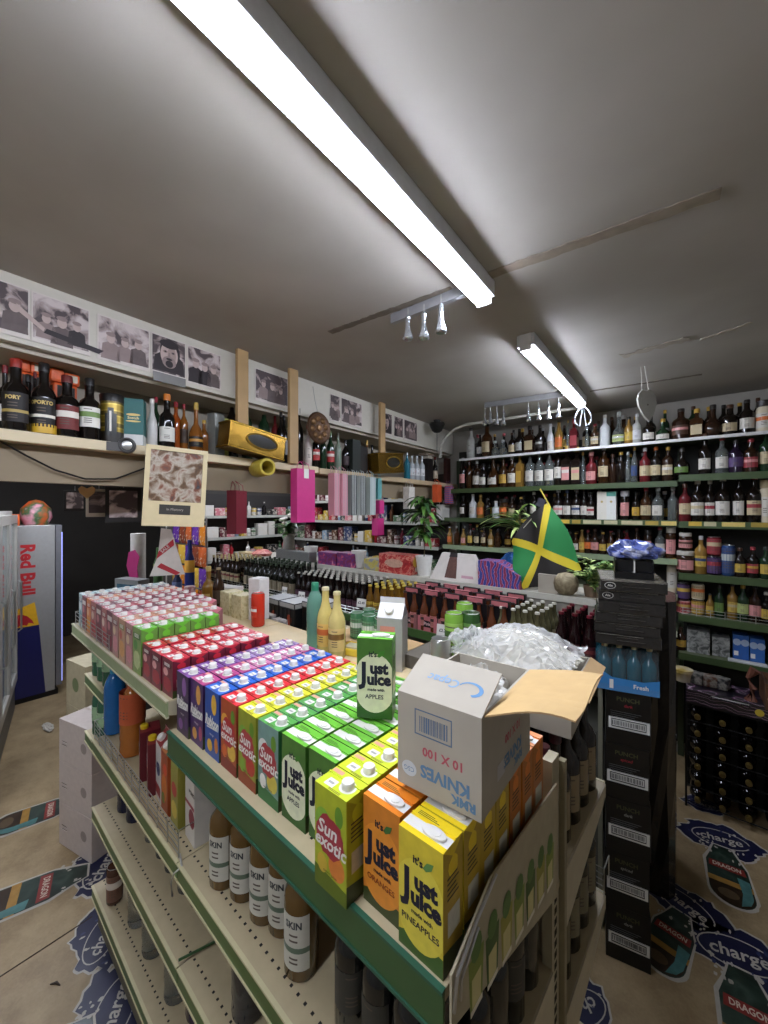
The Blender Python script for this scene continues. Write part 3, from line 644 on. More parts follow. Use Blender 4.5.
# ---------------------------------------------------------------- goods on the spine and the far half
rc = bottle('drinks_can', 'can', .168, .033, '#b8301e', '#888888', '#c23a22', '#e8ded2', .3, .62, 22, 1.6)
p = PZ(258, 626, 1.45); inst(rc, (p.x, p.y, 1.4505), 0, 'tall red can standing on the wooden plank', 'can')
gp = bottle('water_bottle', 'pet', .275, .035, M('#86b8a2', .06, trans=.55, var=0, ior=1.15), '#2f7d5e', seg=22, neck=.88)
p = PZ(315, 648, 1.45); inst(gp, (p.x, p.y, 1.4505), 0, 'clear green plastic water bottle with green cap on the plank', 'bottle')
lemon = bottle('lemonade_bottle', 'beer', .265, .034, M('#d6c272', .08, trans=.15, var=.08), '#cfc39a', '#d6b05a', '#c2652e', .12, .46, 20, 2.4)
lemon2 = bottle('lemonade_bottle', 'beer', .258, .034, M('#d4c27a', .08, trans=.15, var=.08), '#c9ba8a', '#d4ba74', '#7a5a2a', .12, .46, 20, 2.4)
p = PZ(325.5, 652, 1.45); inst(lemon, (p.x, p.y, 1.4505), .2, 'yellow lemonade bottle beside the green water bottle', 'bottle')
p = PZ(337, 657, 1.45); inst(lemon2, (p.x, p.y, 1.4505), .5, 'yellow lemonade bottle with brown leaf label, away from the green bottle', 'bottle')
yt = MB().box(-.05, .05, -.035, .035, 0, .03, M('#d2b63c', .4)); yt.box(-.046, .046, -.031, .031, .03, .034, M('#c9c0a0', .3, .4))
o = yt.build('food_tin', None, PZ(356, 654, 1.45), .3, .006); o.location.z = 1.4505; tag(o, 'flat yellow tin on the plank behind the yellow bottles', 'tin')
# silver gable carton
mb = MB().box(-.047, .047, -.047, .047, 0, .19, M('#a9a7a3', .35, .3)); w_ = .047
mb.add([(-w_,-w_,.19),(w_,-w_,.19),(w_,w_,.19),(-w_,w_,.19),(-w_,0,.238),(w_,0,.238)], [(0,1,5,4),(2,3,4,5)], M('#dedcd6', .4)).add([(-w_,-w_,.19),(w_,-w_,.19),(w_,w_,.19),(-w_,w_,.19),(-w_,0,.238),(w_,0,.238)], [(3,0,4),(1,2,5)], M('#77777a', .4))
mb.box(-w_, w_, -.002, .002, .236, .256, M('#cfcdc8', .4))
mb.poly([(-.035, -.03), (.02, -.03), (.02, .03), (-.035, .03)], M('#d08a78', .5), 0, front(0, -w_-.0005, .13))
sg = mb.build('gable_carton', None, G(-.62, .615, 1.4505), .62-.2, .001)
MB().lathe([(.017, 0), (.017, .012), (.014, .015), (0, .015)], WT, 16, T_(-.005, -.026, .2115, rx=.8)).build('cap', sg)
tag(sg, 'silver gable top carton with white cap behind the green juice carton', 'carton')
sc_ = bottle('drinks_can', 'can', .155, .033, STEEL, '#aaaaaa', '#8f9a8a', '#6a7a5a', .1, .6, 22, 2.0)
inst(sc_, G(-.40, .60, 1.4505), 0, 'short silver can behind the knives box, beside the silver carton', 'can')
# packs and cases behind
def pack(w, d, h, m, name, label, cat, p, rz=0, extra=None, group=None, bevel=.004):
    mb = MB().box(-w/2, w/2, -d/2, d/2, 0, h, m)
    if extra: extra(mb, w, d, h)
    o = mb.build(name, None, p, rz, bevel); return tag(o, label, cat, group)
def blackcase(mb, w, d, h):
    mb.box(-w/2-.001, w/2+.001, -d/2-.001, d/2+.001, h-.03, h+.001, M('#8f8f8a', .3)); mb.poly(blob(.02, .03), M('#8f3a1c', .5), 0, front(w*.15, -d/2-.001, h*.4))
    for k in (-.25, .0, .25): mb.box(w*k-.002, w*k+.002, -d/2-.0006, -d/2, .0, h-.03, M('#26221f', .4))
pack(.135, .135, .15, BLACK, 'can_case', 'black case of cans with a pale shrink top beside the red can', 'case of cans', G(-1.60, .80, 1.386), GRZ, blackcase)
pack(.135, .135, .15, BLACK, 'can_case', 'black case of cans with pale shrink top in the middle of three', 'case of cans', G(-1.455, .80, 1.386), GRZ, blackcase)
pack(.15, .14, .165, BLACK, 'can_case', 'black case of cans with a pale shrink top beside the green bottle', 'case of cans', G(-1.30, .84, 1.386), GRZ, blackcase)
pack(.075, .075, .22, M('#cfc9c3', .45), 'drinks_box', 'tall white carton box behind the red can', 'carton', G(-1.56, .63, 1.4505), GRZ+.3, lambda mb, w, d, h: mb.poly([(-.03, -.03), (.03, -.03), (.03, .03), (-.03, .03)], M('#a39a98', .5), 0, front(0, -d/2-.0005, h*.4)))
for i in range(2):
    pack(.105, .09, .155, MP('beige_print', [(.3, '#b3a476'), (.5, '#c9bd92'), (.7, '#94854f')], 40), 'can_pack', ('beige printed pack on the spine by the brown bottle', 'beige printed pack on the spine by the white box')[i], 'drinks pack', G(-1.79+i*.13, .60, 1.42), GRZ, None, None)
pack(.19, .13, .05, M('#b03434', .4), 'sweet_box', 'flat red box lying behind the beige packs', 'box', G(-1.85, .86, 1.386), GRZ, lambda mb, w, d, h: mb.poly([(-.08, -.012), (.08, -.012), (.08, .012), (-.08, .012)], M('#d9cfc9', .5), 0, front(0, -d/2-.0005, h*.55)))
bb = bottle('beer_bottle', 'beer', .24, .032, '#2d1d10', '#8a7a5a', '#3a2c1c', None)
gb2 = bottle('rum_bottle', 'spirit', .30, .038, M('#8a6426', .1, trans=.3, var=.05), '#b09a5a', '#a58a4a', None)
inst(bb, G(-1.95, .60, 1.4505), 0, 'brown beer bottle standing at the far end of the spine plank', 'bottle')
inst(gb2, G(-2.08, .60, 1.386), 0, 'amber glass bottle with gold cap under the striped flag', 'bottle')
gc = bottle('drinks_can', 'can', .115, .033, '#3e6a48', '#888888', '#5f8a62', '#d0d6c8', .1, .8, 16, 6.2)
for i in range(6):
    inst(gc, G(-.93+.072*(i % 3), .74+.075*(i//3), 1.4605), 0, f'green and white can in the cluster behind the yellow bottles, {nth(i % 3)} in {nth(i//3)} row', 'can', 'green cans behind the yellow bottles')
tag(MB().box(-.2, .2, -.1, .1, 0, .074, CARD).build('can_tray', None, G(-.86, .775, 1.386), GRZ, .002), 'cardboard tray under the small green cans', 'tray')
tag(MB().box(-.09, .09, -.12, .12, 0, .10, M('#5a5348', .8)).build('cardboard_case', None, G(-.50, .76, 1.3985), GRZ, .002), 'low drab case under the tall green cans', 'case')
for i, (x, y, c1, c2) in enumerate(((454, 650, '#74a03c', '#8fb552'), (471, 650, '#2c4a22', '#58803a'), (457, 640, '#74a03c', '#8fb552'))):
    p = PZ(x, y+9, 1.50); t = bottle('drinks_can', 'can', .168, .033, c1, '#999999', c2, ('#3a5a28', '#1c2a18', '#3a5a28')[i], .12, .8, 22, 5)
    inst(t, (p.x, p.y+(.0, 0, .06)[i], 1.4995), 0, ('tall bright green can in front beside the price card', 'tall dark green can beside the bright green one', 'tall bright green can standing behind the other two')[i], 'can')
# ---------------------------------------------------------------- the knives box
kb = empty('cardboard_box', (-.376, .722, ZT+CH+.016), math.radians(2)); KW, KD, KH = .168, .25, .172
tag(kb, 'open white cardboard box of knives with flaps up on the juice cartons', 'cardboard box')
BLUEP = M('#5b7d9c', .7); REDP = M('#b0505a', .7)
mb = MB(); t = .004; x, y = KW/2, KD/2
mb.box(-x, x, -y, -y+t, 0, KH, WCARD); mb.box(-x, x, y-t, y, 0, KH, WCARD); mb.box(-x, -x+t, -y+t, y-t, 0, KH, WCARD); mb.box(x-t, x, -y+t, y-t, 0, KH, WCARD); mb.box(-x+t, x-t, -y+t, y-t, 0, t, WCARD)
# printing, upside down
F = lambda px, pz: front(px, -y-.0005, pz, PI)
mb.text('KNIVES', .030, BLUEP, F(.015, .042), bold=.0012); mb.text('RMK', .022, BLUEP, F(.052, .018), bold=.0010); mb.text('10 X 100', .022, REDP, F(.012, .078), bold=.0006)
mb.poly(blob(.016, .014), M('#c2c6c8', .7), 0, F(-.058, .035)); mb.text('CSG', .012, BLUEP, F(-.058, .035) @ T_(z=.0004))
bx = M('#5a6f88', .7)
for a, b, c, d in ((-.046, .030, .104, .106), (-.046, .030, .148, .150), (-.046, -.044, .104, .150), (.028, .030, .104, .150)): mb.box(a, b, -y-.0006, -y-.0002, c, d, bx)
xx = -.036
while xx < .02: ww = random.choice((.0012, .002, .003)); mb.box(xx, xx+ww, -y-.0006, -y-.0002, .111, .139, bx); xx += ww+random.choice((.0015, .0025))
R_ = lambda py, pz: side(x+.0005, py, pz, PI)
mb.text('KNIVES', .030, BLUEP, R_(.02, .05), bold=.0012); mb.text('RMK', .022, BLUEP, R_(.05, .025), bold=.001); mb.text('10 X 100', .022, REDP, R_(.02, .09), bold=.0006); mb.poly([(-.018, -.014), (.018, -.014), (.018, .014), (-.018, .014)], M('#b7b5b3', .7), 0, R_(-.04, .045))
mb.build('carton_body', kb)
# front flap, leaning back and up
fl = MB(); T = Matrix.Translation((0, -y, KH)) @ Matrix.Rotation(math.radians(26), 4, 'X')
fl.box(-x, x, 0, .10, -.003, 0, WCARD, T); fl.text('Cepac', .026, M('#7f9cb8', .7), T @ T_(-.01, .05, .0006, rz=PI), bold=.0004, shear=.2)
arc = [(.024*math.cos(a), .016*math.sin(a)) for a in [i*PI/10-1.2 for i in range(14)]]; arc2 = [(.019*math.cos(a)-.003, .012*math.sin(a)) for a in [i*PI/10-1.2 for i in range(14)]]
fl.add([(a, b, 0) for a, b in arc]+[(a, b, 0) for a, b in arc2], [(i, i+1, 15+i, 14+i) for i in range(13)], M('#5b86ad', .7), False, T @ T_(.045, .047, .0007))
o = fl.build('flap', kb); 
# side flap, folded out over the aisle, brown inside
fl = MB(); nx, ny = 8, 8; vs = []
for i in range(nx+1):
    for j in range(ny+1):
        a = i/nx; b = j/ny; vs.append((x+a*.135, -y+.01+b*(KD-.01)+a*.02+.006*math.sin(b*9)*a, KH+a*.02+.012*math.sin(a*2.6)*(1-b)+.006*math.sin(b*7+a*3)*a))
fs = [(i*(ny+1)+j, (i+1)*(ny+1)+j, (i+1)*(ny+1)+j+1, i*(ny+1)+j+1) for i in range(nx) for j in range(ny)]
fl.add(vs, fs, M('#c0a06c', .8, var=.05)); fl.add([(a, b, c-.003) for a, b, c in vs], [tuple(reversed(f)) for f in fs], WCARD)
rim = [j for j in range(ny+1)]+[i*(ny+1)+ny for i in range(1, nx+1)]+[nx*(ny+1)+j for j in range(ny-1, -1, -1)]+[i*(ny+1) for i in range(nx-1, 0, -1)]
o0 = len(fl.v)-2*len(vs)
for i in range(len(rim)): a, b = rim[i], rim[(i+1) % len(rim)]; fl.f.append((o0+b, o0+a, o0+len(vs)+a, o0+len(vs)+b)); fl.m.append(fl.mi(CARD)); fl.sm.append(False)
fl.build('flap', kb)
# plastic bag lump
def crumple(rx, ry, rz_, mat, seed, n=18, amp=.25, name='bag', parent=None, loc=(0,0,0), floor=-.3):
    r = random.Random(seed); ph = [(r.uniform(0, 6), r.uniform(0, 6), r.uniform(3, 9), r.uniform(3, 9)) for _ in range(6)]; vs = []; m = n
    for i in range(n+1):
        a = PI*i/n
        for j in range(2*m):
            b = 2*PI*j/(2*m); d = 1+amp*sum(math.sin(p[2]*a+p[0])*math.cos(round(p[3])*b+p[1]) for p in ph)/3+r.uniform(-.04, .04)*amp*4
            z = math.cos(a)*d; vs.append((rx*math.sin(a)*math.cos(b)*d, ry*math.sin(a)*math.sin(b)*d, rz_*max(z, floor)))
    fs = [(i*2*m+j, (i+1)*2*m+j, (i+1)*2*m+(j+1) % (2*m), i*2*m+(j+1) % (2*m)) for i in range(n) for j in range(2*m)]
    return MB().add(vs, fs, mat, False).build(name, parent, loc)
BAGM = M('#d6d4cd', .12, var=.05, scale=60, bump=.6, coat=.4)
bg = crumple(.072, .105, .07, BAGM, 5, loc=(kb.location.x+.004, kb.location.y+.01, kb.location.z+.115), name='plastic_bag')
tag(bg, 'clear crumpled plastic bag showing inside the knives box', 'bag')
# second box with bags of straws
b2 = empty('cardboard_box', (-.50, 1.30, 1.4005), math.radians(3)); BW, BD, BH = .40, .30, .135
tag(b2, 'low white cardboard box heaped with bags behind the knives box', 'cardboard box')
mb = MB(); x, y = BW/2, BD/2
mb.box(-x, x, -y, -y+t, 0, BH, WCARD); mb.box(-x, x, y-t, y, 0, BH, WCARD); mb.box(-x, -x+t, -y+t, y-t, 0, BH, WCARD); mb.box(x-t, x, -y+t, y-t, 0, BH, WCARD); mb.box(-x+t, x-t, -y+t, y-t, 0, t, WCARD)
mb.text('101', .038, M('#3a3836', .7), front(-.08, -y-.0005, .085), bold=.001); mb.text('170mm', .014, M('#3a3836', .7), front(-.1, -y-.0005, .118))
mb.build('carton_body', b2)
MB().box(0, .05, -y, y, 0, .003, CARD, Matrix.Translation((x, 0, BH)) @ Matrix.Rotation(.5, 4, 'Y')).build('flap', b2)
STRAW = M('#ded9c8', .35, var=.05, scale=50); FILM = M('#e6e6e2', .1, alpha=.38, var=0, coat=.5)
hp = MB(); r = random.Random(3); hv = lambda a, b: .075*max(0, 1-(a/.17)**2)*max(0, 1-(b/.13)**4)**.5
NX, NY = 22, 14; vs = [(-.17+.34*i/NX, -.13+.26*j/NY, hv(-.17+.34*i/NX, -.13+.26*j/NY)-.01) for i in range(NX+1) for j in range(NY+1)]
hp.add(vs, [(i*(NY+1)+j, (i+1)*(NY+1)+j, (i+1)*(NY+1)+j+1, i*(NY+1)+j+1) for i in range(NX) for j in range(NY)], STRAW, True)
for i in range(420):
    c = Vector((r.uniform(-.15, .15), r.uniform(-.11, .11), 0)); c.z = hv(c.x, c.y)+r.uniform(-.008, .008); a = r.gauss(-.3, .35)
    dx, dy = .045*math.cos(a), .045*math.sin(a); hp.tube([(c.x-dx, c.y-dy, min(c.z, hv(c.x-dx, c.y-dy)+.006)), (c.x, c.y, c.z+.003), (c.x+dx, c.y+dy, min(c.z, hv(c.x+dx, c.y+dy)+.008))], .0026, STRAW, 5)
sb = empty('straw_bag', (-.50, 1.30, 1.536)); tag(sb, 'clear plastic bag full of pale straws heaped on the second box', 'bag')
hp.build('straws', sb)['kind'] = 'stuff'
def film(seed, x0, x1, y0, y1, hf, loc, amp, name, parent):
    r = random.Random(seed); N = 26; vs = []; ph = [(r.uniform(20, 70), r.uniform(20, 70), r.uniform(0, 6)) for _ in range(7)]
    for i in range(N+1):
        for j in range(N+1):
            a, b = x0+(x1-x0)*i/N, y0+(y1-y0)*j/N; e = min(i, j, N-i, N-j)/N
            vs.append((a+r.uniform(-1, 1)*.004, b+r.uniform(-1, 1)*.004, hf(a, b)+amp*sum(abs(math.sin(p[0]*a+p[1]*b+p[2])) for p in ph)/7+r.uniform(-.3, .3)*amp*.5))
    return MB().add(vs, [(i*(N+1)+j, (i+1)*(N+1)+j, (i+1)*(N+1)+j+1, i*(N+1)+j+1) for i in range(N) for j in range(N)], FILM, False).build(name, parent, loc)
film(4, -.19, .19, -.15, .14, lambda a, b: hv(a, b)+.004+.06*max(0, a*.9+b*1.2-.06), (0, 0, 0), .03, 'wrapper', sb)
pb = film(9, -.11, .10, -.07, .07, lambda a, b: .055-4.5*a*a-5*b*b, (-.60, 1.20, 1.545), .05, 'plastic_bag', None); tag(pb, 'smaller clear plastic bag at the near end of the straw heap', 'bag')
# ================================================================ BACK WALL SHELVING
SY = 3.75                                                # front edge of the shelves
BWX0, BXM, BWX1 = -2.25, -.185, .75
wallu = empty('wall_shelving', (0, SY, 0)); tag(wallu, 'green steel wall shelving full of spirits along the back wall', 'shelving unit')
BGREEN = M('#3e4f2e', .4, var=.08, scale=14); WRAIL = M('#d3d3cf', .35)
def wshelf(x0, x1, z, rail, h=.04, dy=0):
    s = MB().box(x0, x1, -dy, .34, z-.015, z, M('#5a6148', .5)).build('shelf', wallu)
    MB().box(x0, x1, -dy-.012, -dy, z-h, z+.004, rail).build('price_rail', s)
    return s
LV = {'A':2.568, 'B':2.25, 'C':1.945, 'D':1.65, 'E':1.38, 'F':1.1, 'G':.8}
RV = {'A':2.568, 'B':2.29, 'C':1.94, 'D':1.553, 'E':1.243, 'F':.955}
wshelf(BWX0+.2, BWX1, LV['A'], WRAIL, .018)
for k in 'BCD': wshelf(BWX0, BXM-.005, LV[k], BGREEN if k != 'D' else M('#8a9a78', .4))
for k in 'EFG': wshelf(BWX0, BXM-.005, LV[k], M('#b5b79c', .4))
for k in 'BDEF': wshelf(BXM+.005, BWX1, RV[k], BGREEN, .045, .03)
wshelf(BXM+.005, BWX1, RV['C'], BGREEN, .045)
for x in (BWX0, BXM, BWX1): MB().box(x-.02, x+.02, .33, .36, 0, 2.6, M('#3f4a34', .5)).build('upright', wallu)
MB().box(BWX0, BWX1, .355, .365, .1, 2.7, M('#2b2a26', .7)).build('back_panel', wallu)
# yellow price labels along the third shelf
YL = M('#c9a93f', .5, var=.15, scale=40)
x = -1.45; r = random.Random(2)
while x < .55:
    w_ = r.uniform(.05, .16)
    MB().box(x, min(x+w_, BXM-.01) if x < BXM else x+w_, -.0135, -.012, LV['C']-.034, LV['C']-.002, M(r.choice(('#c9a93f', '#d2bb6a', '#b8b08a', '#a88f3c')), .5, var=.1, scale=40)).build('price_label', wallu)
    x += w_+r.uniform(.01, .03)
def rowlab(look, i, row, end='pipe corner'): return f'{look}, {nth(i)} from the {end} on the {row}'.replace('top shelf', 'top back shelf')
DK, DKB, AMB, CLR, GRNB = '#17110d', '#2a1a10', '#7a451a', CLEAR, '#1e3320'
C_ = {'dk':DK, 'br':DKB, 'am':M('#3d2410', .07, var=.08, trans=.2), 'cl':M('#b9c0bc', .05, var=0, trans=.85), 'gr':GRNB, 'rd':M('#6a2226', .08, var=.08, trans=.2), 'wh':M('#cfd2d2', .3, var=.03), 'ye':M('#86662f', .12, var=.12), 'pu':'#1f1426', 'bl':'#27406a', 'cr':'#cfc3a8', 'gd':M('#b08a36', .2, .6), 'or':'#c9662a'}
W_ = {'dk':'black', 'br':'brown', 'am':'amber', 'cl':'clear', 'gr':'dark green', 'rd':'red', 'wh':'white', 'ye':'yellow', 'pu':'purple', 'bl':'blue', 'cr':'cream', 'gd':'gold', 'or':'orange', 'gy':'grey', 'pk':'pink', 'sv':'silver', 'tl':'teal', 'no':'', 'lg':'pale green'}
LC = {'wh':'#c9c4b8', 'cr':'#b8a884', 'gy':'#a9a9a2', 'pk':'#c98a86', 'rd':'#94343a', 'ye':'#bfa046', 'bl':'#34466e', 'gd':'#b8923a', 'dk':'#26221e', 'or':'#cf6a2e', 'gr':'#5d7a3a', 'sv':'#bdbdbd', 'pu':'#4a3560', 'lg':'#a3ad6a', 'tl':'#3f8a80', 'br':'#4a3020', 'cl':'#a9b0ae'}
def put(lst, Y, z, hz, row, group, end='pipe corner', dx=0):
    """lst: (px, top py, width px, kind, body, cap, label, second)"""
    for i, it in enumerate(lst):
        px, ty, wpx, kind, b, c, l = it[:7]; l2 = it[7] if len(it) > 7 else None
        p = PY(px, Y, z); d = p.dot(FW); H = max(.08, (HY-ty)*d/FPX+CAMH-z) if ty is not None else hz
        R = min(.06, wpx*d/FPX/2*.94)
        look = f'{W_[b]} ' + ('jar' if kind == 'jar' else 'tin' if kind == 'can' else 'bottle') + (f' with {W_[l]} label' if l else '')
        nmv = {'jar':'jar', 'can':'food_tin'}.get(kind, 'spirit_bottle')
        Hq = round(H*50)/50; Rq = round(R*200)/200
        t = bottle(nmv, kind, Hq, Rq, C_.get(b, LC.get(b)), LC[c], LC.get(l), LC.get(l2) if l2 else None, seg=14, ang=6.28 if kind == 'can' else 2.1)
        o = inst(t, (p.x, p.y, z+.0005), random.uniform(-.15, .15)-.1, rowlab(look, i, row, end), 'jar' if kind == 'jar' else 'tin' if kind == 'can' else 'bottle', group)
        o.scale[2] = H/Hq
rowA = [(471,428,9,'spirit','gy','dk','gy'),(480,435,7,'wine','dk','dk','sv'),(487,424,11,'spirit','am','dk','cr'),(495,441,9,'round','cl','cl',None),(503,440,9,'round','cl','cl',None),(512,433,7,'spirit','dk','br','cr'),
 (519.5,429,9,'spirit','dk','dk','gy'),(530,426,11,'square','br','dk','cr'),(540,425,9,'spirit','dk','dk','dk','gy'),(550.5,424,7,'slim','wh','sv','wh'),(559,421,8,'beer','ye','dk','or'),(568,420,4,'slim','cl','gd',None),
 (574,419,8,'square','rd','rd','rd'),(587,427,5,'slim','cl','sv',None),(595,424,8,'spirit','am','rd','cr','wh'),(605,415,10,'spirit','wh','wh',None),(619,412,13,'round','cl','cl','lg','sv'),(629,417,9,'spirit','ye','dk','ye'),
 (637,414,9,'spirit','gy','sv','sv'),(649,418,12,'port','dk','dk','wh'),(663,419,13,'round','gr','gd','wh'),(681,409,17,'spirit','br','dk','br','pk'),(697,409,13,'square','am','gd','cr'),(713,405,18,'round','br','dk',None),
 (730,405,15,'port','dk','br','cr'),(747,400,14,'spirit','dk','dk','wh'),(765,401,15,'jar','cr','dk','wh','or')]
put(rowA, SY+.085, LV['A'], .27, 'top shelf', 'bottles on the top back shelf')
rowB = [(463,458,8,'wine','dk','sv','pk'),(469.5,459,7,'spirit','am','rd',None),(477,461,9,'spirit','br','sv','wh'),(483.5,464,9,'spirit','dk','dk','wh'),(493.5,456,13,'round','am','am' if False else 'br','wh'),(503.5,459,9,'spirit','am','br','gd'),
 (512,457,10,'spirit','am','sv','wh'),(520,452,8,'square','ye','gd','gd'),(530,452,10,'spirit','cl','sv','wh'),(539.5,452,10,'spirit','cl','cl','wh'),(549.5,450,10,'spirit','cl','sv','wh'),(558,447,8,'wine','dk','gd','wh'),(567,446,10,'square','dk','gd','pk','wh'),
 (577,447,11,'square','dk','gd','cr','pk'),(583,452,5,'slim','cl','gd',None),(591.5,452,11,'port','rd','pk','pk'),(604,447,11,'wine','am','sv','cr'),(613,454,7,'spirit','br','br',None),(621,452,10,'spirit','dk','gd',None),(628,452,6,'slim','cl','sv',None),(634.5,447,7,'wine','cl','gd','bl')]
put(rowB, SY+.085, LV['B'], .27, 'second shelf', 'bottles on the second back shelf')
rowB2 = [(645,448,11,'wine','rd','sv','cr'),(656,447,11,'wine','dk','or','cr'),(668,447,11,'wine','br','gd','cr','wh')]
put(rowB2, SY+.085, LV['B'], .27, 'second shelf', 'bottles before the step in the second shelf', 'rose bottle')
rowB3 = [(682,448,14,'round','dk','dk','gr'),(705,434,12,'port','dk','br','wh'),(722,437,11,'spirit','cl','rd','wh'),(736,440,13,'wine','pu','dk','pu'),(751,439,14,'spirit','br','rd','rd','pk'),(766,430,10,'wine','gr','dk','cr')]
put(rowB3, SY+.06, RV['B'], .27, 'second shelf', 'bottles past the step in the second shelf', 'step')
rowC = [(463,496,7,'wine','dk','dk','wh'),(473,494,8,'spirit','wh','wh','wh'),(480.5,495,8,'spirit','ye','gd','or'),(487,498,7,'spirit','dk','dk',None),(496,501,8,'port','wh','wh',None),(504,499,9,'jar','am','dk','or'),(512,497,7,'spirit','br','dk','cr'),(521,497,8,'spirit','dk','gd',None),
 (534,492,8,'wine','dk','wh','wh'),(546,494,8,'spirit','br','rd','cr'),(558.5,490,10,'spirit','dk','sv','wh','pk'),(567.5,490,9,'spirit','dk','bl','wh'),(576.5,489,10,'spirit','dk','sv','wh','bl'),(584,490,7,'spirit','dk','dk','wh'),(591,492,9,'spirit','dk','dk','wh','rd')]
put(rowC, SY+.085, LV['C'], .24, 'third shelf', 'bottles on the third back shelf')
for i, (px, cc) in enumerate(((602.7, '#d8d2c4'), (612, '#d8d8d0'))):
    p = PY(px, SY+.08, LV['C']+.0005); mb = MB().box(-.036, .036, -.036, .036, 0, .24, M(cc, .5, var=.03))
    if i: mb.box(-.0362, .0362, -.0362, .0362, .20, .2405, M('#5aa393', .5))
    mb.poly(blob(.010, .010), M('#b9a46a', .5), 0, front(0, -.0368, .155)); mb.text('XO' if False else '~', .02, M('#b9a46a', .5), front(0, -.0368, .06))
    tag(mb.build('bottle_box', None, p, 0, .001), ('plain white tall bottle box on the third back shelf', 'white bottle box with teal top on the third back shelf')[i], 'box')
rowC2 = [(625,491,9,'jar','dk','sv','pk'),(636,492,8,'spirit','dk','dk','gd'),(646,488,10,'spirit','am','rd','cr'),(658,488,10,'spirit','cl','cl','wh'),(673,487,10,'spirit','cl','sv',None,)]
put(rowC2, SY+.085, LV['C'], .24, 'third shelf', 'bottles after the boxes on the third shelf', 'teal topped box')
rowC3 = [(685,484,11,'wine','rd','br','cr'),(697.7,480,12,'spirit','dk','wh','wh','cr'),(710,480,10,'spirit','dk','wh','wh','rd'),(723,477,13,'spirit','dk','wh','wh'),(739,476,11,'spirit','dk','dk','wh'),(754,475,13,'spirit','dk','rd','cr','rd'),(766,480,10,'jar','cr','cr','wh')]
put(rowC3, SY+.07, RV['C'], .25, 'third shelf', 'bottles past the upright on the third shelf', 'upright')
r = random.Random(12)
rowD = [(450+i*6.8, 527+r.uniform(-3, 3), 6, r.choice(('spirit','wine','beer')), r.choice(('dk','br','am','am','ye')), r.choice(('dk','gd','sv','rd')), r.choice(('cr','or','ye','gy','pk',None))) for i in range(8)]
put(rowD, SY+.09, LV['D'], .18, 'fourth shelf', 'small bottles on the fourth back shelf')
rowD2 = [(570,532,7,'spirit','br','dk','cr'),(576,533,6,'beer','am','gd','wh'),(582,530,6,'beer','ye','ye','ye'),(588,530,7,'wine','br','rd','or'),(595,529,8,'spirit','br','br','pk'),(603,532,7,'spirit','br','gd','ye'),(611,531,7,'beer','am','rd','ye'),(619,530,7,'spirit','br','dk','cr'),(627,530,8,'spirit','rd','dk','cr'),(637,528,8,'spirit','br','br','cr'),(648,530,8,'jar','br','dk','pk'),(660,527,9,'spirit','cl','rd','wh'),(671,527,9,'jar','am','wh','pk')]
put(rowD2, SY+.09, LV['D'], .2, 'fourth shelf', 'small bottles beyond the flag', 'flag')
rowD3 = [(685.5,551,17,'jar','br','wh','pk'),(701,536,12,'wine','ye','sv','ye','bl'),(714,556,13,'can','pu','sv','pu','rd'),(728,545,12,'can','bl','sv','bl','cl'),(740,548,11,'spirit','dk','br','ye'),(753,547,11,'spirit','dk','rd','rd','gd'),(766,547,11,'spirit','gr','dk','ye')]
put(rowD3, SY+.05, RV['D'], .2, 'fourth shelf', 'jars and tins past the upright', 'upright')
# stacked second tier
for px, lo, hi, b, l, l2, kind, lab, cat in ((685.5, 550.5, 533, 'br', 'pk', 'br', 'jar', 'brown jar with pink label stacked on a matching jar', 'jar'), (714, 555.5, 537, 'rd', 'rd', 'cr', 'can', 'red tin stacked on a purple tin on the fourth back shelf', 'tin')):
    p = PY(px, SY+.05, 0); d = p.dot(FW); z0 = CAMH-(lo-HY)*d/FPX+.002; H = (lo-hi)*d/FPX
    t = bottle('food_jar' if kind == 'jar' else 'food_tin', kind, H, .042, C_[b], LC['wh'], LC[l], LC[l2], seg=16, ang=6.28)
    inst(t, (p.x, p.y, z0), 0, lab, cat)
p = PY(722, SY+.16, RV['D']+.0005); inst(bottle('food_tin', 'can', .22, .05, '#7a1c22', '#aaaaaa', '#8a2028', '#b0544a', seg=16, ang=6.28), p, 0, 'tall dark red tin behind the blue tin on the fourth back shelf', 'tin')
rowE = [(570,560,7,'beer','ye','gr','ye'),(590,562,8,'spirit','gr','dk','ye'),(604,560,8,'jar','ye','gr','lg'),(620,560,8,'spirit','ye','gr','ye'),(672,558,10,'jar','cr','ye','wh')]
put(rowE, SY+.09, LV['E'], .15, 'fifth shelf', 'jars behind the crate stack', 'flag')
rowE3 = [(683.5,600,12,'can','pk','sv','rd','ye'),(698,600,11,'can','ye','sv','ye','pk'),(710,594,7,'beer','ye','dk','ye'),(719.5,585,9,'spirit','gr','dk','gr'),(732.5,583,9,'wine','ye','dk','ye','cr'),(743,585,10,'wine','gr','gd','lg'),(755,585,10,'spirit','br','dk','pk'),(766,592,9,'spirit','dk','wh','ye')]
put(rowE3, SY+.06, RV['E'], .2, 'fifth shelf', 'tins and oils past the upright', 'upright')
for px, lo, hi, b, l, l2, lab in ((683.5, 599.5, 583, 'pu', 'pu', 'ye', 'purple tin stacked on a red tin on the fifth back shelf'), (698, 599.5, 584, 'cr', 'cr', 'or', 'cream tin stacked on a yellow tin on the fifth back shelf')):
    p = PY(px, SY+.06, 0); d = p.dot(FW); z0 = CAMH-(lo-HY)*d/FPX+.002
    inst(bottle('food_tin', 'can', (lo-hi)*d/FPX, .04, C_[b], '#aaaaaa', LC[l], LC[l2], seg=16, ang=6.28), (p.x, p.y, z0), 0, lab, 'tin')
mb = MB()
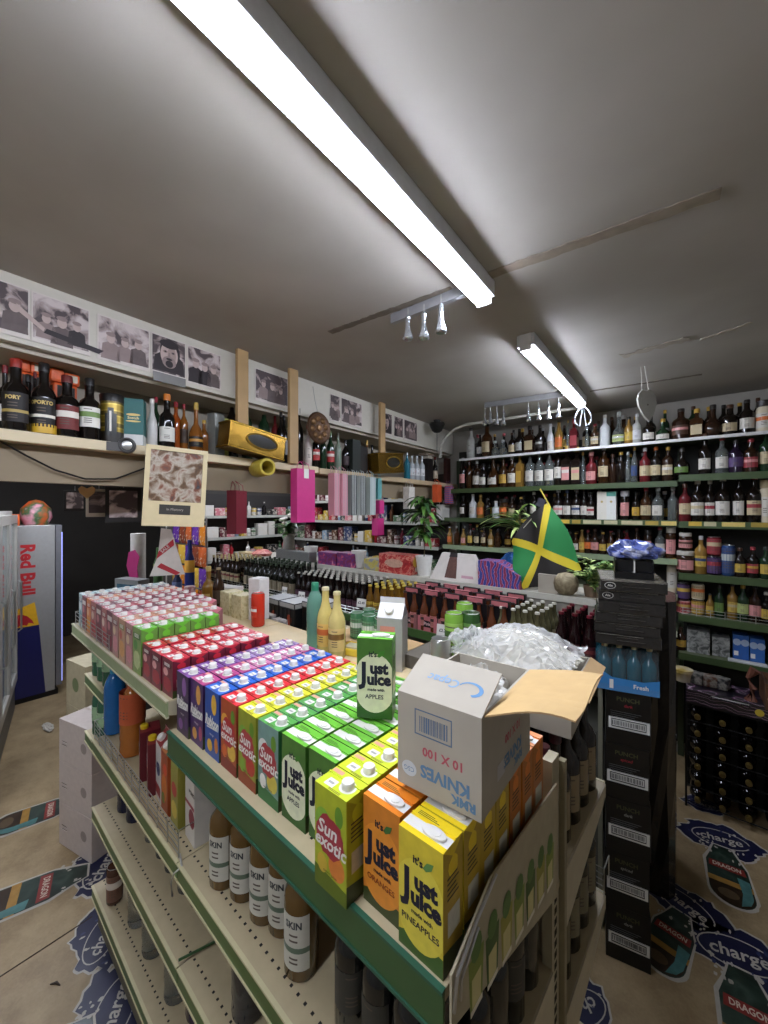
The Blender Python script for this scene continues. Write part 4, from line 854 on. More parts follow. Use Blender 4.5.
for k in range(3): z = RV['E']+.012+k*.022; mb.tube([(BXM+.02, -.036, z), (BWX1, -.036, z)], .002, STEEL, 5)
for k in range(12): x = BXM+.03+k*.08; mb.tube([(x, -.036, RV['E']), (x, -.036, RV['E']+.058)], .002, STEEL, 5)
mb.build('wire_riser', wallu)
p = PY(681, SY+.06, RV['F']+.0005); inst(bottle('sauce_bottle', 'spirit', .17, .033, C_['br'], '#2a1a10', '#b8923a', None, seg=16), p, 0, 'brown sauce bottle with gold label beside the grey wrapped pack', 'bottle')
FOIL = MP('foil_wrap', [(.35, '#4b4d4b'), (.5, '#8d8f8b'), (.62, '#b0b0ab'), (.75, '#3a3a3a')], 26, .35, 'noise', 1.2)
def bpack(px0, px1, Y, z, h, d, m, name, lab, cat, extra=None):
    a, b = PY(px0, Y, z), PY(px1, Y, z); w = b.x-a.x; mb = MB().box(-w/2, w/2, 0, d, 0, h, m)
    if extra: extra(mb, w, h)
    return tag(mb.build(name, None, ((a.x+b.x)/2, Y, z+.0005), 0, .003), lab, cat)
bpack(687, 710, SY+.03, RV['F'], .17, .16, FOIL, 'wrapped_pack', 'grey foil wrapped pack beside the brown sauce bottle', 'drinks pack')
bpack(712, 730, SY+.05, RV['F'], .14, .14, FOIL, 'wrapped_pack', 'grey foil wrapped pack next to the blue packs', 'drinks pack')
def bluep(mb, w, h):
    for s in (-.25, .25): mb.poly(blob(.022, .024), M('#a9b9cf', .4), 0, front(w*s, -.0006, h*.72))
    mb.poly([(-.012, -.016), (.012, -.016), (.012, .016), (-.012, .016)], WT, 0, front(-w*.3, -.0006, h*.28))
bpack(733, 749, SY+.04, RV['F'], .18, .15, M('#2f5ea6', .4, var=.1), 'blue_box', 'blue box with two pale circles, nearer the grey packs', 'box', bluep)
bpack(750, 765, SY+.04, RV['F'], .17, .15, M('#3563a8', .4, var=.1), 'blue_box', 'blue box with two pale circles, away from the grey packs', 'box', bluep)
o = bpack(728, 768, SY-.028, RV['F'], .012, .06, M('#b9b9b6', .5), 'tray', 'flat silver tray lying at the front under the blue boxes', 'tray')
# second rows, in the shade behind
r = random.Random(21)
def back_row(z, x0, x1, hz, row, grp):
    x = x0; i = 0
    while x < x1:
        R = r.uniform(.03, .042); k = r.choice(('wine', 'spirit', 'spirit', 'port')); b = r.choice(('dk', 'br', 'gr', 'am', 'dk', 'cl')); c = r.choice(('dk', 'gd', 'rd', 'sv', 'br')); l = r.choice(('cr', 'wh', 'gy', None, 'gd'))
        t = bottle('spirit_bottle', k, round((hz+r.uniform(-.02, .02))*50)/50, round(R*200)/200, C_[b], LC[c], LC.get(l), seg=12)
        inst(t, (x, SY+.215, z+.0005), r.uniform(-.3, .3), f'{W_[b]} bottle in the rear row, {nth(i)} from the pipe corner, {row}', 'bottle', grp); x += r.uniform(.085, .105); i += 1
back_row(LV['A'], -1.95, .45, .27, 'top shelf', 'rear row on the top back shelf')
back_row(LV['B'], -2.1, -.25, .25, 'second shelf', 'rear row on the second back shelf')
back_row(LV['C'], -2.1, -.25, .24, 'third shelf', 'rear row on the third back shelf')
back_row(LV['D'], -2.1, -.25, .18, 'fourth shelf', 'rear row on the fourth back shelf')
# conduit
pts = [PYY(x, y, 3.62) for x, y in ((440, 458), (441, 446), (446, 437), (455, 429), (466, 424.5), (500, 419.5), (540, 413.5), (580, 407.5))]
tag(MB().tube(pts, .014, M('#c2beb4', .5)).build('conduit_pipe'), 'white conduit pipe bending along the top of the back wall', 'pipe')
# ================================================================ BEER GONDOLA IN THE MIDDLE
FY = 2.15; ZF = 1.236; ZTOP = 1.50; FX0, FX1 = -4.35, -.40
g2 = empty('beer_gondola', (0, FY, 0)); tag(g2, 'long low gondola of beer bottles between the cartons and the back wall', 'shelving unit')
s = MB().box(FX0, FX1, 0, .42, ZF-.02, ZF, DECK).build('shelf', g2); MB().box(FX0, FX1, -.014, 0, ZF-.045, ZF+.008, GREEN).build('price_rail', s)
mb = MB(); 
for k in range(3): mb.tube([(FX0, -.004, ZF+.018+k*.022), (-2.0, -.004, ZF+.018+k*.022)], .0018, STEEL, 5)
for k in range(26): x = FX0+k*.0915; mb.tube([(x, -.004, ZF), (x, -.004, ZF+.064)], .0018, STEEL, 5)
mb.build('wire_riser', g2)
s = MB().box(FX0, FX1, .425, .80, ZTOP-.03, ZTOP, M('#aaa596', .5)).build('top_shelf', g2); MB().box(FX0, FX1, .415, .425, ZTOP-.035, ZTOP+.004, M('#c5c2b4', .45)).build('price_rail', s)
MB().box(FX0, FX1, .43, .44, 0, ZTOP-.03, M('#9a968a', .6)).build('back_panel', g2)
MB().box(FX0+.02, FX1-.02, .02, .43, 0, ZF-.3, M('#4a4a42', .6)).build('base', g2)
MB().box(FX1-.02, FX1, .0, .44, 0, ZF-.02, M('#7d7a68', .5)).build('end_panel', g2)
MB().box(FX0, FX0+.02, .0, .44, 0, ZF-.02, M('#7d7a68', .5)).build('end_panel', g2)
B_dark = bottle('beer_bottle', 'beer', .25, .031, '#150c0a', '#b9b4a6', '#3b2330', '#54333f', .12, .42, 12)
B_grn = bottle('beer_bottle', 'beer', .25, .030, '#16251a', '#3a4a3a', '#4a5a48', None, .14, .40, 12)
B_yel = bottle('beer_bottle', 'beer', .24, .031, M('#6a4a18', .1), '#c9b24a', '#c2a43c', '#8a6a2a', .12, .5, 12)
B_pal = bottle('beer_bottle', 'beer', .235, .030, M('#6f6a4a', .08, trans=.4, var=.05), '#c9c6b6', '#a8a284', None, .12, .42, 12)
B_red = bottle('beer_bottle', 'beer', .26, .031, '#1c0a0c', '#5e1420', '#3f1018', '#6a2a2c', .14, .42, 12)
B_wine = bottle('wine_bottle', 'wine', .30, .036, '#14160f', '#2f3a2a', '#857a64', None, .16, .46, 12)
B_cid = bottle('cider_bottle', 'wine', .29, .035, '#1b120c', '#b0a070', '#a79a78', '#6a2a2a', .16, .46, 12)
def block(t, x0, x1, px, rows, y0, dy, label, cat, group, z=ZF, stag=0):
    n = int((x1-x0)/px)+1
    for i in range(n):
        for j in range(rows):
            inst(t, (x0+i*px+(stag if j % 2 else 0)+random.uniform(-.003, .003), FY+y0+j*dy, z+.0005), random.uniform(-.4, .4), f'{label}, {nth(i)} along, {nth(j)} row back', cat, group)
block(B_cid, -4.30, -3.72, .083, 4, .06, .09, 'cream labelled cider bottle by the grey post', 'bottle', 'cider bottles by the grey post')
block(B_wine, -3.62, -2.86, .082, 4, .06, .09, 'dark green wine bottle behind the red can', 'bottle', 'wine bottles behind the red can')
block(B_dark, -2.78, -2.02, .069, 5, .05, .074, 'dark beer bottle, silver topped, behind the green bottle', 'bottle', 'dark beer bottles behind the green bottle')
block(B_yel, -1.95, -1.70, .07, 5, .05, .074, 'yellow labelled beer bottle beside carriers', 'bottle', 'yellow labelled beer bottles')
block(B_pal, -.93, -.66, .068, 5, .05, .074, 'pale capped clear bottle by the flag', 'bottle', 'pale capped bottles by the flag')
block(B_red, -.605, -.44, .068, 4, .05, .074, 'dark red capped bottle near the crate stack', 'bottle', 'red capped bottles near the crate stack')
# four-bottle carriers, pink and black
CBK = M('#141012', .45); CPK = M('#b5696c', .5, var=.1)
tcar = bottle('cooler_bottle', 'beer', .235, .029, M('#5e3420', .1), '#2a1a16', '#b9716a', '#30201c', .14, .45, 12)
def carrier(x, y, label, pk):
    root = empty('bottle_carrier', (x, y, ZF+.0005)); tag(root, label, 'bottle carrier', 'pink and black bottle carriers')
    mb = MB(); a, b = .075, .06
    mb.box(-a, a, -b, -b+.003, .0, .10, pk).box(-a, a, b-.003, b, 0, .10, pk).box(-a, -a+.003, -b+.003, b-.003, 0, .13, CBK).box(a-.003, a, -b+.003, b-.003, 0, .13, CBK).box(-a+.003, a-.003, -b+.003, b-.003, 0, .003, CBK)
    mb.poly([(-.05, -.02), (.05, -.02), (.04, .02), (-.045, .025)], CBK, 0, front(0, -b-.0005, .05)); mb.text('ROSE' if False else 'Pink', .03, M('#e0b9b4', .5), front(0, -b-.001, .052), bold=.0006)
    mb.build('tray', root)
    h = MB().box(-a, a, -.004, .004, .003, .225, CBK).box(-a*.8, a*.8, -.012, .012, .225, .262, CBK)
    h.box(-.05, .05, -.0125, -.012, .230, .258, CPK); h.box(-.06, .06, -.012, .012, .262, .2625, CPK if pk is CPK else CBK)
    h.build('handle', root)
    for sx in (-1, 1):
        for sy in (-1, 1):
            o = bpy.data.objects.new('bottle', tcar[1]); COL.objects.link(o); o.parent = root; o.location = (sx*.038, sy*.034, .004)
            for n, me in tcar[2]: c = bpy.data.objects.new(n, me); COL.objects.link(c); c.parent = o
for i in range(5):
    for j in range(3): carrier(-1.575+i*.157, FY+.07+j*.128, f'pink and black bottle carrier, {nth(i)} from the yellow labels, {nth(j)} row back', CPK if (i+j) % 2 else M('#8d5a58', .5, var=.1))
# price cards clipped along the rail
def pricecard(px, py, txt, lab, w=.055, h=.05):
    p = PYY(px, py, FY-.024); mb = MB().box(-w/2, w/2, 0, .0015, 0, h, WT); 
    if txt: mb.text(txt, .026, M('#2c2c30', .6), front(0, -.0005, h*.5), bold=.0006)
    o = tag(mb.build('price_card', None, (p.x, p.y, max(ZF-.04, p.z-h/2))), lab, 'price card'); o.rotation_euler = (-.15, 0, .15); return o
pricecard(443, 631, '£2.75', 'white price card beside the tall green cans', .09, .075)
pricecard(361, 603, '£2.40', 'white price card under the dark beers behind the yellow bottles', .08, .06)
pricecard(301, 596, '£9.99', 'white price card near the green water bottle', .07, .07)
pricecard(284, 591, '£8.99', 'white price card above the black can cases', .06, .07)
# ---- things on its top shelf
ZS = ZTOP+.0006
def topp(px, dy=.17): return PY(px, FY+.425+dy, ZS)
def pot(px, label, r0=.05, r1=.072, h=.15, col='#d4d2cb', dy=.1):
    p = topp(px, dy); return tag(MB().lathe([(r0, 0), (r1, h), (r1, h+.004), (r1-.008, h+.004), (r1-.012, h-.015), (0, h-.015)], M(col, .4), 20).build('plant_pot', None, p), label, 'plant pot'), p
def snackbox(px0, px1, h, d, m, label, dy=.02, extra=None, sideh=None):
    a, b = topp(px0, dy), topp(px1, dy); w = b.x-a.x; mb = MB()
    if sideh is None: mb.box(-w/2, w/2, 0, d, 0, h, m)
    else:   # display box, one end cut down
        vs = [(-w/2,0,0),(w/2,0,0),(w/2,d,0),(-w/2,d,0),(-w/2,0,h),(w/2,0,sideh),(w/2,d,sideh),(-w/2,d,h),(-w*.05,0,h),(-w*.05,d,h)]
        mb.add(vs, [(0,1,5,8,4),(2,3,7,9,6),(3,0,4,7),(1,2,6,5),(4,8,9,7),(8,5,6,9),(0,3,2,1)], m)
    if extra: extra(mb, w, h, d)
    return tag(mb.build('snack_box', None, ((a.x+b.x)/2, a.y, ZS), 0, .002), label, 'box')
REDPR = MP('red_print', [(.30, '#8e1c22'), (.5, '#b9302f'), (.58, '#d9907a'), (.7, '#a02a35')], 22, .4, 'noise', 1.5)
PURPR = MP('purple_print', [(.35, '#7a2540'), (.5, '#5c2f70'), (.62, '#b0405a'), (.75, '#c9a0b0')], 20, .4, 'noise', 1)
SWIRL = MP('swirl_print', [(.2, '#34408e'), (.42, '#5566b5'), (.5, '#d9b9c2'), (.62, '#b8465f'), (.85, '#8d2f55')], 9, .4, 'wavex', 9)
MULTI = MP('packet_print', [(.25, '#2f3a5e'), (.42, '#8f8a5a'), (.52, '#c9c2b0'), (.65, '#a04040'), (.8, '#3d2a3a')], 25, .45, 'noise', 1.5)
snackbox(318, 336, .12, .13, PURPR, 'dark red and purple sweet box between the two white pots, far one'); snackbox(337, 354, .13, .13, PURPR, 'dark red and purple sweet box between the two white pots, near one')
snackbox(364, 379, .10, .12, MP('grey_yellow_print', [(.4, '#8e9096'), (.52, '#c2b24c'), (.7, '#6a7080')], 16, .4), 'small grey and yellow box beside the red snack box')
def redx(mb, w, h, d): 
    mb.poly(blob(w*.30, h*.22, 20, .1, 3), M('#c9a08a', .5, var=.2, scale=60), 0, front(0, -.0006, h*.55)); mb.poly(blob(.035, .04), M('#d8b04a', .5), 0, side(w/2+.0006, d*.5, h*.62)); mb.poly(blob(.02, .02), M('#d9cfc0', .5), 0, side(w/2+.0006, d*.6, h*.25))
snackbox(379, 410, .16, .15, REDPR, 'bright red printed snack box in the middle of the beer gondola top', .01, redx)
pot(311, 'white plant pot at the far end beside the purple sweet boxes'); pot(359, 'white plant pot between purple sweet boxes and grey yellow box'); _, PP = pot(424, 'white plant pot holding the tall dark leafed plant', .05, .07, .155)
# carrier gift box
a, b = topp(430, .02), topp(479, .02); w = b.x-a.x; mb = MB(); h = .20; d = .16; k = .07
vs = [(-w/2,0,0),(w/2,0,0),(w/2,d,0),(-w/2,d,0),(-w/2+k,d*.4,h),(w/2-k,d*.4,h),(w/2-k,d*.6,h),(-w/2+k,d*.6,h)]
mb.add(vs, [(0,1,5,4),(2,3,7,6),(3,0,4,7),(1,2,6,5),(4,5,6,7),(0,3,2,1)], M('#cfc8bf', .5, var=.04))
T = Matrix.Translation((0, -.001, 0)) @ Matrix.Rotation(-math.atan2(d*.4, h), 4, 'X') @ Matrix.Rotation(PI/2, 4, 'X')
mb.poly([(-.05, .0), (.05, .0), (.04, .10), (.03, .17), (-.03, .17), (-.04, .10)], M('#5a3a30', .5, var=.25, scale=40), 0, T @ T_(-.03, .02, .001)); mb.poly([(-.035, .165), (.035, .165), (.03, .2), (-.03, .2)], M('#1c1714', .5), 0, T @ T_(-.03, .015, .0015)); mb.poly([(.06, .03), (.16, .03), (.15, .05), (.06, .05)], M('#b98f98', .5), 0, T @ T_(0, 0, .001))
tag(mb.build('gift_carton', None, ((a.x+b.x)/2, a.y, ZS), 0, .002), 'white tapering gift carton with a bottle picture beside the swirled box', 'box')
snackbox(478, 520, .175, .15, SWIRL, 'swirly blue and pink display box beside the flag', .0, None, .09)
tag(MB().box(-.06, .06, 0, .1, 0, .12, WCARD).build('card_box', None, topp(548, .02), .1, .002), 'plain white card box under the hanging flag', 'box')
def bluebag(): 
    p = topp(512, .22); p.z += .09
    o = crumple(.10, .08, .13, M('#1c4f86', .3, bump=.4), 31, 14, .12, 'blue_bag', None, p, -.68); return tag(o, 'blue plastic bag behind the swirled display box', 'bag')
bluebag()
# coconut shell and small leafy plant
p = topp(566, .06); o = MB().lathe([(0, -.0), (.04, .004), (.066, .03), (.075, .07), (.068, .105), (.045, .13), (0, .14)], MP('husk', [(.3, '#6e5f47'), (.6, '#9c8f70'), (.8, '#b5ab8c')], 14, .7, 'noise', 2), 22).build('coconut', None, p, .4); o.rotation_euler[0] = .0; tag(o, 'round beige coconut beside the leafy plant under the flag', 'coconut')
def leaf(mb, base, direction, L, w, m, droop=.5, seg=6, m2=None):
    d = Vector(direction).normalized(); sd = d.cross(Vector((0, 0, 1)))
    sd = sd.normalized() if sd.length > .05 else Vector((1, 0, 0)); vs = []; p = Vector(base)
    for i in range(seg+1):
        t = i/seg; dd = (d+Vector((0, 0, -droop*t*1.6))).normalized(); ww = w*math.sin(PI*min(1, .12+t*.88))**.8 if t < 1 else 0
        up = sd.cross(dd)*.25*ww; vs += [tuple(p-sd*ww+up), tuple(p), tuple(p+sd*ww+up)]; p = p+dd*(L/seg)
    for i in range(seg):
        k = i*3; o = len(mb.v)
    o = len(mb.v); mb.v += vs
    for i in range(seg):
        k = o+i*3
        for f, mm in (((k, k+1, k+4, k+3), m), ((k+1, k+2, k+5, k+4), m2 or m)): mb.f.append(f); mb.m.append(mb.mi(mm)); mb.sm.append(True)
LG1, LG2, LG3, LVAR = M('#3f6128', .45, var=.15), M('#5f8a3c', .45, var=.15), M('#2b4a26', .4, var=.15), M('#a5b56a', .45, var=.15)
r = random.Random(8)
pr = empty('leafy_plant', topp(592, .10)); tag(pr, 'small bushy green plant beside the coconut and the crate stack', 'plant')
MB().lathe([(.04, 0), (.05, .07), (.046, .07), (.044, .06), (0, .06)], M('#6f5a46', .6), 16).build('plant_pot', pr)
st = MB(); lf = MB()
for i in range(30):
    a = r.uniform(0, 6.28); rr = r.uniform(.05, .17); h = r.uniform(.05, .26); e = (rr*math.cos(a), rr*math.sin(a), h); st.tube([(0, 0, .06), (e[0]*.4, e[1]*.4, h*.75), e], .002, LG1, 5)
    for q in range(12): an = r.uniform(0, 6.28); t = r.uniform(.35, 1.0); leaf(lf, (e[0]*t, e[1]*t, .09+(h-.09)*t), (math.cos(an), math.sin(an), r.uniform(-.1, .6)), r.uniform(.03, .055), .013, r.choice((LG1, LG2, LVAR, LVAR)), .4, 4)
st.build('stem', pr); lf.build('foliage', pr)['kind'] = 'stuff'
# tall plant with drooping leaves in the white pot
pr = empty('palm_plant', (PP.x, PP.y, ZS+.14)); tag(pr, 'tall plant with long drooping dark leaves in the white pot', 'plant')
st = MB(); lf = MB(); st.lathe([(0, -.005), (.055, -.004), (.055, 0), (0, .004)], M('#3a2c20', .9), 14); st.tube([(0, 0, 0), (.01, .0, .16), (-.01, .01, .34), (0, 0, .5)], .006, M('#5a4a30', .7), 7)
for i in range(74):
    t = r.uniform(.25, 1); an = r.uniform(0, 6.28); leaf(lf, (0, 0, .5*t), (math.cos(an), math.sin(an), r.uniform(.1, 1.0)), r.uniform(.14, .26), .019, r.choice((LG3, LG1, LG1, LG2)), r.uniform(.7, 1.3), 7)
st.build('stem', pr); lf.build('foliage', pr)['kind'] = 'stuff'
# flag on its stick, and the spiky variegated plant behind it
pr = empty('spiky_plant', topp(521, .29)); tag(pr, 'spiky variegated green plant fanning out behind the flag', 'plant')
MB().lathe([(.05, 0), (.07, .13), (.063, .13), (.06, .12), (0, .12)], M('#5a4636', .6), 18).build('plant_pot', pr)
st = MB().tube([(0, 0, .12), (.0, .01, .3), (-.01, 0, .5)], .007, M('#5a4a30', .7), 7); lf = MB()
for i in range(40):
    an = r.uniform(0, 6.28) if i % 4 else r.uniform(2.4, 4.0); leaf(lf, (-.01, 0, r.uniform(.36, .52)), (math.cos(an), math.sin(an), r.uniform(.05, .6)), r.uniform(.18, .34), .013, r.choice((LVAR, LG2)), r.uniform(.3, .7), 7, r.choice((LG1, LVAR)))
st.build('stem', pr); lf.build('foliage', pr)['kind'] = 'stuff'
def flag_mat():
    m = bpy.data.materials.new('flag_cloth'); m.use_nodes = True; nt = m.node_tree; b = nt.nodes['Principled BSDF']; b.inputs['Roughness'].default_value = .75
    uv = nt.nodes.new('ShaderNodeUVMap'); sp = nt.nodes.new('ShaderNodeSeparateXYZ'); nt.links.new(uv.outputs[0], sp.inputs[0])
    def math_(op, a, bb): 
        n = nt.nodes.new('ShaderNodeMath'); n.operation = op
        for k, q in enumerate((a, bb)):
            if q is None: continue
            if isinstance(q, (int, float)): n.inputs[k].default_value = q
            else: nt.links.new(q, n.inputs[k])
        return n.outputs[0]
    u, v = sp.outputs[0], sp.outputs[1]
    d1 = math_('SUBTRACT', u, v); d2 = math_('SUBTRACT', math_('ADD', u, v), 1.0)
    prod = math_('MULTIPLY', d1, d2); top = math_('GREATER_THAN', prod, 0.0)     # >0: hoist and fly wedges
    cross = math_('LESS_THAN', math_('MINIMUM', math_('ABSOLUTE', d1, None), math_('ABSOLUTE', d2, None)), .085)
    m1 = nt.nodes.new('ShaderNodeMix'); m1.data_type = 'RGBA'; m1.inputs[6].default_value = lin('#1f7a3c'); m1.inputs[7].default_value = lin('#25221f'); nt.links.new(top, m1.inputs[0])
    m2 = nt.nodes.new('ShaderNodeMix'); m2.data_type = 'RGBA'; nt.links.new(m1.outputs[2], m2.inputs[6]); m2.inputs[7].default_value = lin('#d8c22e'); nt.links.new(cross, m2.inputs[0])
    nt.links.new(m2.outputs[2], b.inputs['Base Color']); return m
Yf = FY+.56
A_, B_, C2_, D_ = PYY(548, 502, Yf), PYY(581, 570, Yf-.05), PYY(523, 589, Yf-.10), PYY(512, 541, Yf-.02)
fr = empty('hanging_flag', A_); tag(fr, 'green black and gold flag draped from a short stick', 'flag')
N = 22; vs = []; uvs = []; a0 = Vector(A_)
for i in range(N+1):
    for j in range(N+1):
        u, v = i/N, j/N; p = (1-u)*(1-v)*A_+u*(1-v)*B_+u*v*C2_+(1-u)*v*D_
        bul = math.sin(PI*u)*math.sin(PI*v); mid = (A_+C2_)/2
        out = (p-(A_+B_+C2_+D_)/4); edge = max(abs(u-.5), abs(v-.5))*2
        off = .022*math.sin(u*7+v*3)*v+.016*math.sin(v*9-u*2)+.03*bul
        p = p+Vector((0, -off, 0)); 
        if edge > .0: p = p+Vector((out.x, 0, out.z))*.16*(math.sin(PI*u)**2*abs(2*v-1)**2+math.sin(PI*v)**2*abs(2*u-1)**2)
        vs.append(tuple(p-a0)); uvs.append((u, v))
me = bpy.data.meshes.new('cloth'); fs = [(i*(N+1)+j, (i+1)*(N+1)+j, (i+1)*(N+1)+j+1, i*(N+1)+j+1) for i in range(N) for j in range(N)]
me.from_pydata(vs, [], fs); me.materials.append(flag_mat()); ul = me.uv_layers.new(name='UVMap')
for l in me.loops: ul.data[l.index].uv = uvs[l.vertex_index]
for pl in me.polygons: pl.use_smooth = True
o = bpy.data.objects.new('cloth', me); COL.objects.link(o); o.parent = fr
sk = MB().tube([tuple(PYY(540, 489, Yf)-a0), tuple(PYY(548, 503, Yf+.01)-a0), tuple(PYY(556, 520, Yf+.03)-a0), tuple(Vector((PYY(556, 520, Yf+.03).x+.05, FY+.60, ZTOP+.002))-a0)], .005, M('#c9b24a', .5)).build('stick', fr)
MB().tube([tuple(PYY(548, 503, Yf-.005)-a0), tuple(PYY(535, 515, Yf-.01)-a0), tuple(PYY(512, 541, Yf-.03)-a0)], .003, M('#c9c4b0', .6), 6).build('cord', fr)
MB().poly([(0, 0), (.03, .05), (.075, .035), (.05, -.02)], M('#3a3a44', .7), .002, front(-.085, 0, -.02)).build('ribbon', fr)
# ================================================================ LEFT SHELF: PHOTOGRAPHS, BOTTLES, HANGING THINGS
r = random.Random(17)
def photo_mat(name, seed, dark=.45):
    if name in MC: return MC[name]
    m = bpy.data.materials.new(name); m.use_nodes = True; nt = m.node_tree; b = nt.nodes['Principled BSDF']; b.inputs['Roughness'].default_value = .45
    tc = nt.nodes.new('ShaderNodeTexCoord'); mp = nt.nodes.new('ShaderNodeMapping'); mp.inputs['Location'].default_value = (seed*3.1, seed*1.7, seed)
    n = nt.nodes.new('ShaderNodeTexNoise'); n.inputs['Scale'].default_value = 14; n.inputs['Detail'].default_value = 4; n.inputs['Distortion'].default_value = .8
    cr = nt.nodes.new('ShaderNodeValToRGB'); e = cr.color_ramp.elements; e[0].position = dark; e[0].color = lin('#4a3f40'); e[1].position = dark+.2; e[1].color = lin('#c9bcb8')
    x = cr.color_ramp.elements.new(dark+.07); x.color = lin('#9a8985')
    nt.links.new(tc.outputs['Object'], mp.inputs['Vector']); nt.links.new(mp.outputs['Vector'], n.inputs['Vector']); nt.links.new(n.outputs['Fac'], cr.inputs['Fac']); nt.links.new(cr.outputs['Color'], b.inputs['Base Color'])
    MC[name] = m; return m
INK, MIDG, SKIN_ = M('#2a2224', .5, var=.1), M('#8c7a76', .5, var=.1), M('#b9a49c', .5, var=.08)
def figure(mb, x, z, s, k=1):
    T = lambda px, pz, q: front(px, -.0012-.0003*q, pz)
    mb.poly([(-.5*s, -.9*s), (.5*s, -.9*s), (.42*s, -.05*s), (.15*s, .1*s), (-.15*s, .1*s), (-.42*s, -.05*s)], r.choice((INK, MIDG, M('#5f5250', .5, var=.2))), 0, T(x, z, 1)); mb.poly(blob(.22*s, .28*s, 14), SKIN_, 0, T(x, z+.32*s, 2)); mb.poly(blob(.25*s, .13*s, 12), MIDG, 0, T(x, z+.56*s, 3))
PH = [(-16, 30, 'photo_two_dark', 'dark sepia photograph of a leaning figure at the cooler end of the photo board', .50), (31, 90, 'c', 'large pale sepia photograph of people by boats under the ceiling', .40),
 (97, 150, 'b', 'pale sepia street photograph between the boat picture and the portrait', .40), (151, 186, 'portrait', 'dark sepia close portrait photograph of a bearded man', .47), (187, 221, 'd', 'pale sepia photograph of a group in hats beside the bearded portrait', .42),
 (255, 288, 'e', 'dark group photograph between the two long wooden posts', .5), (330, 340, 'f', 'narrow dark photograph just beyond the bronze plaque', .5), (341, 362, 'g', 'group photograph between narrow dark picture and white gap', .47),
 (378, 392, 'portrait', 'upright portrait photograph of a smiling person beside the third post', .47), (394, 403, 'h', 'narrow dark photograph second from the far corner', .52), (404, 417, 'i', 'dark photograph nearest the far corner of the board', .52)]
for i, (p0, p1, nm_, lab, dk) in enumerate(PH):
    s0, s1 = Ls(p0, .066), Ls(p1, .066); w = abs(s1-s0); c = Lp((s0+s1)/2, .066, 2.70); h = .20
    mb = MB().box(-w/2, w/2, -.0008, .0008, 0, h, M('#cfc6bd', .5)); b = .006
    mb.box(-w/2+b, w/2-b, -.0012, -.0008, b*3, h-b, photo_mat(f'sepia_print_{i}', i+1, dk))
    T = lambda px, pz, q: front(px, -.0012-.0003*q, pz)
    if nm_ == 'portrait':
        mb.poly([(-w*.44, -.02), (w*.44, -.02), (w*.40, .05), (w*.1, .09), (-w*.1, .09), (-w*.40, .05)], INK, 0, T(0, .045, .5)); mb.poly(blob(w*.29, .068, 20), INK, 0, T(.004, .122, 1)); mb.poly(blob(w*.25, .062, 20), SKIN_, 0, T(.0, .112, 2)); mb.poly(blob(w*.12, .05, 14), M('#a08c84', .5, var=.1), 0, T(.012, .11, 2.2))
        mb.poly(blob(w*.20, .03, 16), MIDG, 0, T(.0, .075, 2.5)); mb.poly(blob(w*.11, .018, 14), INK, 0, T(0, .066, 3)); mb.poly(blob(w*.09, .006, 12), INK, 0, T(0, .090, 3.2))
        for sx in (-1, 1): mb.poly(blob(w*.065, .007, 10), MIDG, 0, T(sx*w*.11, .125, 3)); mb.poly(blob(w*.03, .004, 8), INK, 0, T(sx*w*.11, .125, 3.5))
        mb.poly([(-.007, 0), (.007, 0), (.003, .024), (-.003, .024)], MIDG, 0, T(0, .099, 3)); mb.poly(blob(w*.27, .022, 14), INK, 0, T(0, .165, 3))
    elif i == 0:
        figure(mb, w*.15, .09, .08); mb.poly([(0, 0), (.09, -.06), (.095, -.045), (.01, .02)], SKIN_, 0, T(w*.12, .11, 3))
    else:
        for q in range(3 if w > .1 else 1): figure(mb, (q-1)*w*.26 if w > .1 else 0, .085+r.uniform(-.01, .01), .07+r.uniform(-.01, .012))
        if nm_ == 'c': mb.poly([(-.09, .0), (.10, -.025), (.12, -.005), (-.08, .02)], INK, 0, T(.03, .045, 4))
    o = mb.build('photograph', None, c, LRZ); tag(o, lab, 'photograph')
# clear pockets hanging below the portrait
o = MB().box(-.08, .08, 0, .002, 0, .045, M('#9a9a98', .15, .4)).build('hanging_sleeve', None, Lpx(170, .055, 2.665), LRZ); tag(o, 'clear plastic sleeve dangling under the bearded portrait', 'sleeve')
ZSH = 2.3305
LK = {'dk':'#100c0a', 'gr':'#1c3320', 'am':'#7a4a1c', 'rd':'#5e1a1c', 'cl':CLEAR, 'or':M('#a8501c', .1, trans=.3, var=.05), 'gd':'#b08a3a', 'tl':'#2f8f9a'}
def lput(px, ty, w, kind, b, cap, lab, lab2, off, label, by=None, z=ZSH, ztop=None, cat='bottle', name='port_bottle', txt=None, z1=None, z2=None):
    p = Lpx(px, off, z); d = p.dot(FW); H = (HY-ty)*d/FPX+CAMH-z; R = w*d/FPX/2*.95
    t = bottle(name, kind, round(H, 2), round(R, 3), LK.get(b, b), cap, lab, lab2, z1, z2, 18, 2.5, None, txt)
    # labels face the aisle
    return inst(t, p, LRZ-.45, label, cat)
lput(5, 366, 11, 'port', 'dk', '#6e1a20', '#c9c4ba', None, .07, 'dark bottle with red cap at the cooler end of the bottle shelf', name='wine_bottle')
lput(16, 360, 23, 'port', 'dk', '#8e2a20', '#1a1512', '#a08a4a', .06, 'fat dark port bottle with red wax cap and gold print', txt='PORT', z1=.12, z2=.52)
lput(28, 374, 11, 'port', 'dk', '#1a1614', None, None, .17, 'dark bottle with black cap behind the red wax capped port', name='wine_bottle')
lput(35, 372, 8, 'wine', 'dk', '#6a1a1e', None, None, .18, 'dark bottle with red capsule behind the yellow banded port', name='wine_bottle')
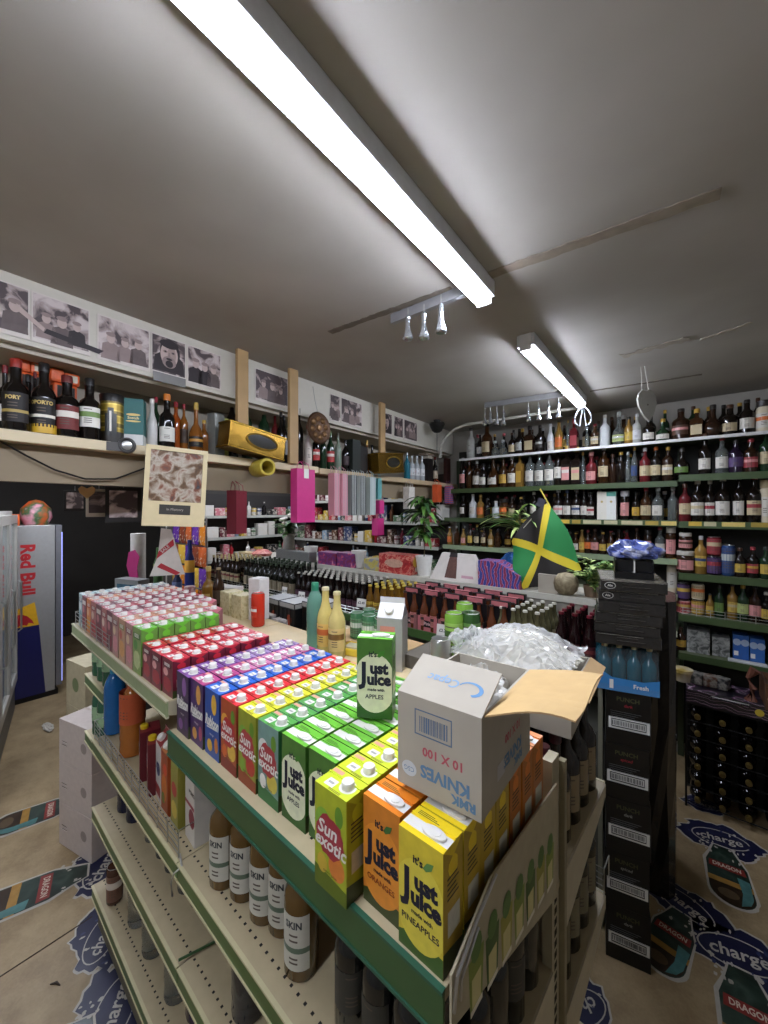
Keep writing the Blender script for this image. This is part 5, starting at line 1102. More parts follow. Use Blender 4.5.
lput(44, 364, 21, 'port', 'dk', '#15110f', '#14110f', '#e0d9c9', .06, 'black port bottle with long black cap and yellow base band', txt='DALVA' if False else 'OPORTO', z1=.10, z2=.5)
p = Lpx(44, .06, ZSH); 
lput(67, 376, 22, 'port', 'dk', '#5e1f1c', '#6a2420', '#d9d2c6', .06, 'dark port bottle with maroon and white label and brown capsule', z1=.12, z2=.50)
lput(89.5, 378, 20, 'port', 'dk', '#120f0e', '#d9d6cc', '#6f8a4a', .06, 'dark port bottle with white and green label beside the gold tin', z1=.2, z2=.52)
# yellow band on second port bottle
for o in list(COL.objects):
    if o.get('label', '').startswith('black port bottle with long'):
        d = p.dot(FW); R = round(21*d/FPX/2*.95, 3); me = MB().lathe([(R*1.015, .004), (R*1.015, .04)], M('#c9a02c', .4), 20, cap=False).mesh('band'); c = bpy.data.objects.new('band', me); COL.objects.link(c); c.parent = o
# gift tin and green box
p = Lpx(112, .07, ZSH); R = .046; mb = MB().lathe([(R, 0), (R, .19)], MP('gold_tin', [(.3, '#8a7428'), (.6, '#b39a45'), (.8, '#5a4c1c')], 6, .3, 'wavez', 1, metal=.5), 24)
mb.lathe([(R*1.01, 0), (R*1.01, .05)], M('#1f1a12', .4, var=.3, scale=60), 24, cap=False)
ar = -PI/2-.45; bw = .5; mb.lathe([(R*1.012, .03), (R*1.012, .13)], M('#14160f', .3), 6, cap=False, ang=bw*2, a0=ar-bw); mb.lathe([(R*1.012, .13), (R*1.012, .155)], M('#14160f', .3), 4, cap=False, ang=bw, a0=ar-bw/2)
mb.lathe([(R*1.016, .05), (R*1.016, .14)], M('#d5d2c6', .3), 3, cap=False, ang=.16, a0=ar-.1)
o = mb.build('gift_tin', None, p, LRZ); MB().lathe([(R*1.03, .185), (R*1.03, .215), (R*.98, .22), (0, .22)], M('#14120f', .35), 24).build('lid', o); tag(o, 'round gold gift tin with black lid and bottle picture', 'tin')
p = Lpx(135, .06, ZSH); mb = MB().box(-.04, .04, -.04, .04, .05, .215, M('#22605c', .45)); mb.box(-.04, .04, -.04, .04, 0, .05, M('#c9c9c4', .45)); mb.text('WHISKY' if False else 'Scotch', .017, M('#d9c98a', .4), front(0, -.0405, .125), bold=.0004); mb.poly(blob(.028, .006), M('#c9b56a', .4), 0, front(0, -.0403, .14)); mb.poly(blob(.03, .004), M('#c9b56a', .4), 0, front(0, -.0403, .11))
tag(mb.build('bottle_box', None, p, LRZ-.55, .001), 'dark green and white whisky box beside the gold tin', 'box')
# white gadget hanging over the shelf edge: round grey lamp
p = Lpx(127, -.02, 2.318); lr = empty('clip_lamp', p, LRZ-.4); T = Matrix.Rotation(PI/2, 4, 'X')
MB().lathe([(.034, -.03), (.036, 0), (.034, .012), (.028, .014), (.026, .004), (0, .003)], M('#3a3836', .4), 20, T_(rx=PI/2)).build('lamp_body', lr); MB().lathe([(.02, .0), (.02, .006), (.012, .009), (0, .009)], STEEL, 16, T_(y=-.002, rx=PI/2)).build('bulb', lr); MB().box(-.075, -.02, -.012, .03, -.028, .01, M('#4a4846', .4)).build('clamp', lr)
tag(lr, 'small grey clip lamp fixed to the shelf edge under the whisky box', 'lamp')
more = [(152, 400, 10, 'slim', M('#b9b6b0', .3), '#cfc9c0', None, None, .06, 'pale slender fork-shaped bottle beside the whisky box'), (156, 398, 9, 'wine', 'gr', '#8e1f2c', None, None, .16, 'green bottle with red capsule behind the pale slender one'),
 (167, 395, 15, 'port', 'dk', '#c2702c', '#cfccc2', None, .06, 'dark bottle with tall orange cap and big white label'), (176, 402, 11, 'wine', 'or', '#8e1f2c', None, None, .13, 'orange liqueur bottle with red capsule behind the orange cap'), (184, 405, 8, 'wine', 'am', '#8e1f2c', '#3a2a1c', None, .1, 'slim amber bottle with red capsule beside the round cognac'),
 (196, 402, 14, 'round', 'am', '#b99a4a', '#17120f', '#b9863a', .06, 'round cognac bottle with gold neck and black base'), (204, 420, 9, 'spirit', 'am', '#c9a03a', None, None, .12, 'small amber bottle with gold cap beside the round cognac'),
 (232, 395, 12, 'wine', 'dk', '#14110f', None, None, .2, 'dark bottle above the gold lantern behind the first post'), (247, 400, 11, 'wine', 'gr', '#14110f', None, None, .2, 'dark green bottle behind the gold lantern, past first post'),
 (264, 402, 12, 'spirit', 'gr', '#c2b23a', '#b9b44a', None, .2, 'green bottle with yellow label behind the gold lantern'), (275, 410, 8, 'wine', 'rd', '#a9242c', '#b0343a', None, .16, 'red bottle just before the second post'), (284, 415, 8, 'wine', 'dk', '#14110f', '#a9a9a4', None, .1, 'dark bottle with grey label just before the second post')]
for a in more: lput(*a[:8], a[8], a[9], name='spirit_bottle')
# tall silver bag and card standing behind
p = Lpx(216, .09, ZSH); tag(MB().box(-.035, .035, -.03, .03, 0, .24, M('#8f938e', .25, .5, bump=.3, scale=60)).build('gift_box', None, p, LRZ+.2, .003), 'silver grey gift box standing beside the gold lantern', 'box')
p = Lpx(222, .18, ZSH); tag(MB().box(-.04, .04, -.005, .005, 0, .25, M('#a3a84a', .5, var=.3, scale=20)).build('card', None, p, LRZ, .001), 'yellow green card standing behind the silver gift box', 'card')
# orange and white packets lying on top at the back
for i, (px, py) in enumerate(((28, 367), (62, 378))):
    p = Lpx(px, .24, ZSH); p.z = CAMH-(py-HY)*p.dot(FW)/FPX-.03
    st_ = MB().box(-.05, .0, -.03, .03, 0, .06, M('#cf5a28', .4, var=.2)); st_.box(0, .06, -.03, .03, 0, .055, M('#bdb3a0', .45, var=.15)); st_.box(-.04, .05, -.028, .028, -(p.z-ZSH)+.001, 0, M('#2a2622', .6))
    tag(st_.build('snack_packet', None, p, LRZ+.1, .012), ('orange and white packet high behind the red wax capped port', 'orange and white packet high behind the maroon labelled port')[i], 'packet')
# gold lanterns / treasure boxes tilted over the shelf edge
GB = M('#7f6122', .26, .85, var=.25, scale=14, bump=.15)
def goldbox(px0, px1, zc, h, tilt, lab, off=-.045):
    a, b = Lpx(px0, off, 0), Lpx(px1, off, 0); L = (Vector((b.x, b.y, 0))-Vector((a.x, a.y, 0))).length
    root = empty('gold_gift_box', ((a.x+b.x)/2, (a.y+b.y)/2, zc), LRZ); root.rotation_euler[1] = tilt; d = .055
    mb = MB().box(-L/2, L/2, -d, d, 0, h, GB); mb.box(-L/2-.004, L/2+.004, -d-.004, d+.004, h-.012, h, M('#8a6a22', .3, .8)); mb.box(-L/2-.004, L/2+.004, -d-.004, d+.004, 0, .012, M('#8a6a22', .3, .8)); mb.build('box_body', root, bevel=.003)
    MB().poly(blob(L*.28, h*.28, 24), M('#24221c', .15), .002, front(L*.06, -d-.0005, h*.52)).build('window', root)
    MB().tube([(L*.06+L*.28*math.cos(q*PI/10), -d-.004, h*.52+h*.28*math.sin(q*PI/10)) for q in range(20)], .005, M('#c9a64a', .3, .8), 6, True).build('window_frame', root)
    return tag(root, lab, 'gift box')
goldbox(222, 278, 2.345, .145, .12, 'gold gift box with oval window leaning out over the shelf')
goldbox(374, 399, 2.345, .17, -.1, 'gold gift box with dark window beside the teal bottle near the corner', -.02)
# yellow tube below the first one
p = Lpx(262, -.06, 2.275); T = T_(rz=.1) @ Matrix.Rotation(PI/2, 4, 'Y')
yt_ = MB().lathe([(.047, -.075), (.05, -.07), (.05, .07), (.047, .075), (.036, .075), (.036, -.06), (0, -.06)], M('#b5a23e', .4, var=.1), 24, Matrix.Rotation(PI/2, 4, 'Y'), cap=False).build('paper_tube', None, p, -.15)
tag(yt_, 'yellow cardboard tube with open end under the gold gift box', 'tube')
# red and green bottles between the posts, dark ones beyond
row = [(281, 412, 9, 'wine', 'dk', '#14110f', None, None), (299, 408, 9, 'wine', 'dk', '#14110f', None, None), (308, 425, 8, 'spirit', M('#c9b9ae', .3), '#8e2a2c', '#cfc4b8', None), (316, 429, 8, 'wine', 'dk', '#14110f', '#b03030', '#d9cfc4'), (323, 431, 7, 'wine', 'gr', '#2a3a2a', None, None), (330.5, 431, 8, 'wine', 'gr', '#5f7a4a', '#b03030', '#d9cfc4'), (338, 433, 7, 'spirit', M('#7d8a7a', .2), '#5a5a4a', None, None), (345.5, 440, 8, 'wine', 'dk', '#14110f', '#3a2a2c', None)]
for i, a in enumerate(row): lput(*a, .08, f'bottle in the row past the bronze plaque post, {nth(i)} from the post', name='spirit_bottle')
for i, (p0, p1, z1, m, lab) in enumerate(((349, 357, .26, '#1d231d', 'tall black bottle box beyond the red labelled bottles'), (357, 364, .22, '#14100e', 'shorter black bottle box next to the tall one'))):
    a, b = Lpx(p0, .06, 0), Lpx(p1, .06, 0); w = (b-a).length
    tag(MB().box(-w/2, w/2, -.04, .04, 0, z1, M(m, .5)).build('bottle_box', None, ((a.x+b.x)/2, (a.y+b.y)/2, ZSH-.004), LRZ, .002), lab, 'box')
row = [(367, 440, 7, 'round', 'am', '#c9a65a', None), (372, 445, 7, 'spirit', 'dk', '#14110f', None), (407, 453, 7, 'wine', M('#2a7f92', .1, trans=.3), '#cfd4d6', None), (412, 456, 6, 'wine', M('#a9aeb0', .1), '#cfd4d6', '#d4d6d4'), (417, 456, 6, 'wine', M('#a9aeb0', .1), '#cfd4d6', '#d4d6d4'), (422, 456, 6, 'wine', M('#a9aeb0', .1), '#cfd4d6', '#d4d6d4'), (435, 457, 6, 'spirit', 'dk', '#6a2a22', '#b9a98f')]
lb = ['small round cognac bottle with gold cap near the third post', 'small dark bottle near the third post', 'teal glass bottle beside the second gold gift box', 'clear silver bottle, first after the teal one', 'clear silver bottle, second after the teal one', 'clear silver bottle, third after the teal one', 'dark bottle with tan label last before the corner']
for a, l in zip(row, lb): lput(*a[:7], None, .08, l, name='spirit_bottle', z=2.3256)
a = Lpx(427, .08, 2.3256); tag(MB().box(-.05, .05, -.045, .045, 0, .24, M('#1c1614', .5)).build('bottle_box', None, a, LRZ, .002), 'black bottle box near the corner under the wicker', 'box')
tag(MB().box(-.045, .045, -.04, .04, 0, .03, M('#b9b0a0', .6)).box(-.09, .07, -.05, .05, .03, .05, M('#5a4030', .6, var=.3)).build('wicker_tray', None, Lpx(427, .08, 2.567), LRZ, .004), 'brown and white trinkets on top of the black bottle box', 'trinket')
tag(MB().box(-.05, .05, -.02, .02, 0, .30, M('#3c1d18', .5, var=.25, scale=20)).build('bottle_box', None, Lpx(447, .1, 2.3256), LRZ, .002), 'tall dark brown bottle box in the far corner', 'box')
# round bronze plaque
p = Lpx(318, .0, 2.60); root = empty('bronze_plaque', p, LRZ); BRZ = M('#4f3622', .45, .5, var=.2, scale=30)
MB().lathe([(0, 0), (.105, 0), (.112, .008), (.105, .018), (.092, .012), (0, .010)], BRZ, 32, T_(rx=PI/2)).build('plate', root)
mb = MB()
for i in range(8):
    a = 2*PI*i/8+.2; mb.lathe([(.022, .008), (.02, .018), (.01, .025), (0, .027)], M('#8a6a48', .35, .6), 12, T_(.064*math.cos(a), 0, .064*math.sin(a), rx=PI/2))
mb.lathe([(.026, .008), (.02, .022), (0, .026)], M('#8a6a48', .35, .6), 14, T_(rx=PI/2)); mb.build('boss', root); MB().tube([(0, 0, .1), (0, .03, .2), (0, .05, .30)], .002, STEEL, 5).build('wire', root)
tag(root, 'round bronze plaque with raised bosses hanging beside the second post', 'plaque')
# black dome lamp in the corner
p = PD(437, 421, 4.0); root = empty('corner_lamp', (p.x, p.y, CEIL)); h = CEIL-p.z
MB().lathe([(.03, -.03), (.075, -.03+.0), (.08, -.045), (.05, -.11), (.03, -.125), (0, -.13)], M('#1d1d1c', .4), 20).build('lamp_shade', root); MB().lathe([(.035, 0), (.035, -.03)], M('#3a3a38', .5), 14).build('ceiling_mount', root); MB().tube([(0, 0, -.12), (.0, 0, -.3), (.01, 0, -.55)], .003, M('#3a3632', .6), 5).build('cord', root)
tag(root, 'small black dome lamp hanging from the ceiling in the far corner', 'lamp')
# cream framed picture hanging from the shelf edge
p = PD(176, 487, 1.86); root = empty('framed_picture', p, LRZ-.35); root.rotation_euler[1] = .05
FR = M('#cdbd94', .45, var=.05); w, h = .13, .185; t = .02
mb = MB()
for x0, x1, z0, z1 in ((-w, w, h-t, h), (-w, w, -h, -h+.04), (-w, -w+t, -h+.04, h-t), (w-t, w, -h+.04, h-t), (-w+t, w-t, -h+.04, -h+.115)): mb.box(x0, x1, -.008, .008, z0, z1, FR)
mb.build('frame', root)
MB().box(-w+t, w-t, -.002, .002, -h+.115, h-t, MP('collage', [(.25, '#1f1a18'), (.42, '#6a5038'), (.52, '#b0a696'), (.62, '#7a4a34'), (.75, '#2a3a44'), (.85, '#c9bfae')], 17, .3, 'noise', .5, detail=8)).build('print', root)
MB().box(-.065, .065, -.0105, -.008, -h+.055, -h+.10, M('#3a3834', .4)).text('The Winners' if False else 'In Memory', .016, M('#a9a497', .5), front(0, -.011, -h+.078)).build('plaque', root)
MB().tube([(-.06, 0, h), (0, .05, 2.30-p.z), (.06, 0, h)], .0015, STEEL, 5).build('hanging_wire', root)
tag(root, 'cream framed collage picture hanging below the shelf edge', 'picture')
# small frames further back, under the header
def smallframe(px, py, w, h, dark, lab, d=2.05):
    p = PD(px, py, d); root = empty('framed_picture', p, LRZ-.3); f = M('#17130f', .5) if dark else M('#b9b2a2', .5)
    MB().box(-w, w, -.006, .006, -h, h, f).build('frame', root, bevel=.002); MB().box(-w*.78, w*.78, -.008, -.006, -h*.72, h*.82, photo_mat('small_print_%d' % px, px % 7, .47)).build('print', root)
    MB().tube([(0, 0, h), (0, 0, 2.17-p.z)], .001, STEEL, 5).build('hanging_wire', root)
    return tag(root, lab, 'picture')
smallframe(99, 503, .055, .072, False, 'small pale framed photograph hanging under the header, beside the black frame')
smallframe(123.5, 505, .078, .09, True, 'black framed photograph of two people hanging under the header')
smallframe(75, 501, .05, .06, True, 'dim small frame hanging in the shade beside the wooden heart', 2.3)
p = PD(87, 492, 2.0); tag(MB().poly([(.0, -.035), (.03, -.005), (.036, .015), (.022, .03), (.0, .018), (-.022, .03), (-.036, .015), (-.03, -.005)], M('#c2a06a', .6), .008, front(0, 0, 0)).build('hanging_heart', None, p, LRZ-.3), 'small wooden heart hanging beside the pale little frame', 'ornament')
# black cable looping below the board
tag(MB().tube([Lp(Ls(px, .04), .04, CAMH-(py-HY)*Lpx(px, .04, 0).dot(FW)/FPX) for px, py in ((-20, 430), (0, 441), (25, 455), (55, 470), (85, 479), (115, 479), (140, 470), (150, 466))], .004, BLACK, 6).build('power_cable'), 'black cable looping along the board under the bottle shelf', 'cable')
# ---------------------------------------------------------------- gift bags hung from the shelf edge
def giftbag(px, ztop, w, h, m, lab, off=-.05, rz=0, d=.03, tagc=False):
    p = Lpx(px, off, ztop-h); root = empty('hanging_gift_bag', p, LRZ+rz); t = .0015
    mb = MB().box(-w/2, w/2, -d, -d+t, 0, h, m).box(-w/2, w/2, d-t, d, 0, h, m).box(-w/2, -w/2+t, -d+t, d-t, 0, h, m).box(w/2-t, w/2, -d+t, d-t, 0, h, m).box(-w/2+t, w/2-t, -d+t, d-t, 0, t, m)
    mb.build('bag_body', root)
    for s in (-1, 1): MB().tube([(-w*.2, s*d, h-.02), (-w*.17, s*d*.8, h+.03), (0, s*d*.3+.02, h+.055), (w*.17, s*d*.8, h+.03), (w*.2, s*d, h-.02)], .002, m, 5).build('handle', root)
    if tagc: MB().box(-.02, .02, -d-.003, -d-.001, h-.06, h+.0, WT, T_(rz=0) @ Matrix.Translation((0, 0, 0))).build('price_tag', root)
    return tag(root, lab, 'gift bag')
HOT = M('#c2347a', .45, var=.05); STRP = MP('pink_stripes', [(.35, '#c98a95'), (.45, '#d9ccc4'), (.6, '#b5747f'), (.75, '#b08a90')], 13, .5, 'wavex', 0)
STRB = MP('black_stripes', [(.38, '#26282a'), (.45, '#9aa09c'), (.55, '#2d302f'), (.7, '#b5b9b4')], 13, .5, 'wavex', 0); PALE = MP('pale_stripes', [(.4, '#aab5b0'), (.6, '#c9cfca'), (.8, '#9aa6a4')], 9, .5, 'wavex', 0)
giftbag(303, 2.295, .155, .345, HOT, 'bright pink paper gift bag hanging from the shelf, nearest the yellow tube', tagc=True)
giftbag(334, 2.29, .055, .30, STRP, 'pink striped bottle gift bag, first in the striped cluster'); giftbag(342, 2.29, .055, .30, STRP, 'pink striped bottle gift bag beside the black striped ones', -.07)
giftbag(351, 2.29, .06, .30, STRB, 'black and grey striped gift bag, first of the pair'); giftbag(360, 2.29, .065, .30, STRB, 'black and grey striped gift bag next to the pale one', -.07)
giftbag(370, 2.29, .07, .30, PALE, 'pale grey green striped gift bag at the cluster end'); giftbag(377, 2.29, .05, .17, M('#5f9a98', .5, var=.1), 'small teal gift bag beside the pale striped one', -.03)
giftbag(379, 2.11, .06, .11, HOT, 'small bright pink bag hanging under the teal one', -.02); giftbag(378, 1.96, .09, .14, HOT, 'crumpled pink bag hanging lowest beside the striped cluster', -.01)
giftbag(409, 2.24, .10, .20, M('#c9c2b8', .5, var=.15), 'pale printed bag hanging behind the drooping plant'); giftbag(437, 2.29, .09, .18, M('#c9542c', .45, var=.2, scale=15), 'orange bag hanging below the shelf near the corner')
giftbag(449, 2.29, .09, .19, MP('flag_bag', [(.3, '#b02a34'), (.45, '#d9d4cc'), (.6, '#2a3f86')], 14, .5, 'wavez', 2), 'red white and blue bag hanging nearest the corner'); giftbag(443, 2.09, .19, .17, M('#c9c6bd', .5, var=.12, scale=12), 'wide white carrier bag hanging below the orange bag', .03)
# ---------------------------------------------------------------- silver foil hangers on the ceiling battens
FOIL2 = M('#c9ccd0', .16, .9, var=.1, scale=40, bump=.4)
def foil(px, py0, py1, z, lab, w=.018, off=0):
    p = PZ(px, py0, z); d = p.dot(FW); L = (py1-py0)*d/FPX; root = empty('foil_hanger', (p.x, p.y, z))
    MB().tube([(0, 0, 0), (0, 0, -L*.25)], .002, STEEL, 5).build('hook', root)
    MB().lathe([(.003, -L*.22), (w*.5, -L*.3), (w*.35, -L*.5), (w*.5, -L*.7), (w, -L*.96), (w*.8, -L), (0, -L)], FOIL2, 7).build('foil', root)
    return tag(root, lab, 'ornament', 'foil hangers')
HZ = CEIL-.045
tag(MB().box(-.012, .012, -.20, .22, 0, .042, M('#9a9a9c', .35, .5, bump=.3)).build('ceiling_rail', None, (PZ(428, 300, CEIL).x, PZ(428, 300, CEIL).y, CEIL-.044), math.atan2(*reversed((PZ(452, 288, CEIL)-PZ(404, 308, CEIL)).xy))-PI/2), 'foil wrapped rail on the ceiling beside the long light', 'rail')
for i, (px, a, b) in enumerate(((408, 308, 340), (424, 304, 339), (441, 294, 333))): foil(px, a, b, HZ, f'silver foil hanger beside the long light, {nth(i)} towards the light', .024)
pa, pb = PZ(485, 408, HZ), PZ(562, 397, HZ); v_ = pb-pa
tag(MB().box(-v_.length/2, v_.length/2, -.012, .012, 0, .042, M('#8a8a8a', .4, .5)).build('ceiling_rail', None, ((pa.x+pb.x)/2, (pa.y+pb.y)/2, CEIL-.044), math.atan2(v_.y, v_.x)), 'thin metal rail on the ceiling before the bottle wall', 'rail')
for i, (px, a, b) in enumerate(((485, 408, 425), (490.5, 407, 424), (497, 406, 425), (503.5, 406, 425), (528.5, 403, 421), (538.5, 402, 420), (548.5, 400, 419), (558.5, 398, 418))): foil(px, a, b, HZ, f'small silver foil hanger before the bottle wall, {nth(i)} towards the light', .02)
# ring pull and heart board
p = PZ(583, 403, CEIL-.09); tag(MB().tube([(.0, 0, .0)]+[(.055*math.sin(a)*(1-.3*math.cos(a)), 0, -.10-.075*(-math.cos(a))) for a in [PI-.0+2*PI*i/20 for i in range(1, 20)]], .0045, M('#c9ccd0', .3, .2), 6, True).build('cable_loop', None, (p.x, p.y, CEIL-.095), .25), 'loop of pale cable hanging from the end of the second light', 'cable loop')
p = PD(647, 405, 2.5); root = empty('hanging_board', p, .75); root.rotation_euler[1] = -.12
pts = [(0, -.105), (.035, -.06), (.058, .0), (.06, .045), (.045, .08), (.02, .095), (0, .085), (-.02, .095), (-.045, .08), (-.06, .045), (-.058, 0), (-.035, -.06)]
MB().poly(pts, M('#8d8a81', .5, var=.06), .014, front(0, .007, 0)).poly(blob(.005, .006), M('#5a5248', .6), 0, front(0, -.0075, .0)).build('board', root)
for s in (-1, 1): MB().tube([(s*.022, 0, .085), (s*.012, 0, CEIL-p.z)], .0016, M('#d0cec6', .5), 5).build('cord', root)
tag(root, 'white heart shaped board hanging by two cords before the bottle wall', 'hanging sign')
# ================================================================ CRATE STACK, FLOOR DECALS, BOTTLE RACK
r = random.Random(5); SRZ = math.radians(12); SC = Vector((-.197, 2.07, 0))          # near bottom corner of the stack
SBK = M('#0d0d0e', .35, var=0); LBL = M('#e6e6e2', .5, var=0)
def stackpos(w, d, z, dx=0, dy=0):
    R = Matrix.Rotation(SRZ, 3, 'Z'); p = SC+R @ Vector((-w/2+dx, d/2+dy, 0)); return Vector((p.x, p.y, z))
for k in range(5):
    w, d, h = .172, .36, .2425; z = .0006+k*.2435; x, y = w/2, d/2
    mb = MB().box(-x, x, -y, y, 0, h, SBK)
    mb.box(-x*.9, x*.97, -y-.0006, -y, .068, .122, LBL)
    xx = -x*.70
    while xx < x*.74: ww = r.choice((.001, .0016, .0024)); mb.box(xx, xx+ww, -y-.001, -y-.0006, .087, .106, BLACK); xx += ww+r.choice((.003, .0045))
    for a, b in ((-x*.74, -x*.72), (x*.78, x*.80)): mb.box(a, b, -y-.001, -y-.0006, .080, .113, BLACK)
    mb.box(-x*.74, x*.80, -y-.001, -y-.0006, .1115, .114, BLACK); mb.box(-x*.74, x*.80, -y-.001, -y-.0006, .079, .0815, BLACK)
    for q in range(3): mb.box(-x*.8, x*(.3+.15*q), -y-.0006, -y, .128+q*.009, .131+q*.009, M('#6a6a6a', .6))
    mb.text('PUNCH', .026, M('#4a4a30', .6), front(0, -y-.0008, .205), bold=.0006); mb.text('spiced' if k % 2 else 'dark', .018, M('#8f2030' if k > 2 else '#8a8a86', .6), front(0, -y-.0008, .178), shear=.2, bold=.0004)
    lab = ['black barcoded drinks case standing on the floor under the stack', 'black barcoded drinks case second up from the floor', 'black barcoded drinks case third up from the floor', 'black barcoded drinks case fourth up, second below the blue bottle pack', 'black barcoded drinks case directly below the blue bottle pack'][k]
    tag(mb.build('drinks_case', None, stackpos(w, d, z, (k % 2)*-.006, 0), SRZ, .002), lab, 'drinks case')
zt = 5*.2435+.001
# shrink-wrapped pack of blue bottles
root = empty('bottle_pack', stackpos(.23, .30, zt, .02, -.02), SRZ+.05); tag(root, 'film wrapped pack of blue bottles in the middle of the black stack', 'bottle pack')
tbm = bottle('bottle', 'spirit', .205, .029, M('#0d4a58', .1, var=.1), '#b9b08a', None, seg=14)
for i in range(4):
    for j in range(4):
        o = bpy.data.objects.new('bottle', tbm[1]); COL.objects.link(o); o.parent = root; o.location = (-.087+i*.058, -.105+j*.07, .002)
        for n, me in tbm[2]: c = bpy.data.objects.new(n, me); COL.objects.link(c); c.parent = o
mb = MB().box(-.118, .118, -.140, .140, .0, .004, M('#2f76b5', .25)); BF = M('#3a83c2', .2, alpha=.92, var=.05)
mb.add([(-.119, -.141, 0), (.119, -.141, 0), (.119, -.141, .07), (.06, -.141, .055), (-.06, -.141, .06), (-.119, -.141, .095)], [(0, 1, 2, 3, 4, 5)], BF)
mb.add([(.119, -.141, 0), (.119, .141, 0), (.119, .141, .05), (.119, -.141, .07)], [(0, 1, 2, 3)], M('#5a7f9a', .2, alpha=.7, var=0)); mb.text('TROPICAL' if False else 'Fresh', .026, WT, front(.05, -.142, .030), bold=.0006); mb.box(-.07, -.055, -.142, -.1412, .01, .05, WT)
mb.build('printed_band', root)
FLM = M('#aebcc2', .12, alpha=.09, var=0, coat=.6); N = 8
mb = MB(); vs = [(-.12, -.142, 0), (.12, -.142, 0), (.12, .142, 0), (-.12, .142, 0), (-.115, -.135, .19), (.115, -.135, .19), (.115, .135, .19), (-.115, .135, .19)]
mb.add(vs, [(0,1,5,4),(1,2,6,5),(2,3,7,6),(3,0,4,7),(4,5,6,7)], FLM); mb.build('shrink_film', root)
# wrapped trays
zt += .2105; WRAP = M('#23211f', .25, var=.25, scale=18, bump=.7, coat=.8); WE = M('#a9a498', .3, var=.2, scale=50)
for k in range(6):
    w, d, h = .25, .33, .047; x, y = w/2, d/2; mb = MB().box(-x, x, -y, y, 0, h, WRAP)
    mb.box(-x, x, -y, y, h, h+.0008, M('#6f6a60', .2, var=.25, scale=20, bump=.4) if k == 5 else M('#2c2a27', .25))
    if k != 3: mb.box(-x*.98, x*(.9 if k == 1 else .5+.08*k), -y-.0006, -y, h-.004, h-.001, WE)
    if k >= 4:
        mb.poly(blob(.022, .015), M('#c9c6bd', .5), 0, front(-x*.70, -y-.0006, h*.52)); mb.poly(blob(.0195, .0125), SBK, 0, front(-x*.70, -y-.0009, h*.52)); mb.text('Lion' if False else 'Ale', .015, M('#c9c6bd', .5), front(-x*.70, -y-.0012, h*.52), bold=.0004)
    for q in range(2): mb.box(-x*.35, x*(.55-.2*q), -y-.0006, -y, h*(.35+.3*q), h*(.35+.3*q)+.006, M('#77726a', .5, var=.3, scale=80))
    lab = 'black film wrapped tray of cans, ' + ['bottom one resting on the blue bottle pack', 'second above the blue bottle pack', 'third above the blue bottle pack', 'third from the top of the stack', 'second from the top of the stack', 'topmost, under the open black box'][k]
    tag(mb.build('can_tray', None, stackpos(w, d, zt+k*.0482, .035+r.uniform(-.008, .008)+k*.002, -.03+r.uniform(-.008, .008)), SRZ+r.uniform(-.03, .03), .003), lab, 'tray of cans')
zt += 6*.0482+.0006
root = empty('open_box', stackpos(.13, .12, zt, .005, .03), SRZ); tag(root, 'open black display box on top of the tall stack', 'box')
MB().box(-.075, .075, -.06, .06, 0, .028, SBK).box(-.075, -.072, -.06, .06, .028, .085, SBK).box(.072, .075, -.06, .06, .028, .085, SBK).box(-.0, .004, -.058, .05, .028, .082, WT).box(-.072, .072, -.02, .05, .028, .08, M('#121214', .35)).box(-.075, .075, .057, .06, .028, .085, SBK).build('box_body', root)
o = crumple(.105, .085, .05, MP('blue_film', [(.3, '#2f3a6b'), (.5, '#5a68a8'), (.65, '#b9bdd0'), (.8, '#3a4684')], 12, .2, 'noise', 1.5, coat=.5), 41, 16, .22, 'blue_bag', None, stackpos(.13, .12, zt+.118, .01, .05), -.55); tag(o, 'shiny blue and white plastic packet draped over the open black box', 'packet')
# dark wrapped stack behind
DW = M('#1d1916', .25, var=.25, scale=10, bump=.7, coat=.4)
mb = MB(); zs = [0, .3, .6, .9, 1.2, 1.55]; n = 10; vs = []
for q, z in enumerate(zs):
    for i in range(20):
        a = 2*PI*i/20; c, s = math.cos(a), math.sin(a); m_ = max(abs(c), abs(s)); vs.append((.11*c/m_+r.uniform(-.006, .006), .18*s/m_+r.uniform(-.006, .006), z))
mb.add(vs, [(q*20+i, q*20+(i+1) % 20, (q+1)*20+(i+1) % 20, (q+1)*20+i) for q in range(5) for i in range(20)]+[tuple(range(100, 120)), tuple(reversed(range(20)))], DW)
tag(mb.build('wrapped_stack', None, (-.255, 2.70, 0), .05), 'dark film wrapped stack standing right behind the black crate stack', 'wrapped stack')
# ---------------------------------------------------------------- bottle rack on the floor by the back shelves
rk = empty('bottle_rack', (.12, 3.42, 0)); tag(rk, 'black wire rack of lying dark bottles on the floor by the back shelves', 'bottle rack')
RB = M('#141414', .4, .4); mb = MB()
RX0, RX1 = -.245, .27
for x in (RX0, RX1):
    for y in (0, .25): mb.tube([(x, y, 0), (x, y, .70)], .007, RB, 6)
for k in range(7):
    z = .02+k*.112
    for y in (.03, .22): mb.tube([(RX0, y, z), (RX1, y, z)], .004, RB, 5)
mb.build('rack_frame', rk)
MB().box(RX0-.005, RX1+.005, .245, .255, 0, .70, RB).build('back_plate', rk); MB().box(RX0-.005, RX1+.005, .0, .25, .70, .706, RB).build('top_plate', rk)
lying = bottle('stout_bottle', 'wine', .26, .046, '#0c0807', '#5a4a22', '#23100f', None, .15, .4, 14)
for i in range(4):
    for k in range(6):
        o = inst(lying, (.12-.183+i*.128, 3.42+.235, .024+k*.112+.046), 0, f'dark lying bottle with gold cap in the floor rack, {nth(k)} from the floor, {nth(i)} column', 'bottle', 'lying bottles in the floor rack', 1, PI/2)
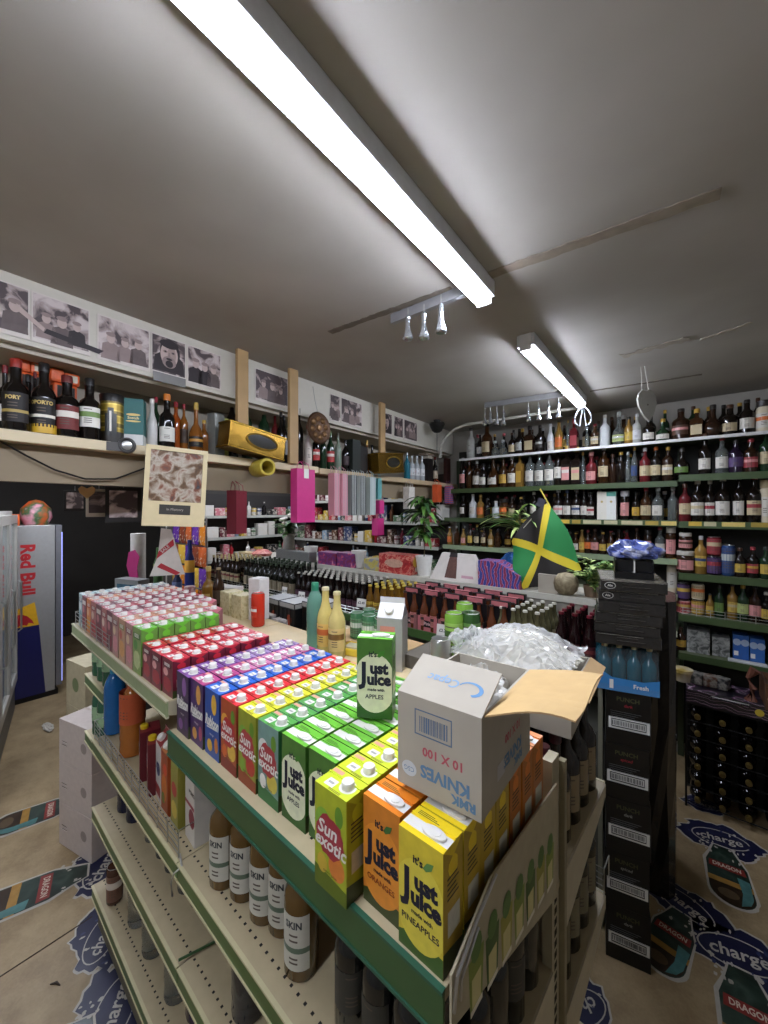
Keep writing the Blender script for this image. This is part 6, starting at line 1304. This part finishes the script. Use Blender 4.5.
PURK = MP('purple_black_pack', [(.35, '#120d16'), (.5, '#2a1830'), (.6, '#7a3a6a'), (.66, '#c9bcc4'), (.72, '#1a1220')], 7, .3, 'wavez', 6, coat=.4)
mb = MB().box(-.25, .24, -.14, .12, 0, .10, PURK); mb.poly(blob(.022, .022), M('#c9b23a', .4), 0, front(.12, -.1405, .045)); mb.box(-.12, .08, -.1406, -.14, .070, .082, WT)
tag(mb.build('drinks_pack', None, (.12, 3.56, .7068), .02, .008), 'purple and black wrapped drinks pack on the bottle rack', 'drinks pack')
tag(MB().lathe([(.045, 0), (.055, .06), (.06, .065), (.06, .085), (0, .088)], MP('tub', [(.4, '#b59a4a'), (.6, '#d0c7b0')], 8, .4), 18).build('food_tub', None, PY(683, 3.55, .8075)), 'white and gold food tub on the purple drinks pack', 'tub')
for i, (px, c) in enumerate(((697, '#3a3a38'), (710, '#5a3420'), (722, '#26262a'))):
    tag(MB().box(-.04, .04, -.04, .04, 0, .075, MP('oddment_%d' % i, [(.4, c), (.55, '#8a857c'), (.7, c)], 25, .4)).build('food_packet', None, PY(px, 3.56, .8075), r.uniform(-.4, .4), .012), ('grey patterned packet beside the gold tub', 'brown patterned packet in the middle of the purple pack', 'dark packet beside the twisted brown paper')[i], 'packet')
WICK = MP('wicker', [(.4, '#3d2415'), (.6, '#6b4326')], 45, .7, 'wavez', 2)
mb = MB().box(-.14, .14, -.12, .12, 0, .012, WICK)
for a in ((-.14, .14, -.12, -.108), (-.14, .14, .108, .12), (-.14, -.128, -.108, .108), (.128, .14, -.108, .108)): mb.box(*a, .012, .16, WICK)
bk = mb.build('basket', None, (.40, 3.50, .80), .05); tag(bk, 'brown wicker basket at the frame edge beside the bottle rack top', 'basket')
tag(MB().box(-.075, .16, -.14, .14, 0, .796, M('#3a2a1c', .6, var=.3, scale=8)).build('wooden_crate', None, (.475, 3.50, .0), 0, .006), 'dark wooden crate under the wicker basket at the frame edge', 'crate')
tag(crumple(.10, .08, .05, M('#8a7434', .3, .3, var=.3, scale=40, bump=.5), 51, 12, .2, 'foil_packet', None, (.40, 3.50, .90), -.5), 'crumpled gold packet lying in the wicker basket', 'packet')
tag(MB().tube([(0, 0, 0), (.01, -.01, .08), (-.015, .0, .14), (.02, 0, .20)], [.035, .02, .012, .03], M('#6a4030', .6, var=.25, scale=30), 8).build('twisted_paper', None, PY(751, 3.46, .808)), 'twisted brown paper wrap standing beside the wicker basket', 'paper wrap')
# ---------------------------------------------------------------- printed floor decals
DB, DBL, DWH = M('#191b38', .4, var=.2, scale=6), M('#2c3358', .4, var=.2, scale=30), M('#aba598', .45, var=.1, scale=20)
def decal(cx, cy, ang, txt_ang, label, bottle_=True, sc=1.0, seed=1):
    r = random.Random(seed); mb = MB(); Z = lambda k: T_(z=.0012+.0005*k)
    def jag(rx, ry, n, wob): return [(rx*(1+r.uniform(-wob, wob)+.12*math.sin(5*a+seed))*math.cos(a), ry*(1+r.uniform(-wob, wob)+.12*math.sin(4*a))*math.sin(a)) for a in [2*PI*i/n for i in range(n)]]
    sp = jag(.145, .22, 44, .10); mb.poly([(a*1.07, b*1.07) for a, b in sp], DWH, 0, Z(0)); mb.poly(sp, DB, 0, Z(1))
    R = Matrix.Rotation(txt_ang, 4, 'Z'); E1 = [(.16*math.cos(a), .085*math.sin(a)) for a in [2*PI*i/28 for i in range(29)]]
    rim = [(x, y, 0) for x, y in E1]+[(x*.955, y*.93, 0) for x, y in E1]
    mb.add(rim, [(i, i+1, 30+i, 29+i) for i in range(26)], DWH, False, Z(2) @ R); mb.text('charge', .088, DWH, Z(2) @ R, bold=.0015, shear=.15)
    for q in range(14):
        a = r.uniform(0, 6.28); rr = r.uniform(.10, .19); mb.poly(blob(r.uniform(.006, .016), r.uniform(.004, .01), 9, .3, q), DBL if q % 2 else DWH, 0, Z(3) @ T_(rr*.72*math.cos(a), rr*math.sin(a)))
    if bottle_:
        out = [(.08, -.045), (.16, -.07), (.24, -.10), (.46, -.105)]+[(.46+.10*math.sin(a), -.105*math.cos(a)) for a in [PI*q/12 for q in range(1, 12)]]+[(.46, .105), (.24, .10), (.16, .07), (.08, .045)]
        big = [(a+(.014 if a > .3 else -.01), b*1.12+r.uniform(-.006, .006)) for a, b in out]
        mb.poly(big, DWH, 0, Z(2.6)); mb.poly(out, MP('decal_glass', [(.3, '#121c16'), (.55, '#26362d'), (.8, '#3d4c42')], 9, .3, 'noise', 1), 0, Z(4))
        mb.poly([(.235, -.085), (.29, -.09), (.29, .09), (.235, .085)], M('#7e2c26', .4, var=.1), 0, Z(5)); mb.text('DRAGON', .032, M('#c2b4a0', .4), Z(6) @ T_(.262, 0, rz=PI/2), bold=.0008, font_y=1.3)
        mb.poly([(.37, -.105), (.41, -.105), (.41, .105), (.37, .105)], M('#9a7434', .4, var=.15), 0, Z(5)); mb.poly([(.41, -.103)]+[(.46+.095*math.sin(a), -.10*math.cos(a)) for a in [PI*q/12 for q in range(0, 13)]]+[(.41, .103)], M('#33261a', .35, var=.3, scale=12), 0, Z(5))
        mb.poly([(.32, .04), (.44, .05), (.54, .03), (.51, .075), (.46, .095), (.33, .098)], M('#47726f', .4, var=.2), 0, Z(6)); mb.poly(blob(.035, .05, 14), M('#5a4a34', .4), 0, Z(6) @ T_(.48, -.02))
        for q in range(22): mb.poly(blob(r.uniform(.005, .014), r.uniform(.004, .009), 8, .3, q), DWH, 0, Z(5) @ T_(r.uniform(.05, .2), r.choice((-1, 1))*r.uniform(.03, .12)))
    o = mb.build('floor_decal', None, (cx, cy, 0), ang); o.scale = (sc, sc, 1); tag(o, label, 'floor sticker')
decal(-3.38, .88, math.radians(-104), math.radians(-115), 'floor sticker with bottle running under the stacked white boxes, beyond the others', seed=2)
decal(-2.68, .73, math.radians(-107), math.radians(-112), 'floor sticker with bottle and blue splash at the foot of the white boxes', seed=3)
decal(-2.23, .60, math.radians(-100), math.radians(-118), 'dark blue splash floor sticker without bottle beside the gondola base', False, .78, 4)
decal(-1.86, .54, math.radians(-100), math.radians(-118), 'blue splash floor sticker nearest the camera beside the gondola base', True, .86, 5)
decal(.05, 3.20, math.radians(-84), math.radians(100), 'floor sticker with bottle in front of the lying bottle rack', True, .9, 6)
decal(.10, 2.42, math.radians(-84), math.radians(100), 'floor sticker with large blue splash at the frame edge', True, .95, 7)
decal(-.10, 2.55, math.radians(-100), math.radians(80), 'floor sticker with bottle half under the black crate stack', True, .80, 8)
decal(-.42, 1.74, math.radians(-170), math.radians(40), 'blue splash floor sticker between gondola and black crate stack', False, .8, 9)
decal(-.03, 3.50, math.radians(-84), math.radians(100), 'small blue splash floor sticker under the lying bottle rack edge', False, .55, 10)
# seam in the flooring
a, b = PZ(-20, 990, 0), PZ(92, 917, 0); tag(MB().tube([(a.x, a.y, .0006), (b.x, b.y, .0006)], .003, M('#3d3226', .9)).build('floor_seam'), 'thin dark seam line across the floor beside the blue splash', 'seam')
tag(MB().tube([(0, 0, .003), (.02, .012, .003), (.045, .01, .003)], [.002, .006, .002], M('#3a2f26', .8)).build('litter_scrap', None, PZ(50, 985, 0), .4), 'small dark scrap of litter on the floor near the camera', 'litter')
# ================================================================ COUNTER SIDE OF THE SHOP
r = random.Random(33)
# silver drinks fridge with painted side
FX, FYA, FYB, FH = -5.55, .62, 1.11, 1.865
fr_ = empty('drinks_fridge', (FX, FYA, 0)); tag(fr_, 'tall silver drinks fridge with red lettering and blue panel on its side', 'fridge')
SIL = M('#a09f9b', .35, .3, var=.04); L = FYB-FYA; W = .6
MB().box(-W, 0, 0, L-.06, .06, FH, SIL).build('cabinet', fr_, bevel=.006)
MB().box(-W, .005, L-.055, L, .10, FH, M('#77777a', .35, .3)).build('door', fr_, bevel=.005)
MB().box(-W, -.02, .03, L-.03, 0, .06, BLACK).build('base', fr_)
mb = MB(); T = lambda y, z, s=0: side(.0012, y, z, s)
NB = M('#1b1d52', .4); mb.poly([(-.02, .06), (.30, .06), (.245, .80), (-.02, .80)], NB, 0, side(.0010, .05, 0)); mb.poly([(-.02, .80), (.245, .80), (.21, 1.05), (-.02, .96)], M('#d9a624', .4), 0, side(.0012, .05, 0))
bull = [(-.02, .80), (.0, .90), (.05, .93), (.10, .94), (.15, .91), (.19, .86), (.205, .82), (.16, .84), (.15, .81), (.10, .83), (.08, .81), (.05, .83), (.02, .80)]; mb.poly(bull, M('#a3232a', .4), 0, side(.0016, .05, 0))
mb.build('side_panel', fr_)
MB().text('Red Bull', .16, M('#b3262c', .4), side(.0012, .20, 1.40, -PI/2), bold=.006).build('lettering', fr_)
MB().box(.006, .010, L-.006, L+.003, .14, FH-.08, M('#9aa0f0', .4, var=0, emit=.8)).build('light_strip', fr_)
# things on top of the fridge
def on_fridge(y, label, name, cat, mb): tag(mb.build(name, None, (FX-.18, FYA+y, FH+.0005)), label, cat)
on_fridge(.30, 'orange and green bunch of packets on top of the silver fridge', 'snack_bag', 'bag', MB().lathe([(.10, 0), (.14, .08), (.13, .18), (.06, .26), (.0, .28)], MP('fridge_bag', [(.35, '#c9521f'), (.5, '#2f5a34'), (.6, '#c98a94'), (.75, '#b04a5a')], 6, .5), 14))
on_fridge(.08, 'bright orange carrier bag on top of the silver fridge', 'carrier_bag', 'bag', MB().box(-.12, .12, -.07, .07, 0, .12, M('#cf5a22', .5, var=.15)))
# tall glass door cooler at the frame edge
ck = empty('glass_door_cooler', (-5.173, .159, 0), math.radians(-12)); tag(ck, 'tall glass door cooler with pale frame cut by the frame edge', 'cooler')
PF = M('#b9b6ac', .4, .2)
MB().box(-.42, 1.40, -.5, .46, .0, 2.02, M('#b0aea6', .45)).build('cabinet', ck); MB().box(-.42, 1.40, .46, .48, .0, .27, M('#5a5955', .5)).build('kick_panel', ck)
for x0 in (-.42, .19, .80):
    d = MB()
    for a in ((x0, x0+.06, .30, 1.98), (x0+.54, x0+.60, .30, 1.98)): d.box(a[0], a[1], .46, .50, a[2], a[3], PF)
    d.box(x0+.06, x0+.54, .46, .50, .30, .38, PF).box(x0+.06, x0+.54, .46, .50, 1.90, 1.98, PF); dd = d.build('door', ck)
    MB().box(x0+.06, x0+.54, .475, .482, .38, 1.90, M('#8f9a98', .08, var=0)).build('glass_pane', dd); MB().tube([(x0+.08, .51, .8), (x0+.08, .535, .82), (x0+.08, .535, 1.3), (x0+.08, .51, 1.32)], .008, STEEL, 6).build('handle', dd)
tag(MB().box(-.28, .1, -.1, .1, 0, .07, M('#c9561f', .5, var=.12)).build('carrier_bag', None, (-5.12, .40, 2.0206), -.2, .03), 'orange bag lying along the top of the glass door cooler', 'bag')
# white cartons on the floor at the gondola's end
WB = M('#b5a9a0', .7, var=.06)
for k in range(3):
    mb = MB().box(-.17, .17, -.14, .14, 0, .252, WB); mb.box(-.17, .17, -.004, .004, .252, .2526, M('#c9bda8', .4))
    for q in range(2): mb.box(-.14, -.08, -.1404, -.14, .10+q*.02, .105+q*.02, M('#4a4440', .7))
    mb.poly(blob(.03, .03), M('#8a7f78', .7), 0, front(.09, -.1405, .13))
    tag(mb.build('cardboard_box', None, (-2.93, .775, .0006+k*.254), math.radians(14), .003), ['off white carton on the floor at the base of the stack by the gondola', 'off white carton in the middle of the stack by the gondola', 'off white carton topmost of the stack by the gondola'][k], 'cardboard box')
for k in range(3):
    mb = MB().box(-.15, .15, -.12, .12, 0, .315, M('#b0a587', .7, var=.08)); mb.poly(blob(.05, .05), M('#6f7a52', .7), 0, front(0, -.1205, .16)); mb.poly(blob(.04, .05), M('#6f7a52', .7), 0, side(.1505, 0, .16))
    tag(mb.build('cardboard_box', None, (-3.47, .885, .0006+k*.317), math.radians(8), .003), ['beige carton on the floor behind the white cartons', 'beige carton second up behind the white cartons', 'beige carton with green print topmost behind the white cartons'][k], 'cardboard box')
tag(crumple(.10, .035, .018, M('#b9b2a4', .8), 61, 10, .3, 'paper_scrap', None, tuple(PZ(48, 727, .012)), -.5), 'torn white paper scrap on the floor in front of the fridge', 'litter')
# ---- counter with goods, seen over the cartons
ct = empty('shop_counter', (-3.75, 1.08, 0)); tag(ct, 'dark shop counter behind the juice cartons', 'counter')
MB().box(-.5, .35, 0, .75, 0, 1.0, M('#2b2622', .6, var=.1)).build('cabinet', ct); MB().box(-.53, .38, -.03, .78, 1.0, 1.04, M('#4a4038', .5)).build('worktop', ct)
ZC = 1.0406
def cput(x, y, mb, name, label, cat, rz=0, bev=0): return tag(mb.build(name, None, (-3.75+x, 1.08+y, ZC), rz, bev), label, cat)
tube_ = cput(-.2, .25, MB().lathe([(.06, 0), (.06, .78), (0, .78)], M('#c2beb6', .5), 18), 'display_tube', 'white display tube with a bright pink figure, behind the cartons', 'display tube')
p = Vector((-3.95, 1.30, ZC)); pts = [(-.02, -.22), (.04, -.24), (.03, -.12), (.07, -.06), (.05, .06), (.075, .16), (.03, .22), (-.03, .20), (-.05, .08), (-.02, -.02), (-.05, -.12)]
MB().poly(pts, M('#a82f6a', .5), .006, front(0, 0, 0)).build('pink_figure', tube_, (.035, -.06, .42), .55)
for i, (x, y, h, c, c2) in enumerate(((-.42, .5, .62, '#3f5a34', '#8a9a4a'), (-.36, .3, .50, '#2a3428', '#6a7a5a'), (.0, .5, .45, '#26304a', '#5a6a8a'), (.14, .55, .72, '#1c2a6a', '#d9a03a'))):
    cput(x, y, MB().lathe([(.04, 0), (.042, h*.6, M(c2, .4)), (.042, h*.75, M(c, .3)), (.02, h*.85), (.018, h), (0, h)], M(c, .3), 14), 'tall_bottle', ('tall dark green bottle on the counter by the passage', 'dark bottle on the counter before the white tube', 'short navy bottle on the counter beside the tube', 'tall blue bottle with yellow top behind the cream picture')[i], 'bottle')
cput(.05, .12, MB().box(-.14, .14, -.05, .05, 0, .42, M('#8a8c8a', .3, .3)).box(-.11, .11, -.052, -.05, .06, .38, M('#3f5f6f', .2, var=.5, scale=9)), 'display_case', 'small grey display case with blue pictures on the counter', 'display case', .3)
cput(.26, .05, MB().box(-.1, .1, -.06, .06, 0, .3, M('#2f2a28', .5)).box(-.09, .09, -.062, -.06, .05, .25, M('#a9a29a', .4, var=.3, scale=30)), 'card_rack', 'dark card rack on the counter beside the crisps', 'rack', .3)
# ---- on the far end of the gondola
p = G(-2.05, .56, 1.386); tag(MB().lathe([(.033, 0), (.033, .15), (.03, .152), (0, .152)], MP('pink_tin', [(.4, '#8a5a5a'), (.55, '#c2a8a0'), (.7, '#7a4044')], 30, .4), 18).build('food_tin', None, G(-2.30, .58, 1.386)), 'pink patterned tin behind the far cartons', 'tin')
def dispx(mb, w, d, h): mb.poly([(-w*.46, 0), (w*.46, 0), (w*.46, .035), (-w*.46, .035)], M('#a82c34', .5), 0, front(0, -d/2-.0006, .02)); mb.poly([(-w*.46, 0), (w*.46, 0), (w*.46, .05), (-w*.46, .05)], M('#3a3634', .5, var=.5, scale=40), 0, front(0, -d/2-.0006, .06))
pack(.2, .08, .15, M('#c2bcb2', .5), 'display_box', 'white display box with red stripe behind the far cartons', 'box', G(-2.14, .75, 1.386), GRZ+.3, dispx)
for i in range(5): 
    pack(.09, .07, .06+.01*(i % 2), MP('small_pack_%d' % (i % 2), [(.4, '#8f8a84'), (.55, '#c9c4bb'), (.7, '#6a4a4a')], 30, .4), 'small_carton', f'small pale printed pack along the spine behind the far cartons, {nth(i)} along', 'box', G(-1.98+i*.0-.0, .72+.0, 1.386) if False else G(-2.02+.0-.1*i*0+(-.0), .70, 1.386) if False else G(-1.93+i*.11, .73, 1.386), GRZ+.1)
# red and white striped pennant
p = PD(166, 556, 2.55); root = empty('striped_pennant', p, .8); CLW, CLR_ = M('#cfc6bd', .7), M('#b02f38', .7)
mb = MB().poly([(-.03, .18), (.03, .17), (.115, -.12), (-.10, -.13), (-.05, .0)], CLW, .004, front(0, .004, 0)); mb.poly([(-.06, -.02), (-.045, .03), (.045, .11), (.05, .07)], CLR_, 0, front(0, -.0008, 0)); mb.poly([(-.055, -.07), (-.03, -.045), (.09, -.11), (.06, -.125)], CLR_, 0, front(0, -.0008, 0)); mb.text('STARS' if False else 'SALE', .03, CLW, front(-.005, -.0014, .045, .72), bold=.0005)
mb.build('cloth', root); MB().tube([(0, .006, -.62), (0, .006, .2)], .004, STEEL, 6).build('pole', root); MB().lathe([(.05, 0), (.04, .015), (0, .02)], BLACK, 14, T_(0, .006, -.63)).build('stand', root)
tag(root, 'white pennant with red stripes standing behind the cartons', 'pennant')
# crisp packets on a rack beside the partition
cr_ = empty('crisp_rack', (-4.55, 2.02, 0)); tag(cr_, 'wire rack holding bright crisp packets beside the tall grey post', 'rack')
mb = MB(); 
for x in (-.42, .34): mb.tube([(x, .06, 0), (x, .06, 1.95)], .01, M('#8f8f8c', .4, .5), 6)
for k in range(6): mb.tube([(-.42, .06, .55+k*.27), (.34, .06, .55+k*.27)], .006, STEEL, 5)
mb.build('rack_frame', cr_)
CRC = [('#c9791f', 'orange'), ('#5a2f86', 'purple'), ('#c9a23a', 'yellow'), ('#b5582a', 'rust'), ('#7a3a24', 'brown')]
for k in range(4):
    for i in range(5):
        c, nmc = CRC[(k*2+i*3+i//2) % 5]; z = 1.05+k*.235; x = -4.55-.34+i*.165
        mb = MB(); n = 6; vs = []
        for a in range(n+1):
            for b in range(n+1): u, v = a/n, b/n; vs.append(((u-.5)*.155, -.03*math.sin(PI*u)*math.sin(PI*v)-.0, (v-.5)*.215))
        fs = [(a*(n+1)+b, (a+1)*(n+1)+b, (a+1)*(n+1)+b+1, a*(n+1)+b+1) for a in range(n) for b in range(n)]
        mb.add(vs, fs, MP('crisp_'+nmc, [(.35, c), (.55, c), (.65, '#d9c9a8'), (.8, c)], 14, .25, 'noise', 1), True); mb.add([(x_, .03*0+.001-y_*.6, z_) for x_, y_, z_ in vs], [tuple(reversed(f)) for f in fs], M(c, .3), True)
        tag(mb.build('hanging_crisp_packet', None, (x, 2.045, z), r.uniform(-.1, .1)), f'{nmc} crisp packet on the wire rack, {nth(k)} tier up, {nth(i)} along', 'crisp packet', f'crisp packets on tier {ORD[k]}')
tag(MB().box(-.02, .02, -.02, .02, 0, 1.72, M('#9a9a96', .4, .4)).build('metal_post', None, (-4.52, 2.22, 0)), 'tall grey metal post at the far end of the beer gondola', 'post')
# ---- stocked shelves beyond the beer gondola
def goods_wall(name, label, origin, rz, length, levels, grp, seed, depth=.25):
    r = random.Random(seed); root = empty(name, origin, rz); tag(root, label, 'shelving unit')
    for z in levels:
        s = MB().box(0, length, -depth, 0, z-.02, z, M('#6a6a60', .5)).build('shelf', root); MB().box(0, length, -depth-.008, -depth, z-.03, z+.006, M('#a9a99e', .4)).build('price_rail', s)
    R = Matrix.Rotation(rz, 3, 'Z'); MB().box(0, length, -.012, 0, .3, levels[-1]+.3, M('#2e2b28', .7)).build('back_panel', root)
    for li, z in enumerate(levels):
        x = .05; i = 0
        while x < length-.08:
            k = r.choice('bbppcxp'); cn, ch = r.choice((('red', '#9c2a30'), ('white', '#c9c4ba'), ('navy', '#2a3558'), ('pink', '#b96a72'), ('yellow', '#b99a3a'), ('black', '#1c1a1a'), ('green', '#3f5f3a'), ('maroon', '#5a1f28'), ('pale blue', '#7f95a5'), ('brown', '#5a3a26'), ('white', '#c9c4ba'), ('red', '#9c2a30')))
            loc = Vector(origin)+R @ Vector((x+.03, -depth+.07, 0)); loc.z = z+.0005; lab = f'{cn} {{}} on the {grp}, {nth(li)} tier up, {nth(i)} along'
            if k == 'b': H = r.choice((.2, .22, .24)); o = inst(bottle('small_bottle', r.choice(('wine', 'spirit')), H, .03, ch, '#a9a49a', r.choice(('#c9c4ba', None)), None, seg=10), loc, rz, lab.format('bottle'), 'bottle'); x += .08
            elif k == 'c': o = inst(bottle('food_tin', 'can', .11, .036, ch, '#999999', '#c9c4ba', ch, seg=12, ang=6.2), loc, rz, lab.format('tin'), 'tin'); x += .085
            else:
                w, h = r.uniform(.07, .16), r.uniform(.08, .21); mm = MP(f'goods_{ch[1:]}', [(.42, ch), (.54, ch), (.6, '#c9c0b0'), (.68, ch)], 22, .4, 'noise', 1)
                loc = Vector(origin)+R @ Vector((x+w/2, -depth+.08, 0)); loc.z = z+.0005
                o = tag(MB().box(-w/2, w/2, -.06, .06, 0, h, mm).build('goods_box', None, loc, rz+r.uniform(-.06, .06), .004 if k == 'x' else .012), lab.format('packet'), 'packet'); x += w+.02
            i += 1
goods_wall('goods_shelving', 'stocked shelving on the partition wall beyond the wine bottles', (-5.27, 4.09, 0), -PI/2+PI, 0, [], 'partition shelves', 1) if False else None
goods_wall('goods_shelving', 'stocked shelving against the partition behind the crisp rack', (-5.27, 2.35, 0), PI/2, 1.70, [1.05, 1.36, 1.66, 1.95], 'partition shelves', 4)
goods_wall('goods_shelving', 'stocked shelving on the back wall behind the hanging gift bags', (-5.0, 4.11, 0), 0, 2.62, [1.30, 1.60, 1.88, 2.16], 'rear wall shelves', 6)
# red bag hanging under the header, vase with flowers, grey packets and red dish on the beer gondola
giftbag(237, 2.14, .105, .245, MP('red_quilt', [(.4, '#5e1420'), (.6, '#7e1f2e')], 30, .5, 'wavex', 0), 'dark red tall bag hanging under the header beyond the cream picture', .02, .4, tagc=False)
vp = topp(289, .16); root = empty('flower_vase', vp); tag(root, 'grey vase of white flowers and green leaves behind the pink bag', 'vase')
MB().lathe([(.06, 0), (.075, .08), (.06, .2), (.075, .27), (.066, .27), (.05, .2), (0, .19)], M('#8a857c', .5, var=.15), 18).build('vase_body', root)
lf = MB(); fw = MB()
for i in range(34): an = r.uniform(0, 6.28); leaf(lf, (0, 0, r.uniform(.24, .36)), (math.cos(an), math.sin(an), r.uniform(.2, 1.2)), r.uniform(.13, .24), .026, r.choice((LG1, LG2, LG3)), .7, 5)
for i in range(9): an = r.uniform(0, 6.28); rr = r.uniform(.05, .14); fw.lathe([(.0, 0), (.03, .01), (.034, .025), (.02, .035), (0, .03)], M('#cfc9bb', .5), 9, T_(rr*math.cos(an), rr*math.sin(an), r.uniform(.30, .46), rx=r.uniform(-.5, .5)))
lf.build('foliage', root)['kind'] = 'stuff'; fw.build('blossom', root)['kind'] = 'stuff'
snackbox(276, 309, .10, .10, MP('grey_packets', [(.35, '#4a4a48'), (.5, '#a3a39d'), (.65, '#6f706c')], 30, .4, 'wavex', 0), 'row of grey packets in a box on the far end of the beer gondola', .0)
p = topp(262, .06); tag(MB().lathe([(.10, 0), (.12, .03), (.06, .07), (0, .08)], MP('red_dish', [(.4, '#a02c34'), (.55, '#c98a7a'), (.7, '#8e2028')], 12, .4), 18).build('sweet_dish', None, p), 'red rounded sweet pack beside the grey packets', 'packet')
p = topp(250, .06); tag(MB().box(-.16, .16, -.06, .06, 0, .025, M('#b5a27a', .6)).build('serving_tray', None, p, 0, .006), 'pale wooden tray on the far end of the beer gondola top', 'tray')
# ================================================================ WORLD AND EXPOSURE
w = bpy.data.worlds.new('world'); S.world = w; w.use_nodes = True
w.node_tree.nodes['Background'].inputs[0].default_value = (.9, .95, 1, 1); w.node_tree.nodes['Background'].inputs[1].default_value = .02
vs_ = S.view_settings; vs_.view_transform = 'Standard'; vs_.look = 'None'; vs_.gamma = 1; vs_.use_curve_mapping = False; vs_.exposure = 0.0
